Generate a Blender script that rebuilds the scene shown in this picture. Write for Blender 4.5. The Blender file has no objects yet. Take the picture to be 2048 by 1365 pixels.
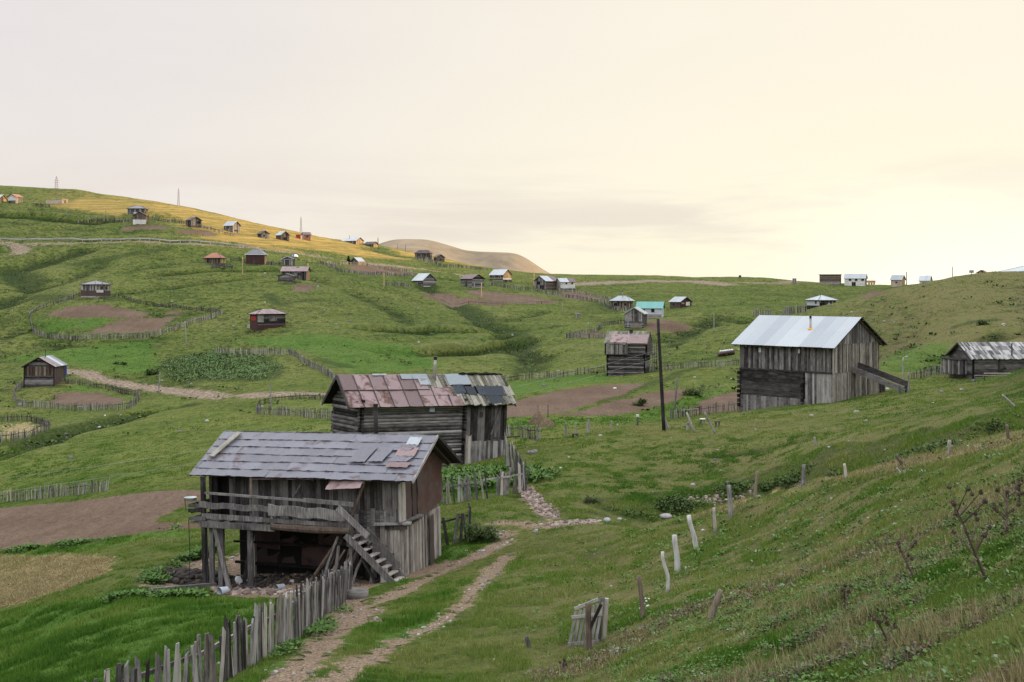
import bpy, math, random
import numpy as np
random.seed(7)
rng = np.random.default_rng(11)
F, CX, HY = 2400.0, 1024.0, 575.0      # focal length and horizon in reference units
scene = bpy.context.scene
COL = scene.collection
R = math.radians

# ------------------------------------------------------------------ noise
def _hash(ix, iy, seed):
    h = (ix.astype(np.int64) * 374761393 + iy.astype(np.int64) * 668265263 + seed * 974634777) & 0xffffffff
    h = ((h ^ (h >> 13)) * 1274126177) & 0xffffffff
    return ((h ^ (h >> 16)) & 0xffff) / 65535.0
def vnoise(x, y, seed=0):
    ix = np.floor(x); iy = np.floor(y); fx = x - ix; fy = y - iy
    fx = fx * fx * fx * (fx * (fx * 6 - 15) + 10); fy = fy * fy * fy * (fy * (fy * 6 - 15) + 10)
    a = _hash(ix, iy, seed); b = _hash(ix + 1, iy, seed); c = _hash(ix, iy + 1, seed); d = _hash(ix + 1, iy + 1, seed)
    return (a + (b - a) * fx) * (1 - fy) + (c + (d - c) * fx) * fy
def fbm(x, y, seed=0, oct=3):
    s = 0; a = 1; t = 0
    for k in range(oct):
        s = s + a * (vnoise(x * 2 ** k + 17.3 * k, y * 2 ** k - 9.1 * k, seed + k) * 2 - 1); t += a; a *= .5
    return s / t

# ------------------------------------------------------------------ terrain
# (column, row, distance) of ground seen or (column, ('z', height), distance) of ground out of sight
CP = []
def c(px, *rows):
    for py, d in rows:
        if isinstance(py, tuple): py = HY - py[1] * F / d
        CP.append((px, py, d))
Z = lambda v: ('z', v)
c(-1300, (Z(-5), 4), (Z(-14), 40), (Z(-20), 110), (Z(-16), 250), (Z(20), 420), (Z(60), 620), (Z(50), 1200))
c(-500, (Z(-4), 4), (Z(-12), 30), (Z(-17), 70), (Z(-20), 130), (Z(-18), 230), (Z(-5), 330), (Z(25), 430), (Z(52), 560), (Z(40), 1000))
c(0, (Z(-3.4), 4), (Z(-8), 17), (1365, 34), (1250, 48), (1100, 75), (1010, 103), (900, 140), (810, 195), (720, 260), (640, 312), (560, 370), (482, 430), (410, 505), (372, 570), (Z(42), 700), (Z(-20), 1300))
c(150, (760, 218), (598, 322), (478, 435), (408, 515), (382, 560))
c(300, (Z(-3), 4), (Z(-7.4), 15), (1365, 29), (1250, 38), (1150, 50), (1060, 68), (980, 92), (900, 122), (830, 170), (772, 215), (700, 262), (640, 302), (560, 362), (490, 425), (440, 465), (403, 530), (Z(30), 680), (Z(-20), 1300))
c(450, (1180, 49), (1060, 66), (960, 92), (880, 122))
c(600, (Z(-2.6), 4), (Z(-6), 14), (1365, 25), (1280, 31), (1180, 46), (1060, 60), (940, 84), (860, 115), (790, 172), (735, 212), (690, 250), (640, 290), (570, 362), (530, 415), (482, 500), (466, 550), (Z(17), 680), (Z(-25), 1300))
c(750, (1365, 25), (1260, 34), (1165, 47), (1080, 58), (830, 135), (500, 560), (490, 590))
c(900, (Z(-2.2), 4), (Z(-5.5), 13), (1365, 25.5), (1250, 35), (1150, 46), (1080, 56), (1000, 68), (935, 82), (840, 120), (765, 190), (740, 215), (690, 270), (640, 328), (600, 395), (560, 460), (535, 530), (523, 570), (Z(6), 700), (Z(-25), 1300))
c(1050, (1300, 29), (1150, 43), (1060, 56), (1010, 62), (930, 78), (870, 96), (835, 118), (770, 165))
c(1050, (700, 262), (640, 340), (600, 410), (560, 500), (546, 590))
c(1200, (Z(-2), 4), (Z(-4.6), 12), (1365, 23), (1300, 28), (1200, 36), (1120, 45), (1052, 55), (1034, 60), (950, 72), (880, 88), (862, 93), (835, 116), (792, 138), (747, 182), (692, 245), (652, 310), (612, 410), (580, 470), (551, 560), (Z(3), 700), (Z(-25), 1300))
c(1350, (1300, 22), (1200, 30), (1100, 42), (1042, 52), (Z(-12.6), 58), (1015, 64), (930, 75), (845, 97), (Z(-13.0), 116), (800, 140), (690, 235), (650, 300), (612, 370), (580, 450), (555, 540))
c(1500, (Z(-1.9), 4), (Z(-3.8), 10), (1365, 15), (1240, 23), (1150, 32), (1060, 44), (1008, 52), (Z(-12.7), 58), (985, 65), (900, 78), (822, 101), (Z(-12.4), 122), (Z(-12.2), 160), (690, 212), (648, 258), (Z(-9.6), 290), (627, 330), (590, 410), (557, 510), (Z(2), 650), (Z(-25), 1300))
c(1650, (1365, 13), (1200, 20), (1080, 33), (965, 49), (Z(-11.6), 55), (940, 61), (870, 77), (806, 102), (Z(-11.2), 125), (Z(-10.5), 180), (650, 230), (614, 268), (Z(-7.6), 298), (618, 335), (592, 430), (570, 490), (Z(0), 620))
c(1800, (Z(-1.8), 4), (Z(-3.2), 8), (1365, 11), (1200, 17), (1080, 27), (935, 45), (Z(-10.2), 51), (920, 58), (850, 75), (786, 101), (Z(-11), 128), (735, 165), (700, 190), (640, 218), (600, 245), (577, 272), (Z(-4), 330), (573, 475), (Z(-1), 620), (Z(-25), 1300))
c(1930, (1365, 9.5), (1170, 15.5), (1000, 26), (902, 43), (Z(-8.6), 49), (878, 56), (820, 74), (765, 98), (Z(-10.3), 125), (765, 142), (650, 188), (600, 222), (554, 262), (Z(.5), 330), (560, 450))
c(2048, (Z(-1.7), 4), (Z(-2.5), 6.5), (1365, 8.5), (1170, 14), (1000, 23), (878, 41), (Z(-7.7), 47), (850, 55), (800, 72), (748, 96), (Z(-9.5), 122), (735, 148), (655, 180), (600, 218), (547, 262), (Z(2.5), 330), (558, 450), (Z(-5), 700), (Z(-25), 1300))
c(2180, (Z(2.5), 262), (Z(2), 330), (Z(0), 480), (Z(-6), 700), (Z(-25), 1300))
c(2330, (Z(2), 100), (Z(4), 200), (Z(8), 330), (Z(16), 480), (Z(24), 600), (Z(10), 800), (Z(-25), 1300))
c(2480, (Z(-1.9), 4), (Z(-2.2), 9), (Z(-1.6), 20), (Z(-.6), 60), (Z(4), 110), (Z(7), 180), (Z(16), 300), (Z(44), 450), (Z(72), 560), (Z(84), 640), (Z(56), 720), (Z(5), 900), (Z(-25), 1300))  # unseen hill beyond the right edge, shaped to shade the valley
c(3100, (Z(-2.0), 4), (Z(-1.6), 10), (Z(0), 20), (Z(7), 60), (Z(26), 120), (Z(48), 220), (Z(74), 340), (Z(90), 440), (Z(88), 540), (Z(40), 720), (Z(-20), 1300))
c(4200, (Z(-2.1), 4), (Z(-1.0), 10), (Z(3), 20), (Z(18), 60), (Z(50), 120), (Z(74), 250), (Z(84), 400), (Z(40), 700))
CP = np.array(CP)
def feat(px, d): return np.stack([(np.asarray(px) - CX) / 520.0, np.log(np.asarray(d)) * 2.2], -1)
_P = feat(CP[:, 0], CP[:, 2])
def _k(a, b):
    r2 = ((a[:, None, :] - b[None, :, :]) ** 2).sum(-1)
    return .5 * r2 * np.log(r2 + 1e-9)
_n = len(_P)
_K = _k(_P, _P) + np.eye(_n) * 0.004
_Q = np.hstack([np.ones((_n, 1)), _P])
_A = np.block([[_K, _Q], [_Q.T, np.zeros((3, 3))]])
_w = np.linalg.solve(_A, np.concatenate([CP[:, 1], np.zeros(3)]))
def base_py(px, d):
    p = feat(px, d).reshape(-1, 2); out = np.empty(len(p))
    for i in range(0, len(p), 20000):
        q = p[i:i + 20000]
        out[i:i + 20000] = _k(q, _P) @ _w[:_n] + _w[_n] + q @ _w[_n + 1:]
    return out.reshape(np.shape(px))

PXS = np.concatenate([np.arange(-1400, -100, 26), np.arange(-100, 2150, 3.6), np.arange(2150, 4300, 26)])
DS = np.exp(np.concatenate([np.linspace(math.log(3), math.log(620), 1120)[:-1], np.linspace(math.log(620), math.log(1500), 60)]))
# coarse solve, then smooth (Catmull-Rom) upsampling
def upsample():
    cpx = np.linspace(-1400, 4300, 286); cl = np.linspace(math.log(3), math.log(1500), 300)
    G = base_py(np.broadcast_to(cpx[None, :], (300, 286)), np.exp(np.broadcast_to(cl[:, None], (300, 286))))
    def w(n, lo, hi, v):
        t = (v - lo) / (hi - lo) * (n - 1); i = np.clip(np.floor(t).astype(int), 1, n - 3); f = t - i
        W = np.stack([-.5 * f + f ** 2 - .5 * f ** 3, 1 - 2.5 * f ** 2 + 1.5 * f ** 3, .5 * f + 2 * f ** 2 - 1.5 * f ** 3, -.5 * f ** 2 + .5 * f ** 3])
        return i, W
    i, W = w(300, cl[0], cl[-1], np.log(DS)); H = sum(W[k][:, None] * G[i - 1 + k] for k in range(4))
    i, W = w(286, cpx[0], cpx[-1], PXS); return sum(W[k][None, :] * H[:, i - 1 + k] for k in range(4))
PY = upsample()
DD = np.broadcast_to(DS[:, None], PY.shape); XX = (PXS[None, :] - CX) / F * DD
ZZ = -(PY - HY) / F * DD

def zat(x, y):
    """height of the ground at a world position"""
    px = CX + x / y * F
    j = np.clip(np.searchsorted(PXS, px) - 1, 0, len(PXS) - 2); i = np.clip(np.searchsorted(DS, y) - 1, 0, len(DS) - 2)
    fj = (px - PXS[j]) / (PXS[j + 1] - PXS[j]); fi = (y - DS[i]) / (DS[i + 1] - DS[i])
    return (ZZ[i, j] * (1 - fj) + ZZ[i, j + 1] * fj) * (1 - fi) + (ZZ[i + 1, j] * (1 - fj) + ZZ[i + 1, j + 1] * fj) * fi
def hit(px, py, dmin=5.0, dmax=700.0):
    """first ground point seen along a direction"""
    d = np.exp(np.linspace(math.log(dmin), math.log(dmax), 2600))
    g = zat((px - CX) / F * d, d); r = -(py - HY) / F * d
    below = r <= g
    if not below.any():
        k = int(np.argmin(r - g))
    else:
        k = int(np.argmax(below))
    return np.array([(px - CX) / F * d[k], d[k], float(g[k])])
def hits(pts, **k): return [hit(a, b, **k) for a, b in pts]

def seg_dist(X, Y, pts):
    best = np.full(X.shape, 1e9)
    for (x0, y0), (x1, y1) in zip(pts[:-1], pts[1:]):
        dx, dy = x1 - x0, y1 - y0; L = dx * dx + dy * dy + 1e-9
        t = np.clip(((X - x0) * dx + (Y - y0) * dy) / L, 0, 1)
        best = np.minimum(best, np.hypot(X - x0 - t * dx, Y - y0 - t * dy))
    return best
def inside(X, Y, pts):
    c_ = np.zeros(X.shape, bool); n = len(pts)
    for i in range(n):
        x0, y0 = pts[i]; x1, y1 = pts[(i + 1) % n]
        if y0 == y1: continue
        cond = ((y0 > Y) != (y1 > Y)) & (X < (x1 - x0) * (Y - y0) / (y1 - y0) + x0)
        c_ ^= cond
    return c_
def region(pts, pad=12):
    x = [p[0] for p in pts]; y = [p[1] for p in pts]
    i0 = np.searchsorted(DS, max(3, min(y) - pad)); i1 = np.searchsorted(DS, max(y) + pad)
    ps = [CX + p[0] / p[1] * F for p in pts]; m = pad / min(y) * F + 30
    j0 = np.searchsorted(PXS, min(ps) - m); j1 = np.searchsorted(PXS, max(ps) + m)
    return slice(i0, i1), slice(j0, j1)
def wpts(pp, **k): return [(h[0], h[1]) for h in hits(pp, **k)]

# gullies, banks and ditches cut into the base surface: polyline, depth, half width (metres)
GUL = [([(855, 575), (900, 600), (960, 635), (1010, 668), (1060, 700), (1080, 712)], 1.7, 4),
       ([(1360, 655), (1300, 668), (1200, 692), (1120, 700), (1075, 715), (1060, 745), (900, 752), (760, 745)], 1.3, 5),
       ([(1440, 640), (1390, 655), (1340, 680), (1300, 690)], 1.6, 5),
       ([(60, 570), (30, 540), (90, 520), (160, 500)], 2.2, 6), ([(0, 610), (60, 580), (130, 560), (190, 530)], 1.6, 6),
       ([(20, 670), (80, 650), (130, 690)], 1.0, 5),
       ([(380, 812), (300, 822), (230, 838), (150, 855), (100, 870), (40, 895), (-30, 915)], 1.9, 3.0),
       ([(760, 700), (830, 708), (930, 700), (1000, 680)], .9, 2.2),
       ([(640, 560), (720, 590), (800, 625), (830, 660)], 1.0, 5),
       ([(930, 640), (1000, 655), (1060, 660), (1150, 652)], 1.2, 3),
       ([(1090, 625), (1010, 640), (940, 645)], .8, 3),
       ([(250, 545), (330, 530), (420, 520)], .7, 3), ([(250, 590), (380, 570), (520, 555)], .7, 2),
       ([(620, 510), (700, 520), (800, 545), (900, 560)], .8, 3),
       ([(1385, 650), (1440, 632), (1500, 640)], 1.5, 4),
       ([(1830, 735), (1880, 728), (1950, 745)], 1.2, 4),
       ([(1990, 672), (1950, 690), (1900, 712)], 1.5, 3),
       ([(1045, 985), (1070, 1012), (1100, 1030)], .35, 1.2)]
for pp, dep, wid in GUL:
    P = wpts(pp); sl = region(P, wid * 3)
    dist = seg_dist(XX[sl], DD[sl], P)
    wn = wid * (1 + .45 * fbm(XX[sl] / 9, DD[sl] / 9, 91, 2))
    ZZ = ZZ.copy(); ZZ[sl] -= dep * np.exp(-(dist / wn) ** 2)
# terraced banks (a step down towards the viewer)
for pp, hgt, wid in [([(740, 662), (860, 660), (960, 664), (1010, 675)], .9, 5), ([(330, 545), (420, 540), (520, 537), (610, 538)], .8, 5),
                     ([(0, 428), (90, 433), (200, 441), (330, 438)], 1.6, 6), ([(170, 478), (330, 478), (480, 487)], .8, 4),
                     ([(1460, 905), (1580, 885), (1700, 862)], .3, 2), ([(860, 706), (960, 700), (1020, 690)], 1.2, 7)]:
    P = wpts(pp); sl = region(P, wid * 3); dist = seg_dist(XX[sl], DD[sl], P)
    line = np.interp(XX[sl].ravel(), [p[0] for p in P], [p[1] for p in P]).reshape(dist.shape)
    s = DD[sl] - line
    ZZ[sl] += hgt * np.clip(np.abs(s) / 1.2, 0, 1) * np.sign(s) * np.exp(-(dist / wid) ** 2)
# hummocks
near = np.clip((DD - 6) / 30, .25, 1)
slope_y = np.gradient(ZZ, axis=0) / np.gradient(DD, axis=0)
farw = np.clip((DD - 60) / 140, 0, 1)
ZZ = ZZ + (.95 * fbm(XX / 34, DD / 34, 1, 3) + .42 * fbm(XX / 12, DD / 16, 3, 3)) * farw + .16 * fbm(XX / 6.5, DD / 6.5, 5, 3) * near
ZZ += .055 * fbm(XX / 1.5, DD / 1.5, 9, 3) * np.clip((95 - DD) / 40, 0, 1)
ZZ += .028 * fbm(XX / .42, DD / .42, 13, 2) * np.clip((45 - DD) / 20, 0, 1)
# cattle terracettes: small steps that follow the contour lines of the steeper pasture
tz = ZZ / .85 + .9 * fbm(XX / 22, DD / 22, 21, 3) + .5 * fbm(XX / 5, DD / 5, 25, 2)
saw = tz - np.floor(tz)
st = np.clip((slope_y - .03) * 9, 0, 1) * np.clip(fbm(XX / 40, DD / 40, 31, 2) * 2 + .75, 0, 1) * np.clip((DD - 45) / 60, 0.25, 1)
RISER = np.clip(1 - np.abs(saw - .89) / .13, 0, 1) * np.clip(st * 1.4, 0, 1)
ZZ += .42 * st * (np.where(saw < .78, saw / .78, (1 - saw) / .22) - .5)
# bumpy tussocks in the rough corner
rough_sl = np.clip((34 - DD) / 14, 0, 1) * np.clip((XX / DD - .02) * 9, 0, 1)
ZZ += .10 * rough_sl * fbm(XX / .9, DD / .9, 41, 3)

# ---- masks painted over the ground in plan, as signed distances
M = {k: np.full(ZZ.shape, -1.0) for k in ('soil', 'path', 'lush', 'straw', 'gold', 'bush', 'grit')}
def paint(key, pp, soft=None, width=None, **kk):
    P = wpts(pp, **kk); pad = 14 if width is None else width * 4 + 4
    sl = region(P, pad); X, Y = XX[sl], DD[sl]
    if width is None:
        s = seg_dist(X, Y, P + [P[0]]); s = np.where(inside(X, Y, P), s, -s)
    else: s = width - seg_dist(X, Y, P)
    sf = soft if soft else max(.5, float(np.mean([p[1] for p in P])) * .010)
    M[key][sl] = np.maximum(M[key][sl], np.clip(s / sf, -1, 1))
soil = [[(-250, 1030), (0, 1018), (200, 997), (395, 980), (425, 985), (395, 1003), (350, 1020), (305, 1046), (420, 1050), (400, 1056), (250, 1073), (100, 1090), (0, 1100), (-250, 1120)],
        [(1000, 838), (1018, 806), (1100, 785), (1180, 773), (1292, 766), (1262, 784), (1190, 806), (1120, 828), (1060, 833)],
        [(1108, 835), (1200, 811), (1285, 788), (1372, 778), (1366, 795), (1300, 815), (1222, 833)],
        [(1375, 828), (1400, 803), (1440, 790), (1490, 780), (1490, 820)],
        [(92, 809), (112, 787), (150, 784), (205, 787), (250, 798), (232, 812), (160, 812)],
        [(80, 633), (110, 622), (170, 612), (215, 611), (300, 625), (290, 633), (235, 640), (150, 636)],
        [(172, 666), (225, 646), (262, 636), (352, 633), (335, 645), (322, 662), (250, 667)],
        [(328, 628), (345, 622), (368, 624), (362, 631)],
        [(582, 583), (590, 571), (628, 570), (628, 578), (612, 585)],
        [(842, 590), (870, 588), (935, 596), (1012, 606), (1010, 612), (920, 613), (880, 606)],
        [(928, 582), (965, 582), (1060, 592), (1125, 605), (1100, 608), (1010, 607), (960, 596)],
        [(1288, 645), (1330, 641), (1362, 646), (1382, 658), (1350, 667), (1300, 668)],
        [(1140, 674), (1170, 667), (1210, 668), (1210, 676)],
        [(1720, 596), (1735, 584), (1760, 583), (1775, 586), (1740, 598)],
        [(350, 468), (356, 461), (410, 462), (440, 470), (425, 473)], [(240, 462), (246, 453), (330, 452), (340, 460)],
        [(690, 535), (740, 527), (800, 540), (830, 550), (720, 549)], [(1100, 590), (1150, 585), (1210, 597), (1150, 600)]]
for s_ in soil: paint('soil', s_)
for s_, w_ in [([(128, 745), (170, 746), (200, 760), (300, 776), (400, 788), (520, 792), (640, 790)], 2.2),
               ([(1120, 571), (1200, 567), (1300, 562), (1400, 564), (1450, 570)], 4.5),
               ([(-60, 487), (0, 486), (60, 489), (150, 487), (300, 485), (400, 489), (490, 495), (560, 503), (640, 515), (720, 528)], 1.8),
               ([(730, 530), (800, 534), (850, 540), (930, 552)], 2.6),
               ([(30, 490), (42, 500), (36, 508)], 2.2), ([(1480, 565), (1560, 568), (1640, 566)], 2)]: paint('grit', s_, width=w_)
track = [([(548, 1375), (585, 1340), (635, 1298), (668, 1262), (700, 1232), (735, 1212), (790, 1190), (850, 1158), (905, 1135), (960, 1112), (1000, 1088), (1012, 1072), (985, 1060)], .5),
         ([(655, 1375), (700, 1335), (770, 1302), (820, 1272), (880, 1243), (925, 1210), (960, 1170), (990, 1138), (1015, 1108)], .3),
         ([(1000, 1046), (1060, 1050), (1110, 1052), (1180, 1046)], .5), ([(1050, 975), (1066, 1000), (1090, 1022), (1105, 1036)], .45),
         ([(820, 1150), (880, 1128), (930, 1120)], .9), ([(690, 1200), (720, 1222), (700, 1240)], .8)]
for s_, w_ in track: paint('path', s_, width=w_, soft=.55)
for s_ in [[(445, 1180), (600, 1195), (700, 1190), (790, 1150), (850, 1100), (600, 1092), (455, 1112)], [(440, 1160), (420, 1185), (500, 1196), (600, 1196), (690, 1190), (690, 1150)], [(290, 1172), (360, 1120), (425, 1100), (430, 1165), (380, 1178)]]: paint('path', s_, soft=.5)
for s_ in [[(-200, 1230), (0, 1222), (180, 1195), (250, 1180), (420, 1180), (560, 1200), (620, 1215), (560, 1260), (440, 1365), (-200, 1420)],
           [(880, 935), (1000, 925), (1010, 985), (890, 1000)], [(760, 1150), (880, 1095), (990, 1080), (960, 1110), (860, 1140), (800, 1175)],
           [(1180, 838), (1220, 832), (1380, 790), (1470, 770), (1420, 800), (1340, 835), (1250, 845), (1010, 862), (1010, 838)],
           [(1010, 790), (1010, 768), (1140, 752), (1240, 745), (1200, 765), (1100, 782)], [(130, 775), (180, 770), (280, 800), (250, 800), (200, 783), (120, 783)],
           [(75, 640), (150, 640), (230, 642), (180, 662), (90, 665)], [(0, 1100), (220, 1078), (420, 1052), (420, 1075), (200, 1100), (0, 1122)],
           [(1740, 740), (1800, 700), (1900, 690), (1890, 745)], [(640, 1300), (700, 1250), (830, 1220), (900, 1180), (880, 1260), (760, 1300)],
           [(560, 1370), (600, 1300), (640, 1240), (700, 1205), (690, 1180), (640, 1200), (470, 1370)],
           [(460, 680), (560, 672), (820, 690), (900, 735), (700, 745), (600, 700)], [(0, 720), (200, 690), (300, 680), (330, 750), (200, 745)]]: paint('lush', s_)
for s_ in [[(-200, 1120), (0, 1112), (120, 1108), (230, 1116), (210, 1150), (130, 1180), (40, 1206), (-200, 1235)],
           [(0, 850), (60, 846), (85, 858), (40, 872), (0, 878)]]: paint('straw', s_)
paint('gold', [(90, 412), (180, 394), (300, 406), (420, 426), (520, 446), (640, 472), (740, 494), (700, 498), (640, 500), (560, 482), (440, 462), (330, 442), (240, 432), (160, 422)])  # low sunlight on the crest, painted into the dry grass colour
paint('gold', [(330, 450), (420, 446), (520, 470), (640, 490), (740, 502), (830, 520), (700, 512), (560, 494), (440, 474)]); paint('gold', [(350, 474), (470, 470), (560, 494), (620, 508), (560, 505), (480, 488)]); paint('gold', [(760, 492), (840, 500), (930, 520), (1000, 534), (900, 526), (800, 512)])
paint('bush', [(310, 740), (340, 715), (400, 705), (470, 702), (545, 715), (570, 740), (560, 758), (450, 765), (340, 758)])
for s_, w_ in [([(840, 582), (900, 602), (960, 637), (1010, 668), (1060, 702)], 2.6), ([(870, 590), (920, 612), (980, 648)], 3), ([(1000, 665), (1060, 700)], 3), ([(380, 813), (230, 838), (110, 868), (30, 895)], 1.6),
               ([(150, 530), (230, 515), (330, 500)], 3), ([(80, 570), (20, 545)], 4), ([(60, 600), (130, 600)], 3),
               ([(1480, 985), (1400, 1010), (1330, 1010)], 1.0), ([(1560, 962), (1650, 946), (1750, 928), (1850, 900), (1960, 868), (2060, 850)], 3.4), ([(1250, 1018), (1330, 1008), (1400, 1000), (1480, 980)], 2.0),  # gully bank: shade painted in as dark vegetation
               ([(470, 716), (540, 700)], 1.5), ([(1190, 805), (1290, 772), (1360, 745), (1400, 735)], 1.0), ([(0, 1105), (100, 1095), (200, 1083)], .5),
               ([(1060, 1000), (1100, 1025), (1200, 1030)], .5), ([(300, 1160), (370, 1118), (420, 1100)], .6), ([(240, 1180), (320, 1188), (430, 1180)], .5),
               ([(1920, 650), (1980, 642)], 1.5), ([(1940, 695), (1995, 675)], 1.2), ([(640, 600), (560, 610), (540, 590)], 2), ([(640, 720), (700, 735)], 1.5)]: paint('bush', s_, width=w_)
paint('straw', [(1385, 1036), (1470, 1008), (1560, 982), (1700, 955), (1850, 922), (1960, 895), (2060, 874)], width=.35, soft=.8)
for x_, y_, w_ in [(460, 1185, 2.2), (560, 1185, 2.2), (650, 1180, 2), (820, 1150, 1.2), (870, 1110, 1.2), (940, 940, 2.5), (1000, 930, 2), (720, 935, 3), (1570, 818, 2.5), (1700, 800, 2), (1760, 785, 2), (1480, 820, 2), (1930, 765, 2.5), (2020, 752, 2.5), (1230, 745, 3), (1290, 745, 3), (60, 775, 3), (110, 775, 3), (170, 600, 4), (215, 598, 4), (510, 664, 3.5), (565, 664, 3.5), (845, 578, 5), (870, 576, 4), (945, 580, 4), (1005, 566, 4), (1095, 583, 4), (1140, 583, 4), (1240, 620, 4), (1300, 638, 4), (1268, 660, 4), (1360, 618, 4), (590, 565, 4), (575, 570, 4), (510, 531, 4), (575, 534, 4), (430, 531, 4), (280, 451, 4), (390, 458, 4), (465, 467, 4)]: paint('bush', [(x_ - 2, y_), (x_ + 2, y_)], width=w_ * .6, soft=w_ * .5)  # dark green around building feet, painted contact shade
paint('grit', [(1050, 980), (1075, 1010), (1105, 1038)], width=.35, soft=.5); paint('grit', [(1110, 1048), (1180, 1044)], width=.5, soft=.5)
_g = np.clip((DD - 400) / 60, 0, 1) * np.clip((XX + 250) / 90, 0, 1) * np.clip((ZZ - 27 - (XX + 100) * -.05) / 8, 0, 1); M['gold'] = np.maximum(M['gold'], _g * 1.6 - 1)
# ploughed rows
ZZ += np.clip(M['soil'] * 2, 0, 1) * .05 * np.sin((DD + XX * .15) * 5.5) * np.clip((160 - DD) / 40, 0, 1)
ZZ -= np.clip(M['path'] * 1.5, 0, 1) * .06 * np.clip((90 - DD) / 20, 0, 1)
def blur(a, kr, kc):
    def b1(a, k, ax):
        pw = [(0, 0), (0, 0)]; pw[ax] = (k + 1, k); c_ = np.cumsum(np.pad(a, pw, 'edge'), axis=ax); n = 2 * k + 1
        return (np.take(c_, range(n, c_.shape[ax]), axis=ax) - np.take(c_, range(0, c_.shape[ax] - n), axis=ax)) / n
    return b1(b1(a, kr, 0), kc, 1)
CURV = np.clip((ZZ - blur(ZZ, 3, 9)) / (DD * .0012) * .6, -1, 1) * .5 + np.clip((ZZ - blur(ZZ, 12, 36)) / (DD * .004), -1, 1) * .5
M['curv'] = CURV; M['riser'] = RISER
# ------------------------------------------------------------------ materials
def mat(name):
    m = bpy.data.materials.new(name); m.use_nodes = True; nt = m.node_tree
    for n in list(nt.nodes): nt.nodes.remove(n)
    out = nt.nodes.new('ShaderNodeOutputMaterial'); b = nt.nodes.new('ShaderNodeBsdfPrincipled')
    nt.links.new(b.outputs[0], out.inputs[0])
    return m, NT(nt), b
class NT:
    def __init__(s, nt): s.nt = nt
    def n(s, t, **kw):
        x = s.nt.nodes.new(t)
        for k, v in kw.items(): setattr(x, k, v)
        return x
    def l(s, a, b): s.nt.links.new(a, b)
    def put(s, sock, v):
        if hasattr(v, 'is_linked'): s.l(v, sock)
        elif isinstance(v, (tuple, list)): sock.default_value = tuple(v) + ((1,) if len(v) == 3 and len(sock.default_value) == 4 else ())
        else: sock.default_value = v
    def noise(s, vec, scale, detail=4, rough=.55, dist=0):
        x = s.n('ShaderNodeTexNoise'); s.l(vec, x.inputs['Vector'])
        x.inputs['Scale'].default_value = scale; x.inputs['Detail'].default_value = detail; x.inputs['Roughness'].default_value = rough; x.inputs['Distortion'].default_value = dist
        return x.outputs['Fac']
    def map(s, vec, scale, loc=(0, 0, 0)):
        x = s.n('ShaderNodeMapping'); s.l(vec, x.inputs['Vector']); x.inputs['Scale'].default_value = scale; x.inputs['Location'].default_value = loc
        return x.outputs[0]
    def m(s, op, a, b=0.0, c_=0.0, clamp=False):
        x = s.n('ShaderNodeMath', operation=op, use_clamp=clamp)
        for i, v in enumerate((a, b, c_)): s.put(x.inputs[i], v)
        return x.outputs[0]
    def rng(s, v, a, b, c_=0.0, d=1.0, smooth=False):
        x = s.n('ShaderNodeMapRange'); x.clamp = True
        if smooth: x.interpolation_type = 'SMOOTHSTEP'
        s.put(x.inputs[0], v)
        for i, q in enumerate((a, b, c_, d)): s.put(x.inputs[i + 1], q)
        return x.outputs[0]
    def mix(s, fac, a, b, mode='MIX'):
        x = s.n('ShaderNodeMix', data_type='RGBA', blend_type=mode)
        s.put(x.inputs[0], fac); s.put(x.inputs[6], a); s.put(x.inputs[7], b)
        return x.outputs[2]
    def attr(s, name): return s.n('ShaderNodeAttribute', attribute_name=name).outputs['Fac']
    def obj(s): return s.n('ShaderNodeTexCoord').outputs['Object']
    def rand(s): return s.n('ShaderNodeObjectInfo').outputs['Random']
    def ramp(s, fac, stops):
        x = s.n('ShaderNodeValToRGB'); s.put(x.inputs[0], fac); e = x.color_ramp.elements
        while len(e) < len(stops): e.new(.5)
        for q, (p, col) in zip(e, stops): q.position = p; q.color = tuple(col) + (1,)
        return x.outputs[0]
    def bump(s, h, strength, dist=.05):
        x = s.n('ShaderNodeBump'); s.l(h, x.inputs['Height']); x.inputs['Strength'].default_value = strength; x.inputs['Distance'].default_value = dist
        return x.outputs[0]

def wood(name, dark, mid, light, grain=(7, 7, .55), tint=None, rough=.85, spread=.9):
    m, t, b = mat(name); v = t.obj()
    off = t.m('MULTIPLY', t.attr('tone'), 37.0); cmb = t.n('ShaderNodeCombineXYZ')
    for i in range(3): t.l(off, cmb.inputs[i])
    ad = t.n('ShaderNodeVectorMath', operation='ADD'); t.l(v, ad.inputs[0]); t.l(cmb.outputs[0], ad.inputs[1]); v2 = ad.outputs[0]
    streak = t.noise(t.map(v2, grain), 3.0, 5, .7, .3); blot = t.noise(v2, 1.1, 3, .6)
    f = t.m('ADD', t.m('MULTIPLY', t.m('SUBTRACT', t.attr('tone'), .5), spread), t.m('ADD', t.m('MULTIPLY', t.m('SUBTRACT', streak, .5), 1.3), t.m('ADD', t.m('MULTIPLY', t.m('SUBTRACT', blot, .5), .8), .5)))
    col = t.ramp(f, [(.05, dark), (.45, mid), (.95, light)])
    if tint: col = t.mix(t.rng(t.noise(v2, .7, 3), .5, .72, 0, .7), col, tint)
    t.l(col, b.inputs['Base Color']); b.inputs['Roughness'].default_value = rough; b.inputs['Specular IOR Level'].default_value = .25
    t.l(t.bump(streak, .6, .02), b.inputs['Normal'])
    return m
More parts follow.
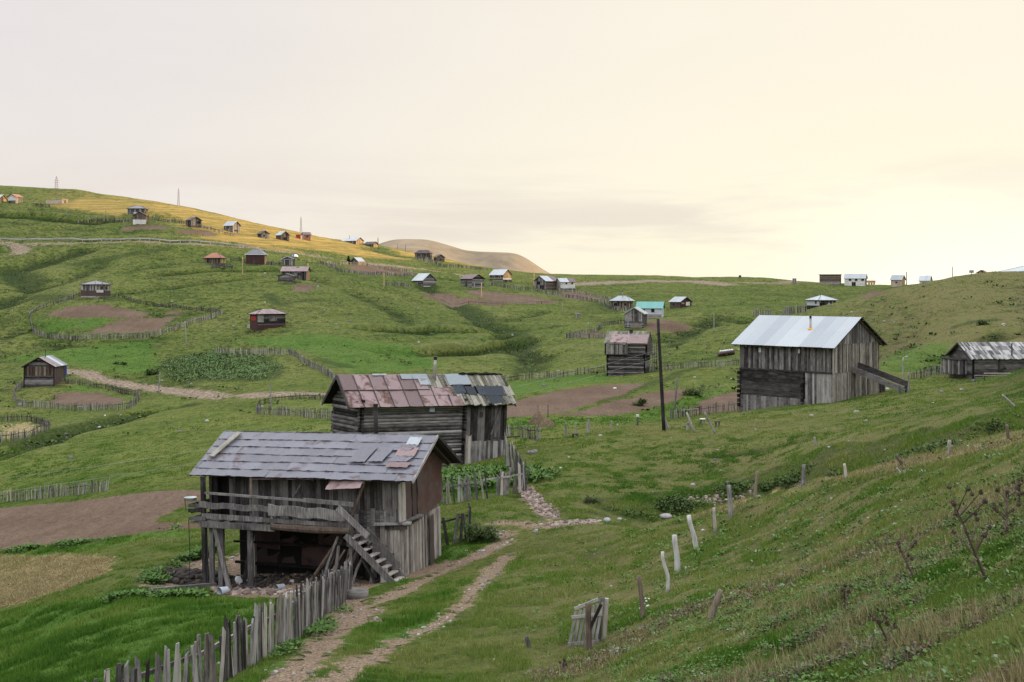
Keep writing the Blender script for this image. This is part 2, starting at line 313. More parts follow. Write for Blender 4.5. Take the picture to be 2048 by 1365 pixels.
def metal(name, a, b_, rust, rustamt=.4, rough=.45, metallic=.35, spread=.5):
    m, t, b = mat(name); v = t.obj()
    n1 = t.noise(v, 1.3, 5, .62, .6); n2 = t.noise(t.map(v, (3, 3, 3)), 4.0, 4, .6)
    f = t.m('ADD', t.m('MULTIPLY', t.attr('tone'), spread), t.m('MULTIPLY', n2, .55))
    col = t.mix(t.rng(f, .15, .85), a, b_)
    rr = t.rng(t.m('ADD', n1, t.m('MULTIPLY', t.m('SUBTRACT', t.attr('tone'), .5), .25)), .68 - rustamt * .35, .78 - rustamt * .22, 0, 1)
    col = t.mix(t.m('MULTIPLY', rr, .85 if rustamt > 0 else 0.0), col, rust)
    t.l(col, b.inputs['Base Color']); b.inputs['Metallic'].default_value = metallic
    t.l(t.m('ADD', rough, t.m('MULTIPLY', rr, .3)), b.inputs['Roughness'])
    t.l(t.bump(n1, .25, .03), b.inputs['Normal'])
    return m
def plain(name, col, rough=.8, var=.25, metallic=0, scale=2.0):
    m, t, b = mat(name); v = t.obj(); n = t.noise(v, scale, 4, .6)
    f = t.m('ADD', n, t.m('MULTIPLY', t.m('SUBTRACT', t.attr('tone'), .5), .4))
    t.l(t.mix(t.rng(f, .3, .7), tuple(x * (1 - var) for x in col), tuple(min(1, x * (1 + var)) for x in col)), b.inputs['Base Color'])
    b.inputs['Roughness'].default_value = rough; b.inputs['Metallic'].default_value = metallic; b.inputs['Specular IOR Level'].default_value = .3
    t.l(t.bump(n, .3, .02), b.inputs['Normal']); return m

W = {
 'dark': wood('dark_weathered_wood', (.008, .007, .007), (.052, .046, .045), (.20, .185, .18)),
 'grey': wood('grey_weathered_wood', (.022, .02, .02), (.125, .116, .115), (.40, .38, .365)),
 'pale': wood('pale_weathered_wood', (.05, .045, .04), (.23, .205, .18), (.50, .46, .42)),
 'brown': wood('brown_weathered_wood', (.02, .014, .011), (.095, .07, .055), (.25, .20, .165)),
 'log': wood('dark_log_wood', (.008, .007, .007), (.075, .068, .068), (.26, .245, .24), grain=(.5, .5, 7)),
 'greylog': wood('grey_log_wood', (.02, .018, .017), (.16, .152, .148), (.40, .385, .37), grain=(.5, .5, 7)),
 'black': wood('black_wood', (.004, .0035, .003), (.018, .015, .014), (.06, .052, .05)),
 'shingle': wood('mossy_shingle_wood', (.03, .028, .022), (.17, .162, .135), (.38, .36, .31), grain=(5, 1.2, 1.2), tint=(.15, .155, .08)),
 'silver': wood('silver_shingle_wood', (.05, .05, .052), (.22, .215, .215), (.48, .47, .46), grain=(5, 1.2, 1.2)),
 'gold': wood('yellow_sunlit_wood', (.12, .07, .03), (.42, .27, .13), (.65, .48, .28)),  # yellow planks, low sun painted into walls and poles that face it
 'rustwall': metal('rusted_wall_sheet', (.050, .034, .032), (.105, .072, .066), (.10, .045, .032), .4, .7, .05),
 'redwall': metal('dark_red_wall_sheet', (.036, .011, .011), (.075, .022, .020), (.05, .02, .016), .4, .65, .05),
 'mauve': metal('mauve_roof_sheet', (.105, .105, .125), (.215, .218, .255), (.12, .08, .085), .22, .36, .25, .32),
 'rustroof': metal('rust_mauve_roof_sheet', (.09, .052, .052), (.29, .205, .205), (.09, .036, .022), .40, .42, .15, .85),
 'bluemetal': metal('dark_blue_corrugated', (.012, .018, .026), (.035, .05, .07), (.03, .03, .03), .1, .4, .3),
 'white': metal('white_roof_sheet', (.31, .35, .385), (.47, .51, .54), (.30, .29, .28), 0, .45, .1, .6),
 'zinc': metal('zinc_sheet', (.25, .29, .32), (.42, .46, .49), (.28, .20, .16), .22, .4, .15),
 'brownroof': metal('brown_roof_sheet', (.12, .085, .085), (.23, .165, .165), (.10, .05, .04), .35, .6, .1),
 'darkroof': metal('dark_roof_sheet', (.045, .035, .036), (.10, .078, .08), (.10, .05, .04), .25, .6, .1),
 'orange': metal('orange_rust_roof_sheet', (.30, .13, .08), (.42, .21, .13), (.2, .08, .05), .3, .7, .05),
 'teal': plain('turquoise_roof_sheet', (.13, .34, .32), .45, .08),
 'whitewall': plain('whitewashed_wall', (.66, .64, .62), .9, .14, scale=.6),
 'bluewall': plain('pale_blue_wall', (.50, .54, .62), .8, .08, scale=.6),
 'stone': plain('grey_stonework', (.26, .235, .22), .95, .45, scale=1.6),
 'concrete': plain('pink_concrete', (.42, .34, .29), .95, .2, scale=.8),
 'glass': plain('dark_window_glass', (.012, .014, .018), .12, .2),
 'black_metal': plain('sooty_metal', (.02, .018, .017), .6, .5), 'pipe': plain('grey_flue_metal', (.33, .30, .27), .5, .35, .2),
 'hay': plain('hay', (.17, .125, .08), .95, .45, scale=9), 'enamel': plain('white_enamel', (.55, .6, .6), .25, .2),
 'tent': plain('white_tent_fabric', (.75, .75, .78), .8, .1), 'tentblue': plain('blue_tent_fabric', (.03, .08, .35), .8, .2),
 'steel': plain('galvanised_steel', (.42, .42, .42), .5, .2, .2), 'pylon': plain('painted_lattice_steel', (.22, .15, .14), .7, .3),
 'cable': plain('aluminium_cable', (.26, .27, .28), .5, .2), 'red': plain('red_paint', (.42, .03, .03), .6, .3),
 'dark_cloth': plain('dark_sacking', (.03, .03, .03), .9, .4), 'flue': plain('orange_collar', (.65, .28, .03), .6, .3), 'greynet': plain('green_netting', (.05, .2, .09), .8, .3),
 'lime': wood('limewashed_post', (.16, .15, .14), (.42, .41, .40), (.72, .71, .70), spread=.3),
}
def stone_mat(name, a, b_):
    m, t, b = mat(name); v = t.obj(); n = t.noise(v, 5, 5, .65)
    f = t.m('ADD', n, t.m('MULTIPLY', t.m('SUBTRACT', t.attr('tone'), .5), .7))
    t.l(t.mix(t.rng(f, .2, .8), a, b_), b.inputs['Base Color']); b.inputs['Roughness'].default_value = .95
    t.l(t.bump(n, .6, .03), b.inputs['Normal']); return m
W['rock'] = stone_mat('grey_rock', (.12, .115, .11), (.42, .41, .40)); W['pinkrock'] = stone_mat('pink_rubble', (.10, .075, .062), (.38, .30, .25))
W['bluerock'] = stone_mat('blue_grey_rock', (.17, .19, .21), (.42, .45, .48))

# ------------------------------------------------------------------ mesh building
def V(*a): return np.array(a, float)
class MB:
    def __init__(s): s.v = []; s.f = []; s.t = []; s.starts = []
    def add(s, vs, fs, tone=None):
        n = len(s.v); s.starts.append((n, len(s.f))); s.v.extend([tuple(map(float, q)) for q in vs]); s.f.extend([tuple(i + n for i in f) for f in fs])
        if tone is None: tone = random.random()
        s.t.extend([tone] * len(fs)); return s
    def hexa(s, p, tone=None):   # p: 4 bottom then 4 top
        return s.add(p, [(0, 3, 2, 1), (4, 5, 6, 7), (0, 1, 5, 4), (1, 2, 6, 5), (2, 3, 7, 6), (3, 0, 4, 7)], tone)
    def box(s, x0, x1, y0, y1, z0, z1, tone=None):
        return s.hexa([(x0, y0, z0), (x1, y0, z0), (x1, y1, z0), (x0, y1, z0), (x0, y0, z1), (x1, y0, z1), (x1, y1, z1), (x0, y1, z1)], tone)
    def beam(s, a, b, w, h=None, tone=None, up=(0, 0, 1)):
        a = V(*a); b = V(*b); h = h or w; d = b - a; L = np.linalg.norm(d) + 1e-9; d /= L; up = V(*up)
        if abs(d @ up) > .95: up = V(0, 1, 0) if abs(d[1]) < .9 else V(1, 0, 0)
        x = np.cross(d, up); x /= np.linalg.norm(x); y = np.cross(x, d)
        p = [a - x * w / 2 - y * h / 2, a + x * w / 2 - y * h / 2, a + x * w / 2 + y * h / 2, a - x * w / 2 + y * h / 2]
        return s.hexa(p + [q + d * L for q in p], tone)
    def tube(s, pts, rad, n=7, tone=None, cap=True):
        pts = [V(*p) for p in pts]; rad = rad if isinstance(rad, (list, tuple)) else [rad] * len(pts); vs = []; fs = []
        for i, p in enumerate(pts):
            d = pts[min(i + 1, len(pts) - 1)] - pts[max(i - 1, 0)]; d = d / (np.linalg.norm(d) + 1e-9)
            u = V(0, 0, 1) if abs(d[2]) < .9 else V(1, 0, 0); x = np.cross(d, u); x /= np.linalg.norm(x); y = np.cross(x, d)
            for k in range(n):
                a = 2 * math.pi * k / n; vs.append(p + (x * math.cos(a) + y * math.sin(a)) * rad[i])
        for i in range(len(pts) - 1):
            for k in range(n): fs.append((i * n + k, i * n + (k + 1) % n, (i + 1) * n + (k + 1) % n, (i + 1) * n + k))
        if cap: fs.append(tuple(range(n))[::-1]); fs.append(tuple((len(pts) - 1) * n + k for k in range(n)))
        return s.add(vs, fs, tone)
    def sheet(s, O, U, Vv, nu, nv, disp, tone=None, thick=.0):
        """warped sheet spanned by U and Vv; disp(i,j)->offset along the normal"""
        O, U, Vv = V(*O), V(*U), V(*Vv); N = np.cross(U, Vv); N /= np.linalg.norm(N); vs = []; fs = []
        for j in range(nv + 1):
            for i in range(nu + 1): vs.append(O + U * i / nu + Vv * j / nv + N * disp(i, j))
        for j in range(nv):
            for i in range(nu): a = j * (nu + 1) + i; fs.append((a, a + 1, a + nu + 2, a + nu + 1))
        return s.add(vs, fs, tone)
    def rock(s, cpos, r, tone=None, flat=.6, seed=None):
        q = random.Random(seed if seed is not None else random.random()); vs = []; fs = []; n = 8; m = 5
        sx, sy, sz = r * q.uniform(.8, 1.25), r * q.uniform(.7, 1.1), r * flat * q.uniform(.8, 1.2); an = q.uniform(0, 6.3)
        vs.append((0, 0, sz))
        for j in range(1, m):
            ph = math.pi * j / m
            for k in range(n):
                a = 2 * math.pi * k / n; w = q.uniform(.8, 1.15); x = sx * math.sin(ph) * math.cos(a) * w; y = sy * math.sin(ph) * math.sin(a) * w
                vs.append((x * math.cos(an) - y * math.sin(an), x * math.sin(an) + y * math.cos(an), sz * math.cos(ph) * w))
        vs.append((0, 0, -sz))
        for k in range(n): fs.append((0, 1 + k, 1 + (k + 1) % n)); fs.append((len(vs) - 1, 1 + (m - 2) * n + (k + 1) % n, 1 + (m - 2) * n + k))
        for j in range(m - 2):
            for k in range(n): fs.append((1 + j * n + k, 1 + (j + 1) * n + k, 1 + (j + 1) * n + (k + 1) % n, 1 + j * n + (k + 1) % n))
        return s.add([V(*v_) + V(*cpos) for v_ in vs], fs, tone)
    def mesh(s, name, m, smooth=False):
        me = bpy.data.meshes.new(name); me.from_pydata(s.v, [], s.f); me.materials.append(m)
        at = me.attributes.new('tone', 'FLOAT', 'FACE'); at.data.foreach_set('value', s.t)
        if smooth: me.polygons.foreach_set('use_smooth', [True] * len(me.polygons))
        me.update(); return me
    def build(s, name, m, parent=None, smooth=False):
        o = bpy.data.objects.new(name, s.mesh(name, m, smooth)); COL.objects.link(o)
        if parent is not None: o.parent = parent
        return o
def each(g, name, m, parent):
    """every piece added to g becomes a part of its own"""
    ends = g.starts[1:] + [(len(g.v), len(g.f))]
    for (v0, f0), (v1, f1) in zip(g.starts, ends):
        k = MB(); k.v = g.v[v0:v1]; k.f = [tuple(i - v0 for i in f) for f in g.f[f0:f1]]; k.t = g.t[f0:f1]; k.build(name, m, parent)
def tag(o, label, cat, group=None, kind=None):
    if kind: o['kind'] = kind
    o['label'] = label; o['category'] = cat
    if group: o['group'] = group
    return o
def thing(name, label, cat, loc, rz=0, group=None):
    o = bpy.data.objects.new(name, None); COL.objects.link(o); o.location = tuple(map(float, loc)); o.rotation_euler = (0, 0, rz)
    o.empty_display_size = .2; return tag(o, label, cat, group)
def J(a): return random.uniform(-a, a)

def np_mesh(name, verts, faces, m, attrs=None, smooth=True):
    """verts (n,3) faces (k,3|4)"""
    me = bpy.data.meshes.new(name); n = len(verts); k, q = faces.shape
    me.vertices.add(n); me.vertices.foreach_set('co', np.ascontiguousarray(verts, np.float32).ravel())
    me.loops.add(k * q); me.loops.foreach_set('vertex_index', np.ascontiguousarray(faces, np.int32).ravel())
    me.polygons.add(k); me.polygons.foreach_set('loop_start', np.arange(0, k * q, q, dtype=np.int32))
    if smooth: me.polygons.foreach_set('use_smooth', np.ones(k, bool))
    me.materials.append(m)
    for nm, (dom, val) in (attrs or {}).items():
        at = me.attributes.new(nm, 'FLOAT', dom); at.data.foreach_set('value', np.ascontiguousarray(val, np.float32).ravel())
    me.update(calc_edges=True); me.validate()
    return me
def link(name, me, parent=None):
    o = bpy.data.objects.new(name, me); COL.objects.link(o); o.parent = parent; return o

# ------------------------------------------------------------------ camera, sky, sun
cam = bpy.data.cameras.new('camera'); co = bpy.data.objects.new('camera', cam); COL.objects.link(co)
co.location = (0, 0, 0); co.rotation_euler = (R(90), 0, 0); cam.sensor_width = 36; cam.lens = 36 * F / 2048
cam.shift_y = -(682.5 - HY) / 2048; cam.clip_start = .1; cam.clip_end = 20000; scene.camera = co
SUN_AZ, SUN_EL = R(62), R(6.5)          # azimuth from the viewing direction towards the right
sd = V(math.sin(SUN_AZ) * math.cos(SUN_EL), math.cos(SUN_AZ) * math.cos(SUN_EL), math.sin(SUN_EL))
sl = bpy.data.lights.new('sun', 'SUN'); so = bpy.data.objects.new('sun', sl); COL.objects.link(so)
sl.energy = 5.0; sl.angle = R(.6); sl.color = (1, .66, .30)
from mathutils import Vector
so.rotation_euler = Vector(tuple(sd)).to_track_quat('Z', 'Y').to_euler(); so.location = (300, 100, 200)
world = bpy.data.worlds.new('World'); scene.world = world; world.use_nodes = True
wt = NT(world.node_tree)
for n in list(world.node_tree.nodes): world.node_tree.nodes.remove(n)
wo = wt.n('ShaderNodeOutputWorld'); bg = wt.n('ShaderNodeBackground'); wt.l(bg.outputs[0], wo.inputs[0])
sky = wt.n('ShaderNodeTexSky', sky_type='NISHITA'); sky.sun_disc = False; sky.sun_elevation = SUN_EL; sky.sun_rotation = SUN_AZ
sky.altitude = 1800
nrm = wt.n('ShaderNodeVectorMath', operation='NORMALIZE'); wt.l(wt.n('ShaderNodeTexCoord').outputs['Generated'], nrm.inputs[0]); dv = nrm.outputs[0]
sep = wt.n('ShaderNodeSeparateXYZ'); wt.l(dv, sep.inputs[0]); ex = sep.outputs[2]
dt = wt.n('ShaderNodeVectorMath', operation='DOT_PRODUCT'); wt.l(dv, dt.inputs[0]); dt.inputs[1].default_value = (math.sin(R(30)), math.cos(R(30)), 0.0)
az = dt.outputs['Value']                # 1 towards the glow, smaller away from it
az2 = wt.rng(az, .62, 1.0, 0, 1, True)
low = wt.mix(az2, (.86, .79, .73), (1.07, 1.0, .74)); low = wt.mix(wt.rng(az, -.3, .62, 1, 0), low, (.92, .91, .92))
mid = wt.mix(az2, (.78, .745, .745), (1.0, .92, .76)); mid = wt.mix(wt.rng(az, -.3, .62, 1, 0), mid, (.95, .96, 1.0))
haze = wt.mix(wt.rng(ex, .0, .19, 0, 1), low, mid)
# thin veils of cloud low in the sky
cv = wt.map(dv, (2.2, 2.2, 15)); cn = wt.noise(cv, 1.6, 6, .58, .5)
veil = wt.m('MULTIPLY', wt.rng(cn, .44, .64, 0, 1, True), wt.m('MULTIPLY', wt.rng(ex, -.01, .03), wt.rng(ex, .06, .12, 1, 0)))
haze = wt.mix(wt.m('MULTIPLY', veil, .6), haze, (.76, .68, .62))
cn2 = wt.noise(wt.map(dv, (1.5, 1.5, 6), (3, 1, 0)), 1.3, 5, .6, .4)
haze = wt.mix(wt.rng(cn2, .35, .7, 0, .22), haze, (1.02, .97, .88))
br = wt.m('MULTIPLY', wt.rng(az, .93, 1.0, 0, 1, True), wt.rng(ex, .0, .10, 1, 0)); haze = wt.mix(br, haze, (1.3, 1.25, 1.0))
gain = wt.n('ShaderNodeVectorMath', operation='SCALE'); wt.l(sky.outputs[0], gain.inputs[0]); gain.inputs['Scale'].default_value = .12
top = wt.mix(.8, gain.outputs[0], (2.2, 2.22, 2.3))
skycol = wt.mix(wt.rng(ex, .25, .55, 0, 1, True), haze, top)
wt.l(skycol, bg.inputs[0]); bg.inputs[1].default_value = 1.0
scene.view_settings.view_transform = 'Standard'; scene.view_settings.look = 'None'; scene.view_settings.exposure = 0

# ------------------------------------------------------------------ ground
def ground_mat():
    m, t, b = mat('pasture'); v = t.n('ShaderNodeNewGeometry').outputs['Position']
    n60 = t.noise(v, .018, 3, .55); n12 = t.noise(v, .09, 4, .6, .4); n3 = t.noise(v, .45, 4, .6, .3); n06 = t.noise(v, 2.3, 4, .65); n01 = t.noise(v, 11, 3, .7); fary = t.n('ShaderNodeSeparateXYZ'); t.l(v, fary.inputs[0]); farf = t.rng(fary.outputs[1], 110, 220)
    band = t.noise(t.map(v, (.07, .05, 1.5)), 1.0, 5, .62, .5)      # stripes that run along the contours
    far = t.rng(v_len(t, v), 60, 160)
    f = t.m('ADD', t.m('MULTIPLY', n12, .75), t.m('ADD', t.m('MULTIPLY', n3, .55), t.m('MULTIPLY', n60, .6)))
    col = t.ramp(t.rng(f, .62, 1.28), [(0, (.056, .098, .015)), (.35, (.108, .148, .028)), (.65, (.160, .182, .045)), (1, (.225, .208, .078))])
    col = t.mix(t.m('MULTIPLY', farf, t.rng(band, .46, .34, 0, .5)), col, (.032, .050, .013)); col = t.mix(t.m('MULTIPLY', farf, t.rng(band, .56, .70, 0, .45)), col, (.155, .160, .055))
    # small scale mottling: pale stalks, dark gaps
    col = t.mix(t.rng(n06, .56, .75, 0, .45), col, (.165, .180, .070)); col = t.mix(t.rng(n06, .48, .34, 0, .75), col, (.014, .028, .007))
    col = t.mix(t.rng(n01, .55, .8, 0, .45), col, (.20, .215, .10)); col = t.mix(t.rng(n01, .45, .25, 0, .6), col, (.018, .030, .008))
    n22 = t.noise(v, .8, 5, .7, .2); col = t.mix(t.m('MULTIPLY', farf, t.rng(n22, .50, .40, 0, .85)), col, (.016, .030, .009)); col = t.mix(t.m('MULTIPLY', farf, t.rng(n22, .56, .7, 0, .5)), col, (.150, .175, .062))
    nearf = t.rng(fary.outputs[1], 60, 120, .72, 1.0); col = t.mix(1.0, col, nearf, 'MULTIPLY')
    # occlusion painted in: hollows darker and ranker, humps paler and drier, risers shaded
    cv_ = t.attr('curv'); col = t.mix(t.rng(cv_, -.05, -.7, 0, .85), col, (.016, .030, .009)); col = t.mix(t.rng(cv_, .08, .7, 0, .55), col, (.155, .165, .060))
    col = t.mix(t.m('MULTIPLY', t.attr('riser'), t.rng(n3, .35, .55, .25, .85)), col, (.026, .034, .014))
    # brownish cast of the slope close by
    nr = t.attr('near'); col = t.mix(t.m('MULTIPLY', nr, t.rng(n3, .36, .62, .25, .85)), col, (.165, .140, .068))
    wob = t.m('ADD', t.m('MULTIPLY', t.m('SUBTRACT', n3, .5), 2.2), t.m('MULTIPLY', t.m('SUBTRACT', n06, .5), 2.6)); wob = t.m('MAXIMUM', t.m('MINIMUM', wob, .42), -.42)
    def msk(key, amt=1.0, lo=-.25, hi=.25): return t.m('MULTIPLY', t.rng(t.m('ADD', t.attr(key), t.m('MULTIPLY', wob, amt)), lo, hi, 0, 1, True), 1.0)
    lush = msk('lush', .8, -.5, .6)
    col = t.mix(t.m('MULTIPLY', lush, .55), col, t.mix(t.rng(n06, .3, .7), (.034, .105, .011), (.090, .200, .032)))
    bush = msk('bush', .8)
    col = t.mix(t.m('MULTIPLY', bush, .72), col, t.mix(t.rng(n06, .35, .65), (.016, .028, .009), (.062, .086, .028)))  # scrub green, doubling as painted shade on gully bank and building feet
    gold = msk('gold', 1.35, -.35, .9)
    col = t.mix(t.m('MULTIPLY', gold, .85), col, t.mix(t.rng(band, .4, .62), (.25, .185, .055), (.47, .315, .095)))  # dry grass tone with the sun's gold painted in
    straw = msk('straw', 1.35, -.3, .5)
    col = t.mix(t.m('MULTIPLY', straw, .85), col, t.mix(t.rng(n06, .35, .62), (.17, .14, .06), (.46, .36, .20)))
    soil = msk('soil', .75, -.2, .2); clod = t.noise(v, 3.2, 5, .8); fur = t.n('ShaderNodeTexWave'); t.l(t.map(v, (.25, 1, 0)), fur.inputs['Vector']); fur.inputs['Scale'].default_value = .55; fur.inputs['Distortion'].default_value = 3.5; gr = t.mix(t.rng(t.m('ADD', t.m('MULTIPLY', n01, .5), t.m('ADD', t.m('MULTIPLY', clod, .9), t.m('MULTIPLY', fur.outputs['Fac'], .045))), .55, 1.0), (.095, .066, .050), (.265, .190, .135)); gr = t.mix(t.rng(n12, .42, .62, 0, .55), gr, (.10, .062, .043))
    gr = t.mix(t.rng(t.noise(v, 24, 2, .7), .62, .72, 0, .7), gr, (.36, .28, .215))
    col = t.mix(soil, col, gr)
    path = msk('path', 1.7, -.1, .35)
    col = t.mix(path, col, t.mix(t.rng(t.noise(v, 14, 3, .7), .35, .68), (.12, .082, .052), (.38, .29, .21)))
    vo = t.n('ShaderNodeTexVoronoi'); t.l(v, vo.inputs['Vector']); vo.inputs['Scale'].default_value = 1.7
    grit = msk('grit', 1.2, -.3, .3); col = t.mix(grit, col, t.mix(t.rng(t.noise(v, 1.6, 5, .75), .38, .62), (.13, .095, .065), (.38, .30, .23)))
    t.l(col, b.inputs['Base Color']); b.inputs['Roughness'].default_value = 1; b.inputs['Specular IOR Level'].default_value = .08
    h = t.m('ADD', t.m('MULTIPLY', n06, .5), t.m('ADD', t.m('MULTIPLY', n01, .16), t.m('MULTIPLY', n3, .8)))
    t.l(t.bump(h, 1.0, .45), b.inputs['Normal'])
    return m
def v_len(t, v):
    x = t.n('ShaderNodeVectorMath', operation='LENGTH'); t.l(v, x.inputs[0]); return x.outputs['Value']
def build_ground():
    nr, nc = ZZ.shape; verts = np.stack([XX, DD, ZZ], -1).reshape(-1, 3)
    a = (np.arange(nr - 1)[:, None] * nc + np.arange(nc - 1)[None, :]).ravel()
    faces = np.stack([a, a + 1, a + nc + 1, a + nc], -1)
    nearm = np.clip((70 - DD) / 30, 0, 1) * np.clip((XX / DD + .06) * 7, 0, 1) + .55 * np.clip((118 - DD) / 20, 0, 1) * np.clip((DD - 50) / 10, 0, 1) * np.clip((XX / DD) * 7, 0, 1)
    nearm = nearm + 1.0 * np.clip((DD - 140) / 30, 0, 1) * np.clip((XX / DD - .22) * 9, 0, 1) * np.clip((290 - DD) / 30, 0, 1)
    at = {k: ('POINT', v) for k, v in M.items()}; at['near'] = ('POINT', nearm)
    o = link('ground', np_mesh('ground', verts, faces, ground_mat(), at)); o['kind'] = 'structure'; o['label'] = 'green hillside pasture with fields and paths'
    # the same ground beside and behind the viewpoint
    gm = o.data.materials[0]; tr = math.atan((PXS[-1] - CX) / F); tl = math.atan((PXS[0] - CX) / F); kr, kl = 1 / math.cos(tr), 1 / math.cos(tl)
    rr = np.exp(np.linspace(math.log(.3), math.log(1480 * kr), 110)); th = np.linspace(tr, 2 * math.pi + tl, 70)
    def edge(px, r, k): d_ = np.clip(r / k, 3.0, 1490); return zat(np.tan((math.atan((px - CX) / F))) * d_, d_)
    zr, zl = edge(PXS[-1] - .01, rr, kr), edge(PXS[0] + .01, rr, kl); w_ = (th - th[0]) / (th[-1] - th[0]); w_ = w_ * w_ * (3 - 2 * w_)
    Zb = zr[:, None] * (1 - w_) + zl[:, None] * w_; lvl = np.exp(-rr / 8.0)[:, None]; Zb = Zb * (1 - lvl) + np.minimum(Zb, -1.75) * lvl
    Xb, Yb = rr[:, None] * np.sin(th), rr[:, None] * np.cos(th); Zb[:, 1:-1] += (.12 * fbm(Xb / 4, Yb / 4, 15, 3))[:, 1:-1]
    sets = [(Xb, Yb, Zb)]; jj = np.linspace(0, len(PXS) - 1, 120).astype(int); yy = np.linspace(0.02, DS[0], 12)
    sets.append(((PXS[None, jj] - CX) / F * yy[:, None], yy[:, None] + 0 * PXS[None, jj], ZZ[0][None, jj] + 0 * yy[:, None]))
    for X_, Y_, Z_ in sets:
        a_, b_ = X_.shape; i_ = (np.arange(a_ - 1)[:, None] * b_ + np.arange(b_ - 1)[None, :]).ravel(); n_ = a_ * b_
        e = link('ground', np_mesh('ground', np.stack([X_, Y_, Z_], -1).reshape(-1, 3), np.stack([i_, i_ + b_, i_ + b_ + 1, i_ + 1], -1), gm, {**{k: ('POINT', np.full(n_, -1.0)) for k in M if k not in ('curv', 'riser')}, 'curv': ('POINT', np.zeros(n_)), 'riser': ('POINT', np.zeros(n_)), 'near': ('POINT', np.full(n_, .6))})); e['kind'] = 'structure'
    # outer ground to the horizon, below the last rim
    g = MB(); g.add([(-9000, 1400, -60), (9000, 1400, -60), (9000, 14000, -60), (-9000, 14000, -60)], [(0, 1, 2, 3)])
    o = g.build('terrain', W['outer']); o['kind'] = 'structure'
W['outer'] = plain('far_lowland', (.10, .11, .06), 1, .3, scale=.004)
build_ground()

# distant mountain
def mountain():
    prof = [(640, 545), (700, 512), (740, 494), (765, 486), (785, 480), (805, 478.5), (850, 479), (872, 483), (900, 491.5), (930, 501), (960, 503.5), (1000, 505), (1025, 506), (1040, 510), (1058, 520), (1075, 532), (1095, 545), (1120, 556), (1180, 580)]
    px = np.arange(600, 1200, 3.0); py = np.interp(px, [p[0] for p in prof], [p[1] for p in prof]); D0 = 1500.0
    k = np.ones(7) / 7; py = np.convolve(np.pad(py, 3, 'edge'), k, 'valid')
    rows = np.linspace(-1, 1, 90); Y = D0 + rows[:, None] * 420 + 0 * px[None, :]; X = (px[None, :] - CX) / F * D0 + 0 * Y
    crest = -(py - HY) / F * D0
    Zm = -60 + (crest[None, :] + 60) * (1 - np.abs(rows[:, None]) ** 1.5)
    Zm = Zm + 7 * (fbm(X / 60, Y / 60, 71, 4) - .2 * np.abs(fbm(X / 25, Y / 60, 77, 3))) * np.clip(np.abs(rows[:, None]) * 3, 0, 1)
    nr, nc = Zm.shape; a = (np.arange(nr - 1)[:, None] * nc + np.arange(nc - 1)[None, :]).ravel()
    m, t, b = mat('hazy_mountain'); v = t.obj(); n = t.noise(t.map(v, (1, .5, 1)), .02, 5, .6, .5); n2 = t.noise(v, .09, 4, .6)  # pale brown albedo, distance haze put into the colour
    t.l(t.mix(t.rng(t.m('ADD', n, t.m('MULTIPLY', n2, .4)), .5, .9), (.16, .125, .08), (.29, .22, .14)), b.inputs['Base Color']); b.inputs['Roughness'].default_value = 1
    o = link('mountain', np_mesh('mountain', np.stack([X, Y, Zm], -1).reshape(-1, 3), np.stack([a, a + 1, a + nc + 1, a + nc], -1), m)); o['kind'] = 'structure'
mountain()
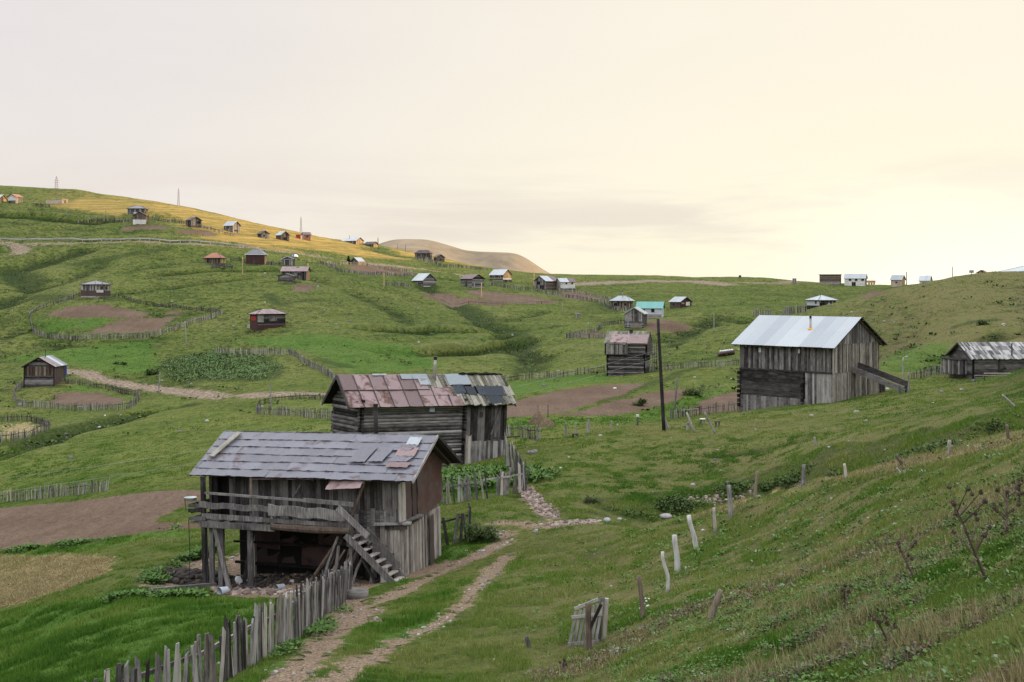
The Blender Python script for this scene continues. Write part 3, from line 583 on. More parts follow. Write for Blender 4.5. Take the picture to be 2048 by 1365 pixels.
# ------------------------------------------------------------------ buildings
class House:
    """near corner at the origin; +x runs along the left-hand face towards that corner, +y along the right-hand face away from it"""
    def __init__(s, name, label, x0, xc, x1, yt, ye, yb, phi=30, ridge='x', d=None, A=None, B=None, cat='house', ov=.4, tilt=(0, 0), group=None):
        if d is None: C_ = hit(xc, yb)
        else: C_ = V((xc - CX) / F * d, d, -(yb - HY) / F * d)
        th = R(phi) + math.atan((xc - CX) / F); ct, sn = math.cos(th), math.sin(th); dC = C_[1]
        k0, k1 = (x0 - CX) / F, (x1 - CX) / F
        s.A = A if A else (C_[0] - k0 * dC) / (ct + k0 * sn); s.B = B if B else (k1 * dC - C_[0]) / (sn - k1 * ct)
        s.A = min(max(s.A, 1), 22); s.B = min(max(s.B, 1), 22)
        s.h = (yb - ye) / F * dC; s.ridge = ridge; s.ov = ov; s.m = dC / F
        if ridge == 'x': dm = dC + s.B / 2 * ct
        elif ridge == 'y': dm = dC + s.A / 2 * sn
        else: dm = dC + s.A / 2 * sn + s.B / 2 * ct
        if ridge == 'flat': s.rh = 0
        else: s.rh = max(.25, -(yt - HY) / F * dm - C_[2] - s.h)
        if ridge in 'xy': k = s.rh / ((s.B if ridge == 'x' else s.A) / 2)
        else: k = s.rh / (min(s.A, s.B) / 2 + ov)
        s.k = k if s.rh else 0
        s.root = thing(name, label, cat, C_, -th, group); s.root.rotation_euler = (tilt[0], tilt[1], -th); s.C = C_; s.th = th
        s.back = -1.5
        s.wall_core()
    def length(s, f): return s.A if f in 'FK' else s.B
    def pt(s, f, q, z, out=0.0):
        return {'F': (-s.A + q, -out, z), 'R': (out, q, z), 'K': (-s.A + q, s.B + out, z), 'L': (-s.A - out, q, z)}[f]
    def top(s, f, q):
        L = s.length(f)
        if (s.ridge == 'x' and f in 'RL') or (s.ridge == 'y' and f in 'FK'): return s.h + s.rh * (1 - abs(2 * q / L - 1))
        return s.h
    def wall_core(s):
        g = MB(); e = .06; A, B, h = s.A, s.B, s.h; z0 = s.back
        g.box(-A + e, -e, e, B - e, z0, h - .03, 0.0)
        if s.ridge == 'x': g.add([(-A + e, e, h - .03), (-A + e, B - e, h - .03), (-A + e, B / 2, h + s.rh - .1), (-e, e, h - .03), (-e, B - e, h - .03), (-e, B / 2, h + s.rh - .1)], [(0, 1, 2), (3, 5, 4), (0, 2, 5, 3), (1, 4, 5, 2)], 0.0)
        if s.ridge == 'y': g.add([(-A + e, e, h - .03), (-e, e, h - .03), (-A / 2, e, h + s.rh - .1), (-A + e, B - e, h - .03), (-e, B - e, h - .03), (-A / 2, B - e, h + s.rh - .1)], [(0, 1, 2), (3, 5, 4), (0, 2, 5, 3), (1, 4, 5, 2)], 0.0)
        g.build('dark_core', W['black'], s.root)  # black box behind the boards keeps gaps and interior dark
    def boards(s, f, z0, z1, w=.22, q0=0, q1=None, mat='grey', name='wall', out=0.0, jag=0.0, t=.035, style='v', gap=.012, tone=None, mb=None, tlo=0, thi=1):
        """vertical planks, horizontal planks or round logs; z1=None means up to the roof"""
        L = s.length(f); q1 = L if q1 is None else q1; g = mb or MB(); top = s.top
        if style == 'v':
            q = q0
            while q < q1 - .02:
                ww = min(w * random.uniform(.7, 1.35), q1 - q); a, b = q, min(q + ww - gap, q1)
                ta = top(f, a) - .02 if z1 is None else z1 + J(jag * .3); tb = top(f, b) - .02 if z1 is None else ta
                zb = (z0 if z0 is not None else s.back) + (random.random() * jag if z0 is not None else 0); o = out + t + J(.012); la = J(.012)
                i, o2 = out - .03, o
                P = lambda qq, z, oo: s.pt(f, qq, z, oo)
                p = [P(a + la, zb, i), P(b + la, zb, i), P(b + la, zb, o2), P(a + la, zb, o2), P(a, ta, i), P(b, tb, i), P(b, tb, o2), P(a, ta, o2)]
                if f in 'FK' and f == 'F' or f == 'L': p = p[:4][::-1] + p[4:][::-1]
                g.hexa(p, random.uniform(tlo, thi) if tone is None else tone)
                if ta > s.h and top(f, (a + b) / 2) > max(ta, tb) + .03: pass
                q += ww
        else:
            z = z0 if z0 is not None else s.back; zt = max(top(f, q0), top(f, q1), top(f, (q0 + q1) / 2)) if z1 is None else z1
            while z < zt - .03:
                hh = min(w * random.uniform(.8, 1.25), zt - z); zm = z + hh
                a, b = q0, q1
                if z1 is None and zm > s.h:
                    fr = (zm - s.h) / s.rh * L / 2; a, b = max(q0, fr), min(q1, L - fr)
                    if b - a < .15: break
                if style == 'log':
                    ext = random.uniform(.12, .3) if z1 is not None or zm < s.h else 0
                    g.tube([s.pt(f, a - ext, z + hh / 2, out + J(.015)), s.pt(f, (a + b) / 2, z + hh / 2 + J(.02), out + J(.02)), s.pt(f, b + ext, z + hh / 2, out + J(.015))], hh / 2 * 1.04, 8)
                else:
                    o = out + t + J(.015); P = [s.pt(f, a, z, out - .03), s.pt(f, b, z, out - .03), s.pt(f, b, z, o), s.pt(f, a, z, o), s.pt(f, a, zm - gap, out - .03), s.pt(f, b, zm - gap, out - .03), s.pt(f, b, zm - gap, o - .01), s.pt(f, a, zm - gap, o - .01)]
                    g.hexa(P, random.uniform(tlo, thi) if tone is None else tone)
                z += hh
        if mb is None: return g.build(name, W[mat], s.root)
    def patch(s, f, fa, fb, z0, z1, mat, name='wall_patch', out=.07, rag=.04):
        g = MB(); L = s.length(f); a, b = fa * L, fb * L; za, zb = z0 * s.h, z1 * s.h
        p = [s.pt(f, a + J(rag), za + J(rag), out - .03), s.pt(f, b + J(rag), za + J(rag), out - .03), s.pt(f, b + J(rag), zb + J(rag), out - .03), s.pt(f, a + J(rag), zb + J(rag), out - .03)]
        q = [s.pt(f, *uv) for uv in []]
        n = V(*s.pt(f, 0, 0, 1)) - V(*s.pt(f, 0, 0, 0)); p2 = [V(*x) + n * .035 for x in p]
        g.hexa(p + p2); return g.build(name, W[mat], s.root)
    def window(s, f, fq, zc, w, h, frame='pale', pane='glass', name='window'):
        L = s.length(f); q = fq * L; z = zc * s.h; g = MB(); o = .06; b = max(.05, w * .1)
        def bar(a0, a1, z0, z1, oo): 
            P = [s.pt(f, a0, z0, 0), s.pt(f, a1, z0, 0), s.pt(f, a1, z0, oo), s.pt(f, a0, z0, oo), s.pt(f, a0, z1, 0), s.pt(f, a1, z1, 0), s.pt(f, a1, z1, oo), s.pt(f, a0, z1, oo)]; g.hexa(P)
        bar(q - w / 2 - b, q - w / 2, z - h / 2 - b, z + h / 2 + b, o + .03); bar(q + w / 2, q + w / 2 + b, z - h / 2 - b, z + h / 2 + b, o + .03)
        bar(q - w / 2, q + w / 2, z + h / 2, z + h / 2 + b, o + .027); bar(q - w / 2, q + w / 2, z - h / 2 - b, z - h / 2, o + .027)
        if h > .7: bar(q - b / 4, q + b / 4, z - h / 2, z + h / 2, o + .02)
        fr = g.build(name, W[frame], s.root); g = MB()
        P = [s.pt(f, q - w / 2, z - h / 2, 0), s.pt(f, q + w / 2, z - h / 2, 0), s.pt(f, q + w / 2, z - h / 2, o), s.pt(f, q - w / 2, z - h / 2, o), s.pt(f, q - w / 2, z + h / 2, 0), s.pt(f, q + w / 2, z + h / 2, 0), s.pt(f, q + w / 2, z + h / 2, o), s.pt(f, q - w / 2, z + h / 2, o)]
        g.hexa(P); g.build('pane', W[pane], fr); return fr
    def door(s, f, fq, w, h, mat='dark', z=0):
        q = fq * s.length(f); g = MB(); n = max(2, int(w / .22))
        for i in range(n):
            a = q - w / 2 + w * i / n; b = q - w / 2 + w * (i + 1) / n - .01
            g.hexa([s.pt(f, a, z, 0), s.pt(f, b, z, 0), s.pt(f, b, z, .07), s.pt(f, a, z, .07), s.pt(f, a, z + h, 0), s.pt(f, b, z + h, 0), s.pt(f, b, z + h, .07), s.pt(f, a, z + h, .07)])
        return g.build('door', W[mat], s.root)
    def slope(s, side):
        """(origin at the eave, vector along the eave, vector up the slope) of one roof plane"""
        ov, k, A, B, h = s.ov, s.k, s.A, s.B, s.h; og = getattr(s, 'og', ov)
        zr = h + s.rh + .05; ze = h - k * ov + .05
        if s.ridge == 'x':
            if side == 0: return V(-A - og, -ov, ze), V(A + 2 * og, 0, 0), V(0, B / 2 + ov, zr - ze)
            return V(og, B + ov, ze), V(-A - 2 * og, 0, 0), V(0, -B / 2 - ov, zr - ze)
        if side == 0: return V(ov, -og, ze), V(0, B + 2 * og, 0), V(-A / 2 - ov, 0, zr - ze)
        return V(-A - ov, B + og, ze), V(0, -B - 2 * og, 0), V(A / 2 + ov, 0, zr - ze)
    def slab(s, side, mats, n=None, t=.05, rows=1, rag=.015, name='roof', tl=.2, th_=.8):
        O, U, Vv = s.slope(side); N = np.cross(U, Vv); N /= np.linalg.norm(N); L = np.linalg.norm(U)
        n = n or max(2, int(L / .9)); groups = {}
        for i in range(n):
            for r in range(rows):
                mt = mats if isinstance(mats, str) else mats[int(i / n * len(mats))]
                g = groups.setdefault(mt, MB()); u0, u1 = i / n, (i + 1) / n
                v0, v1 = r / rows - (0.02 if r else 0), (r + 1) / rows; lift = (rows - r) * 0.012 + .006 * (i % 2) + J(.004); e = J(rag) / np.linalg.norm(Vv) if r == 0 else 0
                p = [O + U * u0 + Vv * (v0 + e), O + U * u1 + Vv * (v0 + e), O + U * u1 + Vv * v1, O + U * u0 + Vv * v1]
                g.hexa([q - N * .01 for q in p] + [q + N * (t + lift * .5) for q in p], random.uniform(tl, th_))
        return [g.build(name, W[mt], s.root) for mt, g in groups.items()]
    def roof(s, mats='darkroof', edge=None, **kw):
        if s.ridge in 'xy':
            r = s.slab(0, mats, **kw); s.slab(1, mats if isinstance(mats, str) else mats[0], **kw)
            # barge boards
            g = MB()
            for sd_ in (0, 1):
                O, U, Vv = s.slope(sd_)
                for e in (0.0, 1.0): g.beam(O + U * e + V(0, 0, -.07), O + U * e + Vv + V(0, 0, -.07), .05, .14)
            each(g, 'barge_board', W[edge or 'dark'], s.root); return r
        if s.ridge == 'flat':
            g = MB(); g.box(-s.A - s.ov, s.ov, -s.ov, s.B + s.ov, s.h, s.h + .18); return g.build('roof', W[mats], s.root)
        A, B, h, ov = s.A, s.B, s.h, s.ov; z0 = h - .02; zr = h + s.rh; e = min(A, B) / 2 * .96
        x0, x1, y0, y1 = -A - ov, ov, -ov, B + ov
        if A >= B: r0, r1 = (x0 + e + ov, (y0 + y1) / 2), (x1 - e - ov, (y0 + y1) / 2)
        else: r0, r1 = ((x0 + x1) / 2, y0 + e + ov), ((x0 + x1) / 2, y1 - e - ov)
        cs = [(x0, y0), (x1, y0), (x1, y1), (x0, y1)]
        faces = [[cs[0], cs[1], r1, r0], [cs[1], cs[2], r1], [cs[2], cs[3], r0, r1], [cs[3], cs[0], r0]] if A >= B else [[cs[0], cs[1], r0], [cs[1], cs[2], r1, r0], [cs[2], cs[3], r1], [cs[3], cs[0], r0, r1]]
        g = MB(); sc_ = {}
        for fc in faces:
            # strips along the eave so that the sheets show
            a, b = V(*fc[0], z0), V(*fc[1], z0); tl, tr = (V(*fc[3], zr), V(*fc[2], zr)) if len(fc) == 4 else (V(*fc[2], zr),) * 2
            n = max(2, int(np.linalg.norm(b - a) / 1.1))
            for i in range(n):
                u0, u1 = i / n, (i + 1) / n; dz = V(0, 0, .006 * (i % 2) + J(.004))
                p = [a + (b - a) * u0, a + (b - a) * u1, tl + (tr - tl) * u1, tl + (tr - tl) * u0]
                g.add([q + dz for q in p], [(0, 1, 2, 3)], random.uniform(.2, .8))
        g.add([(x0, y0, z0 - .02), (x1, y0, z0 - .02), (x1, y1, z0 - .02), (x0, y1, z0 - .02)], [(3, 2, 1, 0)], .1)
        o = g.build('roof', W[mats], s.root)
        q = MB()
        for i in range(4): q.beam((*cs[i], z0 - .04), (*cs[(i + 1) % 4], z0 - .04), .06, .14)
        for i, rr in ((0, r0), (1, r1 if A >= B else r0), (2, r1), (3, r0 if A >= B else r1)): q.beam((*cs[i], z0 + .02), (*rr, zr + .03), .10, .05)
        each(q, 'eave_board', W[edge or 'dark'], s.root); return o
    def flue(s, x, y, zt, r=.09, mat='pipe', zb=None, collar=False):
        g = MB(); zb = s.h * .8 if zb is None else zb; g.tube([(x, y, zb), (x, y, zt)], r, 10); g.tube([(x, y, zt - .02), (x, y, zt + .02)], r * 1.15, 10, .1)
        o = g.build('chimney', W[mat], s.root, True)
        k = MB(); k.tube([(x, y, zt - .25), (x, y, zt + .03)], r * 1.04, 10); k.build('sooty_end', W['black_metal'], o)
        return o
    def skin(s, spec, board=.3):
        """spec: {'F': [(bottom, top, material, style), ...], 'R': ...}; fractions of the eave height, top None = up to the roof"""
        spec = dict(spec); spec.setdefault('R', spec['F']); spec.setdefault('K', spec['F']); spec.setdefault('L', spec['R'])
        acc = {}
        for f, rows in spec.items():
            for i, (a, b, m_, st) in enumerate(rows):
                nm = 'wall' if b is None else 'lower_wall'
                mb = acc.setdefault((nm, m_, f), MB())
                s.boards(f, None if a == 0 else a * s.h, None if b is None else b * s.h, w=board, style=st, mb=mb, t=.035 if b is None else .02)
        for (nm, m_, f_), mb in acc.items(): mb.build(nm, W[m_], s.root)

v_, h_, lg = 'v', 'h', 'log'
def simple(label, x0, xc, x1, yt, ye, yb, phi, ridge, roof, spec, wins=(), doors=(), flue=None, cat='house', name='wooden_house', edge=None, patches=(), **kw):
    H = House(name, label, x0, xc, x1, yt, ye, yb, phi, ridge, cat=cat, **kw)
    H.skin(spec, board=max(.25, 1.2 * H.m)); H.roof(roof, edge=edge)
    for w in wins: H.window(*w)
    for w in doors: H.door(*w)
    for w in patches: H.patch(*w)
    if flue: H.flue(-H.A * flue[0], H.B * flue[1], H.h + H.rh + flue[2], max(.1, .55 * H.m))
    return H
g2 = lambda lo, hi, f=.5: [(0, f, lo, 'v'), (f, None, hi, 'v')]
W1 = lambda m_, st='v': [(0, None, m_, st)]
simple('hip roofed house cut by the picture edge on the high left slope, pale roof', -14, -4, 15, 390, 399, 408, 40, 'x', 'white', {'F': W1('whitewall', 'p'), 'R': W1('gold')}, [('R', .5, .5, .8, .8)])
simple('tall house with rust roof and white gable panel beside the pale roofed house', 16, 31, 45, 388.5, 393.5, 408, 40, 'y', 'orange', {'F': [(0, .45, 'dark', 'v'), (.45, None, 'whitewall', 'v')], 'R': W1('pale')}, [('R', .5, .6, .8, .8)])
simple('unfinished concrete block house standing behind a long white wall', 111, 124, 136, 398, 399, 408, 45, 'flat', 'concrete', {'F': W1('concrete', 'p')}, [('R', .5, .5, 1.2, 1.2, 'concrete')], ov=.15)
simple('wide hipped house with mauve roof on the upper left slope, above the white based barn', 255, 290, 296, 412, 418, 430, 14, 'hip', 'mauve', {'F': W1('grey'), 'R': W1('dark')}, [('F', .3, .55, 1, 1), ('F', .55, .55, 1, 1)], patches=[('F', .35, .55, .1, .4, 'whitewall')])
simple('two storey barn with white lower wall directly below the wide hipped house', 266, 292, 295.5, 424, 431.5, 449, 10, 'y', 'darkroof', {'F': [(0, .52, 'whitewall', 'v'), (.52, None, 'brown', 'v')], 'R': W1('brown')}, [('F', .25, .75, .7, .7)], cat='barn', name='barn')
simple('grey gabled house alone below the golden crest, dark opening on one corner', 372, 381, 403, 434.5, 440.5, 456, 58, 'x', 'darkroof', {'F': W1('dark'), 'R': W1('grey')}, [('R', .75, .7, 1.4, 1.0, 'dark')], patches=[('R', 0, .85, .05, .3, 'rustwall')], flue=(.6, .5, .8))
simple('tall plank house with pale metal roof at the edge of the golden grass', 448, 465, 481, 443, 451, 466, 42, 'x', 'zinc', {'F': W1('grey'), 'R': W1('pale')}, [('F', .5, .7, .8, .8)], patches=[('R', .2, .7, .2, .4, 'dark')])
simple('tiny dark gabled hut between two larger houses below the crest', 515, 522, 538, 462, 467.5, 476.5, 58, 'x', 'darkroof', {'F': W1('dark'), 'R': W1('grey')}, [('R', .4, .5, .7, .7)], flue=(.8, .5, .8))
simple('small house with pale roof and front balcony below the crest', 552, 562, 578.5, 463, 470, 481, 58, 'x', 'zinc', {'F': W1('rustwall'), 'R': W1('brown')}, [('R', .5, .3, 1.6, .8, 'dark')])
simple('narrow reddish house with purple roof and a red annex near the thin mast', 604, 608, 621, 465, 469.5, 480, 75, 'y', 'brownroof', {'F': W1('concrete', 'v'), 'R': W1('orange')}, [('R', .5, .6, .7, .7)])
simple('little red and white annex next to the narrow reddish house', 592, 601, 604, 469, 471, 479, 30, 'flat', 'redwall', {'F': W1('red'), 'R': W1('concrete')}, cat='shed', name='shed', ov=.1)
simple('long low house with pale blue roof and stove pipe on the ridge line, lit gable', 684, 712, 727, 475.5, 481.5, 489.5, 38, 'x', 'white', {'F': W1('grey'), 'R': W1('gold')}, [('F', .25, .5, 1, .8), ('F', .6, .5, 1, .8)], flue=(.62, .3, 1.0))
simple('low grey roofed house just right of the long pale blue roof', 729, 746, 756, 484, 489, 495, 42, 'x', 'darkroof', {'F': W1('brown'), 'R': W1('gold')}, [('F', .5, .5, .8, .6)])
simple('hipped two storey house on the rim below the distant mountain', 830, 860, 864, 500.5, 507, 521, 16, 'hip', 'darkroof', {'F': g2('grey', 'brown', .4), 'R': W1('dark')}, [('F', .3, .75, .9, .8), ('F', .7, .75, .9, .8)])
simple('small gabled log cabin next to the hipped house on the rim', 868, 873, 889, 509.5, 515.5, 523.5, 62, 'x', 'darkroof', {'F': W1('dark'), 'R': W1('brown', 'h')}, [('R', .5, .5, .7, .6)])
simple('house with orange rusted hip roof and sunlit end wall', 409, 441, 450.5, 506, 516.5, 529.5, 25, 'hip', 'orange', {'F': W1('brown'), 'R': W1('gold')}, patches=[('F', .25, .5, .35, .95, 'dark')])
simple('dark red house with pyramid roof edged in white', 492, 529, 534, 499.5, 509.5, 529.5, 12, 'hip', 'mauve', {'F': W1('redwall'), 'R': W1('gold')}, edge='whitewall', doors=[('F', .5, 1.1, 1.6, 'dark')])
simple('grey two storey house with dark front gable, behind the long mauve roof', 564, 586, 589.5, 513.5, 519, 533, 14, 'y', 'darkroof', {'F': [(0, .9, 'grey', 'v'), (.9, None, 'redwall', 'v')], 'R': W1('dark')}, edge='whitewall', patches=[('F', 0, 1, .85, .95, 'zinc')])
simple('long house with flat mauve roof front and lit corner post', 563, 613, 617, 534, 542.5, 562, 10, 'x', 'rustroof', {'F': W1('dark'), 'R': W1('gold')}, [('F', .55, .72, .9, .8, 'grey'), ('F', .7, .72, .9, .8, 'grey')], d=377, B=6, patches=[('F', .5, .64, .5, .9, 'grey'), ('F', .72, .84, .5, .9, 'grey')])
simple('low weathered log hut in front of the long mauve roofed house', 556, 586, 590.5, 547.5, 553, 568, 14, 'y', 'darkroof', {'F': W1('grey', 'h'), 'R': W1('dark', 'h')}, name='log_hut', cat='hut')
H = simple('hipped house on a stone footing above the two ploughed gardens', 162, 191, 221, 561.5, 569, 598, 44, 'hip', 'mauve', {'F': [(0, .18, 'stone', 'p'), (.18, .55, 'rustwall', 'v'), (.55, None, 'grey', 'v')], 'R': [(0, .18, 'stone', 'p'), (.18, .55, 'rustwall', 'v'), (.55, None, 'pale', 'v')]}, [('R', .4, .75, .9, .8), ('R', .7, .72, .9, .8, 'pale')], flue=(.05, .5, -.6), patches=[('R', .05, .5, .42, .6, 'whitewall'), ('F', .02, .15, .6, .95, 'pale')])
H = simple('hip roofed red and grey house alone on the green slope', 500, 515, 570.5, 618.5, 628.5, 662, 66, 'hip', 'rustroof', {'F': [(0, .5, 'redwall', 'v'), (.5, None, 'redwall', 'v')], 'R': [(0, .33, 'redwall', 'v'), (.33, None, 'dark', 'h')]}, [('R', .55, .8, 1.0, 1.3, 'grey')], patches=[('R', 0, .22, .5, 1, 'grey'), ('R', .42, .7, .55, .99, 'grey'), ('F', .2, .8, .6, .85, 'red')], ov=.55)
g = MB(); g.box(-H.A - 1.6, -H.A - .2, 0, 1.4, -.6, 1.3); g.build('lean_to', W['grey'], H.root)
simple('small gabled house with pale blue roof next to the conifer, sunlit side', 702, 716, 728, 515.5, 522.5, 530, 40, 'y', 'zinc', {'F': W1('dark'), 'R': W1('gold')}, [('F', .5, .5, .8, .7)])
simple('white roofed house with grey plank gable in the middle slope', 825.5, 846, 872, 547.5, 561, 575, 52, 'x', 'white', {'F': W1('log', 'h'), 'R': W1('grey', 'h')}, doors=[('F', .4, 1.4, 1.5, 'grey')], patches=[('R', .05, .95, .05, .14, 'whitewall')], flue=(.5, .7, .5))
simple('brown roofed log house just below the long picket fence', 921.5, 944, 968, 549.5, 557.5, 577, 50, 'x', 'brownroof', {'F': W1('log', 'h'), 'R': W1('grey', 'h')}, doors=[('R', .18, 1.0, 2.0, 'pale'), ('F', .5, 1.5, 2.6, 'dark')])
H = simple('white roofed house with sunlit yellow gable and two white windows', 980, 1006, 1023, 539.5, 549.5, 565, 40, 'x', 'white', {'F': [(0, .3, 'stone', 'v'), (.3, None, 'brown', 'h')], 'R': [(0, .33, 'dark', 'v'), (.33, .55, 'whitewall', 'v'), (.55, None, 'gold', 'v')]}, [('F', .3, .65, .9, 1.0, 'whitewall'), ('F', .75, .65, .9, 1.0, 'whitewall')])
H = simple('gabled house with half white, half mauve roof beside the white walled house', 1069, 1091, 1117, 552.5, 562, 580, 42, 'y', ['white', 'brownroof'], {'F': W1('grey'), 'R': W1('brown', 'h')}, [('F', .35, .75, 1.6, 1.0, 'dark')], doors=[('F', .65, 2, 1.8, 'black')])
H = simple('white walled house with two small windows under its eave', 1112, 1121, 1150, 557, 564, 581, 66, 'y', ['white', 'brownroof'], {'F': W1('pale'), 'R': [(0, .22, 'grey', 'v'), (.22, None, 'whitewall', 'p')]}, [('R', .4, .8, .7, .7, 'whitewall'), ('R', .8, .8, .7, .7, 'whitewall')])
H = simple('hip roofed pale house with thin stove pipe inside a curved picket fence', 1222, 1258, 1266, 592, 602.5, 617, 22, 'hip', 'zinc', {'F': W1('brown'), 'R': W1('grey')}, [('F', .25, .5, 1.2, 1.0, 'pale'), ('F', .8, .5, 1.0, 1.0, 'gold')], flue=(.42, .3, 1.6), ov=.7)
H = simple('long house with turquoise roof and pale blue wall', 1274, 1323.5, 1326, 604.5, 616.5, 636, 5, 'x', 'teal', {'F': [(0, .35, 'stone', 'p'), (.35, None, 'bluewall', 'p')], 'R': W1('bluewall', 'p')}, [('F', .2, .78, .35, 1.1, 'bluewall'), ('F', .25, .78, .35, 1.1, 'bluewall'), ('F', .3, .78, .35, 1.1, 'bluewall'), ('F', .64, .78, .8, 1.1, 'brown'), ('F', .78, .78, .8, 1.1, 'whitewall', 'bluewall')], B=6)
H = simple('tall grey plank barn with front gable below the turquoise roof', 1249.5, 1287, 1291, 615.5, 628, 657, 8, 'y', 'zinc', {'F': [(0, .45, 'log', 'h'), (.45, None, 'grey', 'v')], 'R': W1('dark')}, patches=[('F', .02, .36, .45, .92, 'grey'), ('F', .15, .2, .05, .6, 'zinc'), ('F', .3, .9, 0.02, .2, 'brown')], cat='barn', name='barn', edge='zinc', B=6)
H = simple('dark red gabled house with blue grey roof on the open meadow', 1340, 1360.5, 1383, 594.5, 604, 616.5, 44, 'x', 'zinc', {'F': W1('rustwall'), 'R': W1('redwall')}, [('F', .4, .5, .8, .7)], patches=[('R', .5, .85, .35, .95, 'whitewall'), ('R', .1, .35, .6, .85, 'concrete')])
H = simple('hipped house with pale roof half sunk behind the right hand slope', 1614, 1638, 1672, 590.5, 600.5, 619, 54, 'hip', 'white', {'F': [(0, .4, 'black', 'v'), (.4, None, 'bluewall', 'v')], 'R': W1('grey')}, [('F', .75, .75, .9, .9, 'whitewall'), ('R', .2, .4, 1.4, 1.4, 'dark')], d=325, ov=.6)
simple('low brown stone barn with flat roof on the skyline', 1639, 1680, 1682, 549, 550, 571, 4, 'flat', 'darkroof', {'F': [(0, .35, 'stone', 'p'), (.35, None, 'brown', 'h')]}, cat='barn', name='barn', B=7, ov=.4)
simple('white house with pale roof and tiny windows on the skyline', 1689, 1730, 1733, 548.5, 557, 572.5, 6, 'x', 'zinc', {'F': W1('whitewall', 'p'), 'R': W1('pale')}, [('F', .27, .82, .9, .9, 'pale'), ('F', .57, .82, .9, .9, 'pale'), ('F', .88, .82, .9, .9, 'pale'), ('F', .45, .22, 1.4, 1.6, 'grey')], B=7)
simple('small pink walled house with blue roof on the skyline', 1782, 1803, 1810, 551, 559, 571.5, 22, 'x', 'zinc', {'F': W1('concrete', 'v'), 'R': W1('gold')}, [('F', .5, .5, .7, .7, 'concrete')], d=470)
simple('small white house half hidden by the crest on the skyline', 1839, 1858, 1861, 552, 561, 573, 10, 'x', 'white', {'F': W1('whitewall', 'v')}, [('F', .4, .5, .7, .7)], d=440, B=5)
simple('tiny sunlit hut peeping over the right hand crest', 1955, 1970, 1972, 541, 545, 555, 8, 'y', 'brownroof', {'F': W1('gold')}, [('F', .5, .6, .8, .6)], d=330, B=4, name='wooden_hut', cat='hut')
simple('broad house with low pale hip roof at the top of the right hand crest', 2002, 2090, 2120, 530.5, 543.5, 556, 20, 'hip', 'white', {'F': W1('pale')}, [('F', .2, .7, 1, .8)], d=320, ov=1.0)
simple('tiny outhouse on the terraced slope below the fenced fields', 1152, 1157, 1159, 627, 628.5, 638, 25, 'flat', 'zinc', {'F': W1('grey')}, doors=[('F', .5, .7, 1.5, 'pale')], cat='outhouse', name='outhouse', ov=.1)
simple('lone outhouse on the skyline left of the stone barn', 1585, 1590, 1592.5, 557, 558, 567.5, 25, 'flat', 'zinc', {'F': W1('grey')}, cat='outhouse', name='outhouse', ov=.1)

# --- hut in the walled garden, left
H = House('garden_hut', 'dark hut with mauve roof standing at the head of the oval fenced garden', 48.5, 108, 131, 715.5, 733, 773, 20, 'y', cat='hut', ov=.35)
H.skin({'F': [(0, .52, 'log', 'h'), (.52, .98, 'brown', 'v'), (.98, None, 'log', 'h')], 'R': [(0, None, 'rustwall', 'v')]}, board=.27)
H.slab(0, ['rustroof', 'mauve', 'white', 'mauve'], n=8); H.slab(1, 'mauve', n=8)
g = MB()
for e in (0., 1.):
    for sd_ in (0, 1):
        O, U, Vv = H.slope(sd_); g.beam(O + U * e + V(0, 0, -.08), O + U * e + Vv + V(0, 0, -.08), .06, .2)
for q in (-H.A, 0): g.beam((q, -.05, -1), (q, -.05, H.h), .16)
each(g, 'timber_frame', W['black'], H.root)
H.window('R', .75, .85, .35, .5, 'log'); H.window('R', .72, .2, .35, .5, 'pale'); H.flue(-H.A * .45, H.B * .4, H.h + H.rh + 1.3, .06, 'black_metal')
g = MB(); g.box(.06, .12, H.B * .93, H.B * 1.06, H.h * .42, H.h * .9); g.build('blue_panel', W['tentblue'], H.root)

# --- black hut in the valley floor
H = House('log_hut', 'blackened two storey log hut with overhanging upper floor and patchwork mauve roof', 1213, 1291, 1300, 664, 685.5, 742, 8, 'x', d=180, B=5.0, cat='hut', ov=.45); H.og = .35
z1 = H.h * .58
H.boards('F', None, z1, .26, style='log', mat='log', q0=.5, q1=H.A - .5, name='lower_wall'); H.boards('R', None, z1, .26, style='h', mat='log', name='lower_wall')
H.boards('L', None, z1, .26, style='h', mat='log', name='lower_wall'); H.boards('K', None, H.h, .26, style='h', mat='log', name='back_wall')
H.boards('F', z1, H.h, .2, mat='grey', q0=0, q1=H.A * .55, out=.45, name='wall', tlo=.1, thi=.9); H.boards('F', z1, H.h, .22, style='h', mat='log', q0=H.A * .55, name='wall', out=.05)
for f in 'RL': H.boards(f, z1, None, .2, mat='dark', name='wall', out=.25)
g = MB(); g.box(-H.A - .25, -H.A * .45, -.47, .0, z1 - .12, z1); g.box(0, 1.1, 0, H.B, z1 - .1, z1); each(g, 'floor_beam', W['dark'], H.root)
g = MB()
for y in (.1, H.B * .5, H.B - .1): g.beam((1.05, y, -1), (1.05, y, H.h - .1), .12)
for z in (z1 + .35, z1 + .8): g.beam((1.05, 0, z), (1.05, H.B, z), .1, .05)
for y in (0, .4): g.beam((1.0, y + .2, z1), (4.2, y + .6, -.3), .12)
each(g, 'balcony', W['dark'], H.root)
for sd_ in (0, 1): H.slab(sd_, 'shingle', n=16, rows=4, rag=.25, t=.03)
O, U, Vv = H.slope(0); N = np.cross(U, Vv); N /= np.linalg.norm(N)
g = MB()
for i, (u0, u1, v0, v1, tn) in enumerate([(.14, .56, 0, .72, .75), (.56, .99, 0, .7, .45)]):
    g.hexa([O + U * u + Vv * w_ + N * .10 for u, w_ in ((u0, v0), (u1, v0), (u1, v1 - .03), (u0, v1))] + [O + U * u + Vv * w_ + N * .13 for u, w_ in ((u0, v0), (u1, v0), (u1, v1 - .03), (u0, v1))], tn)
g.build('roof_patch', W['rustroof'], H.root)
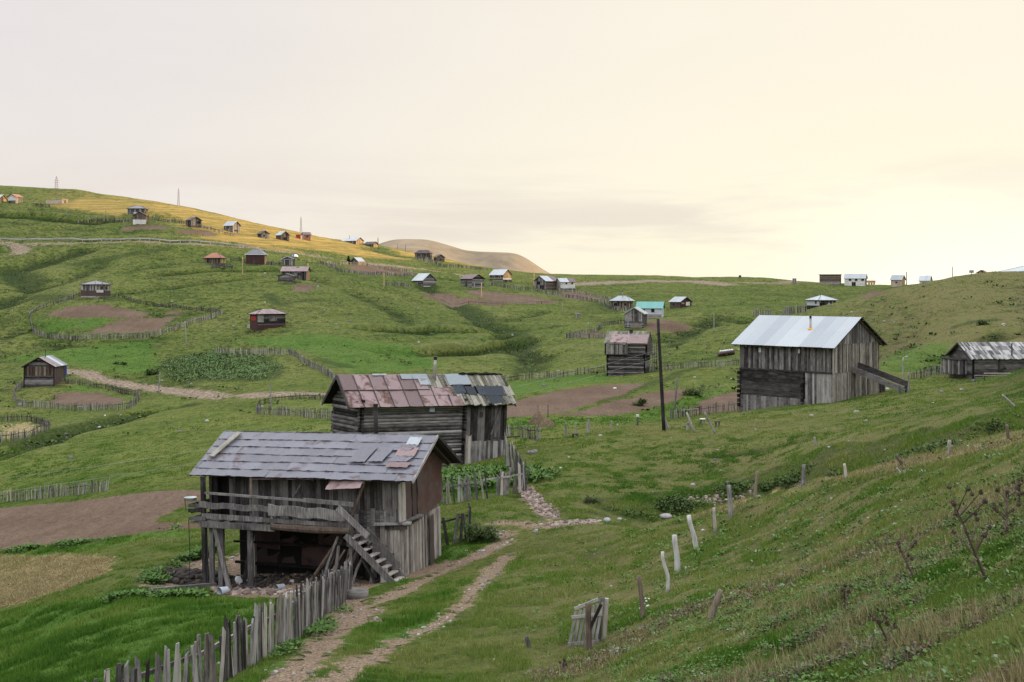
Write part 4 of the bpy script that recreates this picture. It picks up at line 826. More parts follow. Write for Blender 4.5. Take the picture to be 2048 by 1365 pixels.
H.flue(-H.A * .42, H.B * .42, H.h + H.rh + .25, .28, 'black_metal'); H.window('F', .45, .5, .4, .5, 'dark')

# --- shingled hut at the right edge
H = House('log_hut', 'dark log hut with silvery shingle roof and plank closet hanging from its gable', 1899, 1946, 2075, 686, 716, 765, 66, 'y', d=143, cat='hut', ov=.45)
H.skin({'F': [(0, None, 'log', 'h')], 'R': [(0, None, 'log', 'h')]}, board=.28)
for i in (0, 1): H.slab(i, 'silver', n=42, rows=4, rag=.12, t=.03, tl=0, th_=1)
g = MB()
for y in (0, H.B * .4, H.B): g.beam((.06, y, -1), (.06, y, H.h), .2)
for e in (0., 1.):
    for sd_ in (0, 1):
        O, U, Vv = H.slope(sd_); g.beam(O + U * e + V(0, 0, -.1), O + U * e + Vv + V(0, 0, -.1), .08, .2)
each(g, 'timber_frame', W['black'], H.root)
g = MB(); x0, x1 = -H.A * .95, -H.A * .25
n = 12
for i in range(n):
    a = x0 + (x1 - x0) * i / n; g.box(a, a + (x1 - x0) / n - .015, -1.15 + J(.02), -1.1, H.h * .28 + J(.06), H.h * .86)
for i in range(5): g.box(x1 - .04, x1, -1.1 + i * .22, -.9 + i * .22, H.h * .28, H.h * .86)
for i in range(5): g.box(x0, x0 + .04, -1.1 + i * .22, -.9 + i * .22, H.h * .28, H.h * .86)
g.box(x0 - .1, x1 + .1, -1.3, .02, H.h * .86, H.h * .9)
g.build('plank_closet', W['grey'], H.root)
H.flue(-.3, H.B * .62, H.h + .35 * H.rh + 1.1, .07, 'black_metal')
t_ = thing('wooden_platform', 'low wooden platform on posts in front of the shingled hut', 'platform', (hit(1915, 763)[0], 133, zat(hit(1915, 763)[0], 133)))
g = MB(); g.box(-1.8, 2.2, -.3, 0, .95, 1.03); g.box(-.5, 2.4, .3, .6, 1.15, 1.22); g.build('deck', W['pale'], t_)
for x in (-1.7, -.6, 1.6, 2.1): MB().beam((x, 0, -.6), (x + J(.1), 0, .95), .12).build('leg', W['grey'], t_)
# ------------------------------------------------------------------ the balcony shed in front
def dent(seed, amp, fx=2.3):
    ph = random.Random(seed).uniform(0, 50)
    return lambda i, j: amp * math.sin(i * fx + ph) * math.cos(j * 1.7 + ph * .7) + J(amp * .5)
H = House('balcony_shed', 'two storey plank shed with dented mauve roof, balcony and outside stairs', 430, 800, 880, 872, 960, 1155, 19 + 5.3, 'x', cat='shed', tilt=(0, -.024), A=8.3, B=4.0, ov=.7)
H.h = 4.32; H.rh = 1.12; H.k = .56; H.og = .95; S = H
bpy.data.objects.remove([o for o in H.root.children if o.name.startswith('dark_core')][0])
A, B, h, rh = H.A, H.B, H.h, H.rh
W['stablered'] = metal('shaded_red_sheet', (.016, .007, .007), (.05, .018, .017), (.02, .012, .01), .4, .6, .05)  # darker copy of the red sheet, recess shade put into its colour
g = MB(); g.box(-A + .06, -.08, .06, B - .06, 2.1, h - .05, 0.); g.add([(-.08, .05, h - .05), (-.08, B - .05, h - .05), (-.08, B / 2, h + rh - .12), (-A + .06, .05, h - .05), (-A + .06, B - .05, h - .05), (-A + .06, B / 2, h + rh - .12)], [(0, 1, 2), (3, 5, 4), (0, 2, 5, 3), (1, 4, 5, 2)], 0.)
g.box(-A + .05, -.08, 1.45, B - .06, -2, 2.1, 0.); g.box(-1.9, -.08, .2, 1.55, -2, 2.1, 0.); g.build('dark_core', W['black'], H.root)  # black fill stands in for the deep shade inside the stable
H.boards('F', 2.05, None, .2, mat='dark', q0=.5, name='wall', tlo=.15, thi=.9)
H.boards('F', 1.15, 2.6, .18, mat='log', q0=A - 2.3, q1=A - .05, name='wall_apron', jag=.5, out=.05, tlo=.3, thi=1)
H.boards('F', -1, 1.6, .2, mat='dark', q0=A - 1.5, q1=A, name='lower_wall', out=.01)
H.boards('L', 1.9, None, .2, mat='dark', name='wall'); H.boards('K', -1.5, None, .2, mat='dark', name='back_wall'); H.boards('R', 1.9, None, .19, mat='grey', name='gable_wall', tlo=.3, thi=1)
H.boards('R', -1.2, 2.15, .17, mat='pale', name='lower_gable_wall', out=.12, jag=.0, tlo=.1, thi=.8, q0=-.1, q1=B)
H.boards('F', -1, 2.1, .16, mat='pale', q0=A - .75, q1=A + .12, name='corner_planks', out=.14, tlo=.1, thi=.8)
g = MB(); g.beam((-.95, -.3, 2.14), (.55, -.05, 2.2), .34, .07); g.beam((.1, -.3, 2.2), (.3, 1.5, 2.25), .34, .06); g.beam((-.5, -.2, 2.02), (.4, -.12, 2.02), .14); each(g, 'ledge_board', W['grey'], H.root)
# rusted sheets over the gable wall
for i, (q0, q1, z0, z1, z2, z3) in enumerate([(.3, 1.0, 1.95, 4.25, 4.35, 2.0), (.95, 1.5, 1.95, 4.35, 4.5, 2.05), (1.42, B + .1, 2.0, 4.2, 4.62, 2.45)]):
    g = MB(); g.sheet((.17 + .025 * i, q0, z0), (0, q1 - q0, (z3 - z0)), (0, 0, z1 - z0 + .1), 10 if i == 2 else 3, 8, dent(i, .022)); g.build('rusted_sheet', W['rustwall'], H.root, True)
g = MB(); g.box(.16, .2, -.02, .28, 1.95, 4.3, .95); g.box(.1, .16, -.16, .06, 1.95, 4.1, .8); g.build('corner_board', W['pale'], H.root)
g = MB(); g.sheet((.29, 2.55, -.3), (0, .38, .05), (0, 0, 2.3), 3, 7, dent(5, .02)); g.build('rusted_sheet', W['rustwall'], H.root, True)
# stable underneath: rusty sheets in the recess
for (x0, x1, z0, z1) in [(-7.6, -5.1, -.1, .75), (-5.2, -2.6, -.15, .7), (-6.8, -4.3, .7, 1.35), (-4.4, -2.0, .68, 1.3), (-7.7, -6.2, .6, 1.9), (-3.0, -1.9, .0, 1.1)]:
    g = MB(); g.sheet((x0, 1.38 + J(.05), z0), (x1 - x0, J(.05), J(.1)), (0, .05, z1 - z0), 8, 4, dent(x0, .03)); g.build('stable_sheet', W['stablered'], H.root, True)
g = MB(); g.beam((-8.2, 1.0, .0), (-1.8, 1.0, -.1), .12, .1); g.beam((-8.2, .9, .9), (-1.8, 1.1, .85), .08); each(g, 'stable_rail', W['black'], H.root)
# balcony
g = MB()
for i in range(26):
    x = -8.45 + i * .265; g.box(x, x + .24, -1.12 + J(.05), .0, 2.1 + J(.01), 2.15)
g.build('balcony_floor', W['dark'], H.root)
for i, x in enumerate([-8.2, -7.0, -5.6, -4.2, -2.9, -1.9]): MB().beam((x, -1.1, 2.0), (x, 1.6, 2.0), .16).build('joist', W['black'], H.root)
g = MB(); g.beam((-8.5, -1.2, 2.02), (-4.95, -1.2, 1.98), .05, .26, .4); g.build('fascia_board', W['grey'], H.root)
g = MB(); g.tube([(-5.1, -1.22, 2.05), (-3.2, -1.2, 2.0), (-1.55, -1.22, 2.02)], [.13, .15, .13], 9, .5); g.build('edge_log', W['brown'], H.root)
g = MB(); g.beam((-8.4, -1.16, 2.36), (-5.5, -1.16, 2.3), .05, .2, .5); g.beam((-6.3, -1.15, 2.3), (-1.5, -1.18, 2.22), .05, .16, .4); each(g, 'low_board', W['grey'], H.root)
def wavy(x0, x1, za, zb, wd, y, tone, seed):
    q = random.Random(seed); n = 22; g = MB(); vs = []; fs = []
    for i in range(n + 1):
        x = x0 + (x1 - x0) * i / n; zc = za + (zb - za) * i / n; e = .022 * math.sin(i * .8 + seed) + q.uniform(-.012, .012); lo = zc - wd / 2 + .03 * math.sin(i * .7 + 2 * seed)
        vs += [(x, y, lo), (x, y - .05, lo), (x, y - .05, zc + wd / 2 + e), (x, y, zc + wd / 2 + e)]
    for i in range(n):
        a = i * 4
        for k in range(4): fs.append((a + k, a + 4 + k, a + 4 + (k + 1) % 4, a + (k + 1) % 4))
    fs += [(0, 1, 2, 3), (n * 4 + 3, n * 4 + 2, n * 4 + 1, n * 4)]; return g.add(vs, fs, tone)
wavy(-8.5, -4.9, 2.82, 2.74, .24, -1.18, .5, 1).build('parapet_plank', W['grey'], H.root)
wavy(-5.2, -1.75, 2.74, 2.62, .42, -1.24, .55, 2).build('parapet_plank', W['grey'], H.root)
g = MB(); g.beam((-8.4, -1.1, 3.3), (-3.5, -1.1, 3.13), .09, .09, .6); g.beam((-3.7, -1.1, 3.15), (-1.45, -1.1, 3.05), .06, .17, .5); g.build('handrail', W['grey'], H.root)
for x, y, za, zb, w_, mt in [(-8.35, -1.1, -1.2, 3.98, .16, 'grey'), (-8.75, .1, 1.9, 3.9, .13, 'dark'), (-8.35, -.1, 1.9, 4.0, .2, 'dark'), (-1.6, -1.15, 1.4, 2.5, .22, 'grey'), (-5.1, -1.12, 2.1, 2.9, .1, 'grey')]:
    MB().beam((x, y, za), (x, y, zb), w_).build('post', W[mt], H.root)
for p0, p1, w_, mt in [((-6.15, -1.05, 2.5), (-6.2, -.9, 3.95), .09, 'brown'), ((-4.3, -.9, 3.1), (-4.0, -.5, 4.0), .07, 'grey'), ((-1.75, -1.05, 2.2), (-1.15, -.6, 4.0), .13, 'brown')]:
    MB().tube([p0, [(a + b) / 2 + J(.04) for a, b in zip(p0, p1)], p1], [w_ * .6, w_ * .5, w_ * .55], 7).build('brace', W[mt], H.root)
# outer end of the balcony
g = MB()
for z in (2.2, 2.5, 2.75): g.beam((-8.95, -1.2 + .1, z), (-8.95, 1.2, z - .02), .05, .16)
for z, x1 in ((2.22, -8.2), (2.55, -8.4), (2.75, -8.3)): g.beam((-9.05, -1.16, z), (x1, -1.2, z + .03), .05, .15)
g.box(-9.0, -8.35, -1.1, 1.2, 2.02, 2.07); each(g, 'side_railing', W['grey'], H.root)
# props below
for p0, p1, r_ in [((-6.25, -1.0, -1.0), (-6.2, -1.05, 1.95), .13)]:
    MB().tube([p0, (-6.22, -1.0, .5), p1], [r_ * 1.1, r_, r_ * .95], 9).build('log_post', W['grey'], H.root)
MB().tube([(-6.25, -1.05, -1.1), (-6.25, -1.05, -.45)], [.27, .25], 10).build('stump_footing', W['dark'], H.root)
for p0, p1, w_ in [((-8.5, -.7, -1.3), (-8.45, -.9, 2.0), .16), ((-8.15, -.9, -1.3), (-8.1, -.9, 2.0), .2), ((-7.75, -.85, -1.3), (-7.7, -.8, 2.0), .22), ((-7.2, -.9, -1.2), (-7.95, -.95, 2.0), .18), ((-8.75, .1, -1.4), (-8.55, -.3, 2.0), .12), ((-7.35, .2, -.9), (-6.75, .1, 1.6), .14), ((-7.3, 1.0, -1), (-7.3, 1.0, 2.1), .2)]:
    MB().beam(p0, p1, w_, w_ * .7).build('prop', W['grey'], H.root)
for p0, p1, w_ in [((-1.62, -1.1, -.7), (-1.6, -1.1, 1.9), .13), ((-1.0, -.7, -.6), (-.8, -.6, 1.4), .12), ((-.95, -.9, -.6), (-.2, -.9, .5), .1), ((-.6, -.2, -.6), (-.55, -.2, 1.3), .2), ((-.2, -.3, -.6), (-.2, -.3, 1.0), .16), ((-1.9, -.9, .6), (-.8, -.8, 1.5), .14), ((-1.2, -.95, .9), (-.3, -1.0, -.5), .13)]:
    MB().beam(p0, p1, w_, w_ * .6).build('prop', W['dark'], H.root)
# stairs
def pl(a, b, t_): return tuple(a[i] + (b[i] - a[i]) * t_ for i in range(3))
a0, a1 = (-1.75, -1.25, 1.85), (.28, -1.25, .05); b0, b1 = (-2.0, -.45, 2.75), (.45, -.5, .35)
st = MB(); st.beam(a0, a1, .07, .26, .45); s1 = st.build('stringer', W['grey'], H.root)
MB().beam((-1.6, -.5, 1.95), (.42, -.5, .1), .07, .26, .6).build('stringer', W['grey'], H.root)
MB().beam((-2.05, -1.3, 2.95), (-.75, -1.28, 1.85), .06, .24, .6).build('stair_board', W['grey'], H.root)
MB().beam((-1.0, -1.0, 2.05), (.42, -.95, .62), .06, .3, .3).build('stair_board', W['grey'], H.root)
for i in range(8):
    x, y, z = pl((-1.5, -.87, 1.72), (.32, -.87, .12), i / 7)
    MB().box(x - .13, x + .13, -1.25, -.48, z, z + .05, .9).build('tread', W['pale'], H.root)
MB().beam((-.1, -1.2, -.9), (-.12, -1.2, .65), .28, .12).build('stair_post', W['grey'], H.root)
# roof of overlapping dented sheets
def dented_roof(H, side, rows, cols, matname, drop=.0):
    O, U, Vv = H.slope(side); N = np.cross(U, Vv); N /= np.linalg.norm(N); acc = {}; Lu = np.linalg.norm(U); Lv = np.linalg.norm(Vv)
    for r in range(rows):
        off = random.uniform(0, .5) / cols
        for c_ in range(-1, cols):
            u0 = max(0, (c_ + off * cols) / cols); u1 = min(1, (c_ + 1 + off * cols) / cols + .012)
            if u1 - u0 < .01: continue
            v0 = r / rows - .022 - random.random() * .012; v1 = (r + 1) / rows + .01; jj = J(.012) if r else J(.02)
            if r == 0: v0 += random.random() * .02
            nu, nv = 12, 4; ph = random.uniform(0, 9); tone = random.random()
            def dsp(i, j, ph=ph): return .030 * (1 - j / nv) + .010 * math.sin(i * .9 + ph) * (1.2 - j / nv) + J(.008) + (.03 * random.random() if j == 0 and random.random() < .12 else 0) - drop
            acc.setdefault('s', MB()).sheet(O + U * u0 + Vv * v0 + N * .006 * (c_ % 2), U * (u1 - u0) + Vv * jj * .3, Vv * (v1 - v0), nu, nv, dsp, tone)
    return acc['s'].build('roof', W[matname], H.root, True)
H.roof_under = MB()
for sd_ in (0, 1):
    O, U, Vv = H.slope(sd_); g = MB(); N = np.cross(U, Vv); N /= np.linalg.norm(N)
    for i in range(40):
        u = i / 40; g.hexa([O + U * u - N * .06, O + U * (u + .023) - N * .06, O + U * (u + .023) + Vv - N * .06, O + U * u + Vv - N * .06] + [O + U * u - N * .03, O + U * (u + .023) - N * .03, O + U * (u + .023) + Vv - N * .03, O + U * u + Vv - N * .03])
    g.build('roof_boards', W['dark'], H.root)
    g = MB()
    for i in range(8): g.beam(O + U * (i + .5) / 8 - N * .12, O + U * (i + .5) / 8 + Vv - N * .12, .1)
    each(g, 'roof_beam', W['black'], H.root)
    dented_roof(H, sd_, 6, 7, 'mauve')
O, U, Vv = H.slope(0); N = np.cross(U, Vv); N /= np.linalg.norm(N)
def on_roof(u, v, n=.0): return O + U * u + Vv * v + N * n
MB().beam(on_roof(.045, .36, .12), on_roof(.09, .93, .12), .26, .05, .8, up=tuple(N)).build('roof_plank', W['shingle'], H.root)
for (u0, u1, v0, v1, mt, sk) in [(.70, .775, .33, .67, 'mauve', .02), (.785, .85, .35, .66, 'mauve', .02), (.87, .955, .48, .67, 'rustroof', .0), (.865, .96, .24, .35, 'rustroof', .01), (.89, .945, .73, .90, 'zinc', 0), (.87, .955, .36, .47, 'mauve', .02), (.84, .95, .60, .72, 'mauve', .03)]:
    g = MB(); P = on_roof(u0 - sk, v0, .10); g.sheet(P, U * (u1 - u0), Vv * (v1 - v0) + U * sk, 7, 5, dent(u0 * 99, .016)); g.build('patch_sheet', W[mt], H.root, True)
g = MB(); g.sheet((-2.75, -.98, 3.58), (1.55, .0, .12), (-.0, .5, .38), 8, 4, dent(3, .03)); g.build('awning_sheet', W['rustroof'], H.root, True)
g = MB(); g.sheet((-6.4, -.72, 3.84), (2.9, 0, .1), (0, .3, .1), 10, 2, dent(4, .02)); g.build('eave_sheet', W['rustroof'], H.root, True)
g = MB()
for sd_ in (0, 1):
    O2, U2, V2 = H.slope(sd_); e = 1.0 if sd_ == 0 else 0.0; g.beam(O2 + U2 * e + V(0, 0, -.05), O2 + U2 * e + V2 + V(0, 0, -.05), .05, .12)
    e = 1 - e; g.beam(O2 + U2 * e + V(0, 0, -.05), O2 + U2 * e + V2 + V(0, 0, -.05), .05, .12)
each(g, 'barge_board', W['grey'], H.root)
H.flue(-2.04, 2.35, h + rh + 1.25, .095, 'black_metal', zb=h + .4)
def world_of(H, p):
    from mathutils import Euler
    e = Euler(tuple(H.root.rotation_euler)).to_matrix(); return V(*(e @ Vector(tuple(map(float, p))))) + V(*H.root.location)
# things on and under the shed
P = world_of(H, (-8.95, -1.15, 3.0))
t_ = thing('wash_basin', 'white enamel wash basin hung on the balcony corner', 'basin', P); g = MB(); n = 16; vs = []; fs = []
for r_, z_ in ((.27, .1), (.25, .09), (.17, -.05), (.13, -.06)):
    for k in range(n): vs.append((r_ * math.cos(6.283 * k / n), r_ * math.sin(6.283 * k / n), z_))
for j in range(3):
    for k in range(n): fs.append((j * n + k, j * n + (k + 1) % n, (j + 1) * n + (k + 1) % n, (j + 1) * n + k))
fs.append(tuple(range(3 * n, 4 * n))); g.add(vs, fs, .5); g.build('bowl', W['enamel'], t_, True)
g = MB()
for x in (-.24, .24): g.tube([(x, 0, .05), (x * .8, .05, -.5)], .02, 6)
g.build('bracket', W['dark'], t_)
p = hit(407, 1175); P = world_of(H, (-8.95, -1.3, 2.2)); t_ = tag(MB().tube([(P[0], P[1], P[2]), (P[0] + .05, P[1], P[2] - 1.5), (P[0] + .02, P[1], zat(P[0], P[1]) - .1)], .016, 6).build('drain_hose', W['black_metal']), 'thin black hose hanging from the balcony corner to the ground', 'hose')
fan = [(-2.0, 1.75, -3.3), (-2.15, 1.8, -3.05), (-2.3, 1.7, -2.9), (-1.95, 1.2, -2.7), (-2.2, 1.35, -2.45), (-1.7, 1.9, -2.25), (-1.55, 1.5, -2.15), (-1.3, 1.7, -1.95), (-2.5, 1.0, -3.75), (-2.35, 1.55, -3.45), (-1.2, 1.1, -1.5)]
fl = ['with a reddish bare top', 'split lengthways', 'with stub of a branch', 'thin and dark', 'short and pale', 'tallest of the bunch', 'with peeling bark', 'crooked near its top', 'lying lowest on the left', 'bent in the middle', 'nearest to the stairs']
for i, (xt, zt, xb) in enumerate(fan):
    a = world_of(H, (xb, -1.2 + J(.3), 0)); a[2] = zat(a[0], a[1]) - .1; b = world_of(H, (xt, -.75 + J(.25), zt)); m_ = (a + b) / 2 + V(J(.07), J(.05), 0); r_ = random.uniform(.045, .085)
    t_ = thing('leaning_pole', 'rough pole leaning under the balcony by the stairs, ' + fl[i], 'pole', a, group='poles leaning under the balcony')
    MB().tube([(0, 0, 0), tuple(m_ - a), tuple(b - a)], [r_, r_ * .9, r_ * .7], 7).build('shaft', W[('brown', 'dark', 'grey')[i % 3]], t_)

# ------------------------------------------------------------------ log barn behind the shed
C0 = V((703 - CX) / F * 78, 78, 0); C0[2] = -11.8
H = House('log_barn', 'long log barn with patchwork roof of rusty sheets, shingles and blue corrugated iron', 663, 703, 1006, 752, 803, HY + 11.8 / 78 * F, 62.5, 'y', d=78, cat='barn', tilt=(-.04, 0), ov=.55); G_ = H
H.h = 4.5; H.rh = 1.45; H.k = H.rh / (H.A / 2); H.og = .6; A, B, h, rh = H.A, H.B, H.h, H.rh
H.boards('R', None, h, .2, style='log', mat='greylog', q0=.45, q1=B * .71, out=-.05, name='log_wall'); H.boards('F', None, None, .24, style='log', mat='log', name='gable_log_wall', q1=A, out=-.1)
H.boards('K', None, None, .24, style='h', mat='dark', name='gable_wall'); H.boards('L', None, h, .24, style='h', mat='dark', name='back_wall')
H.boards('R', None, None, .26, mat='dark', q0=B * .71, q1=B, name='plank_wall', out=.05, tlo=.2, thi=1)
H.boards('R', -.8, 1.55, .2, mat='grey', q0=B * .70, q1=B * .995, name='lower_planks', out=.5, jag=.25, tlo=.2, thi=1)
H.boards('R', -.8, 1.9, .2, mat='pale', q0=B * .70, q1=B * .74, name='leaning_planks', out=.62, jag=.3, tlo=.6, thi=1)
g = MB()
for q in (B * .045, B * .71):
    z = -1
    while z < h - .1: g.beam((.0, q + J(.03), z + .1), (.32 + J(.06), q + J(.03), z + .1), .17, .17); z += .23
g.build('corner_joints', W['black'], H.root)
g = MB(); g.beam((.12, B * .74, h - .15), (.12, B, h - .2), .14, .2); g.beam((.16, B * .9, 1.9), (.16, B * .975, h - .3), .1, .1); g.beam((.14, B * .995, -.5), (.14, B * .995, h - .1), .2, .2); g.beam((.5, B * .9, 1.7), (.6, B * 1.08, 1.75), .09, .09, .1); each(g, 'frame_timber', W['grey'], H.root)
g = MB(); g.box(.1, .14, B * .475, B * .51, h * .8, h * .93); g.build('window', W['bluewall'], H.root); g = MB(); g.box(.1, .15, B * .82, B * .84, h * .7, h * .78); g.build('window', W['black'], H.root)
for sd_ in (0, 1):
    O, U, Vv = H.slope(sd_); N = np.cross(U, Vv); N /= np.linalg.norm(N)
    g = MB(); g.hexa([O - N * .06, O + U - N * .06, O + U + Vv - N * .06, O + Vv - N * .06, O, O + U, O + U + Vv, O + Vv], .2); g.build('roof_boards', W['black'], H.root)
O, U, Vv = H.slope(1); N = np.cross(U, Vv); N /= np.linalg.norm(N); H.slab(1, 'rustroof', n=12, rows=3)
O, U, Vv = H.slope(0); N = np.cross(U, Vv); N /= np.linalg.norm(N)
g = MB()   # rust sheets
for r in range(2):
    n = 8
    for i in range(n):
        if r == 1 and i > 5: continue
        u0, u1 = i * .68 / n + .02 * (r == 0) * 0, (i + 1) * .68 / n + .006; v0, v1 = (0, .53) if r == 0 else (.5, 1.0)
        if r == 0 and i >= 5: v1 = .36
        g.sheet(O + U * u0 + Vv * v0 + N * (.02 + .012 * r), U * (u1 - u0), Vv * (v1 - v0), 6, 5, lambda a, b, q=random.uniform(0, 6): .012 * math.sin(a + q) + (.03 if a == 0 else 0) + .02 * (1 - b / 5))
for (u0, u1, v0, v1) in [(.43, .52, .34, .62), (.51, .6, .34, .5), (.6, .68, .34, .5), (.50, .63, .48, .62), (.40, .47, .6, .8)]: g.sheet(O + U * u0 + Vv * v0 + N * .05, U * (u1 - u0), Vv * (v1 - v0), 4, 3, dent(u0 * 50, .012))
g.build('rusty_sheets', W['rustroof'], H.root, True)
g = MB()
for i in range(9): g.beam(O + U * (i * .085) + N * .06, O + U * (i * .085 + .004) + Vv * (.97 if i < 7 else .36) + N * .075, .05, .04, .2)
g.beam(O + Vv * .515 + N * .075, O + U * .5 + Vv * .515 + N * .075, .05, .03, .2)
each(g, 'strip', W['darkroof'], H.root)
def shingle_patch(H, O, U, Vv, N, rects, matn, name, wid=.017, base=.03):
    g = MB()
    for (u0, u1, v0, v1) in rects:
        u = u0
        while u < u1:
            w_ = wid * random.uniform(.7, 1.3); e0 = J(.035); sk = J(.004)
            a, b = O + U * u + Vv * (v0 + e0), O + U * (u + w_ * .93) + Vv * (v0 + e0 + J(.01)); c_, d_ = O + U * (u + w_ * .93 + sk) + Vv * v1, O + U * (u + sk) + Vv * v1; nn = base + random.random() * .03
            g.hexa([a, b, c_, d_, a + N * (nn + .03), b + N * (nn + .03), c_ + N * nn, d_ + N * nn]); u += w_
    return g.build(name, W[matn], H.root)
shingle_patch(H, O, U, Vv, N, [(.67, 1.0, .0, .36), (.63, .70, .3, .62), (.77, 1.0, .6, 1.0), (.50, .63, .6, .98), (.95, 1.0, .3, .64)], 'shingle', 'shingles')
def corr(H, O, U, Vv, N, rects, matn, name, base=.09, pitch=.1):
    g = MB(); Lu = np.linalg.norm(U)
    for (u0, u1, v0, v1) in rects:
        n = max(4, int((u1 - u0) * Lu / pitch * 4)); g.sheet(O + U * u0 + Vv * v0 + N * base, U * (u1 - u0) + Vv * J(.02), Vv * (v1 - v0), n, 2, lambda a, b: .022 * math.sin(a * math.pi / 2))
    return g.build(name, W[matn], H.root, True)
corr(H, O, U, Vv, N, [(.65, .715, .36, .66), (.72, .78, .33, .6), (.79, .84, .3, .6), (.83, .965, .28, .6), (.84, .92, .03, .32)], 'bluemetal', 'corrugated_sheets')
corr(H, O, U, Vv, N, [(.36, .52, .84, 1.0), (.455, .52, .66, .9), (.63, .77, .64, 1.0), (.2, .28, .96, 1.01)], 'zinc', 'corrugated_sheets', .10)
g = MB(); g.tube([O + U * t_ + Vv * 1.0 + N * (.10 + J(.05)) for t_ in np.linspace(.72, 1, 12)], [.09 + J(.04) for _ in range(12)], 6); g.build('ridge_moss', W['black'], H.root)
g = MB()
for sd_ in (0, 1):
    O2, U2, V2 = H.slope(sd_)
    for e in (0., 1.): g.beam(O2 + U2 * e + V(0, 0, -.08), O2 + U2 * e + V2 + V(0, 0, -.08), .06, .18)
each(g, 'barge_board', W['dark'], H.root)
H.flue(-A * .38, B * .565, h + rh + 1.35, .11, 'pipe', zb=h + .5)

# ------------------------------------------------------------------ big barn with the white roof
H = House('plank_barn', 'large grey plank barn with white corrugated roof and an orange collared stove pipe', 1480, 1665, 1757, 636, 690, 806, 30, 'x', cat='barn', ov=.6); B_ = H
H.og = .55; A, B, h, rh = H.A, H.B, H.h, H.rh; z1 = 2.55
H.boards('F', z1, None, .19, mat='grey', name='wall', tlo=.0, thi=.62); H.boards('F', None, z1, .36, style='h', mat='log', q1=A * .70, name='log_wall', out=.0, tlo=0, thi=.35); H.boards('F', None, z1, .2, mat='grey', q0=A * .72, name='lower_plank_wall', tlo=.1, thi=1)
H.boards('F', -1.5, .15, .22, mat='log', q1=A * .72, name='footing_boards', out=.08, tlo=.5, thi=1)
H.boards('R', h, None, .19, mat='grey', name='gable_boards', out=.06, tlo=.2, thi=.9); H.boards('R', z1, h + .02, .19, mat='pale', name='wall', out=.03, tlo=.0, thi=.75); H.boards('R', None, z1, .19, mat='pale', name='lower_wall', tlo=.0, thi=.75)
H.boards('L', None, None, .25, mat='grey', name='side_wall'); H.boards('K', None, None, .25, mat='grey', name='back_wall')
g = MB(); g.beam((-A, -.05, z1), (0, -.05, z1), .12, .14, .3); g.build('sill_beam', W['dark'], H.root)
g = MB()
for q in (.0, A * .70):
    z = -1
    while z < z1 - .2: g.beam((-A + q, -.3 + J(.05), z + .2), (-A + q, .05, z + .2), .24, .3); z += .42
g.build('corner_joints', W['black'], H.root)
for sd_ in (0, 1):
    O, U, Vv = H.slope(sd_); N = np.cross(U, Vv); N /= np.linalg.norm(N); g = MB(); g.hexa([O - N * .05, O + U - N * .05, O + U + Vv - N * .05, O + Vv - N * .05, O, O + U, O + U + Vv, O + Vv], .2); g.build('roof_boards', W['dark'], H.root)
    g = MB(); Lu = np.linalg.norm(U); cols = 9
    for c_ in range(cols):
        n = int(Lu / cols / .05); tn = random.random()
        for v0, v1, lf in ((0, .53, .035), (.5, 1.0, .02)):
            g.sheet(O + U * c_ / cols + Vv * (v0 + (J(.006) if v0 == 0 else 0)) + N * lf, U / cols, Vv * (v1 - v0), n, 1, lambda a, b: (.03 if a % 4 == 0 else 0), tn + J(.1))
    g.build('roof', W['white'], H.root, False)
    g = MB()
    for i in range(9):
        if sd_ == 1 or True: g.beam(O + U * ((i + .3) / 9) - N * .12, O + U * ((i + .3) / 9) + Vv - N * .12, .12)
    each(g, 'roof_beam', W['brown'], H.root)
    g = MB()
    for i in range(7): g.beam(O + Vv * (i + .4) / 7 - N * .09, O + U + Vv * (i + .4) / 7 - N * .09, .1, .04)
    each(g, 'roof_lath', W['brown'], H.root)
H.window('F', .23, .86, .3, .38, 'grey', 'bluewall'); H.window('F', .655, .87, .22, .34, 'grey', 'bluewall')
H.flue(-A * .36, B * .26, h + rh * .52 + 1.25, .10, 'pipe', zb=h + .2)
g = MB(); g.tube([(-A * .36, B * .26, h + rh * .52), (-A * .36, B * .26, h + rh * .52 + .16)], [.26, .12], 10); g.build('chimney_collar', W['flue'], H.root)
g = MB()
for y0, y1, dz, w_ in ((3.2, 3.28, 0, .5), (4.25, 4.33, .35, .5)): g.beam((.05, y0, 2.75 + dz), (4.9, y0, 1.25 + dz), .07, w_)
for i in range(4): g.beam((.05, 3.35 + i * .25, 2.62 + i * .05), (4.85, 3.35 + i * .25, 1.1 + i * .05), .22, .05)
each(g, 'chute', W['log'], H.root)
for y in (3.2, 4.3): MB().beam((4.6, y, -1.2), (4.6, y, 1.6), .14).build('chute_post', W['grey'], H.root)
H.boards('R', -1.5, 1.5, .2, mat='dark', q0=B, q1=B + 1.3, name='annex_wall')

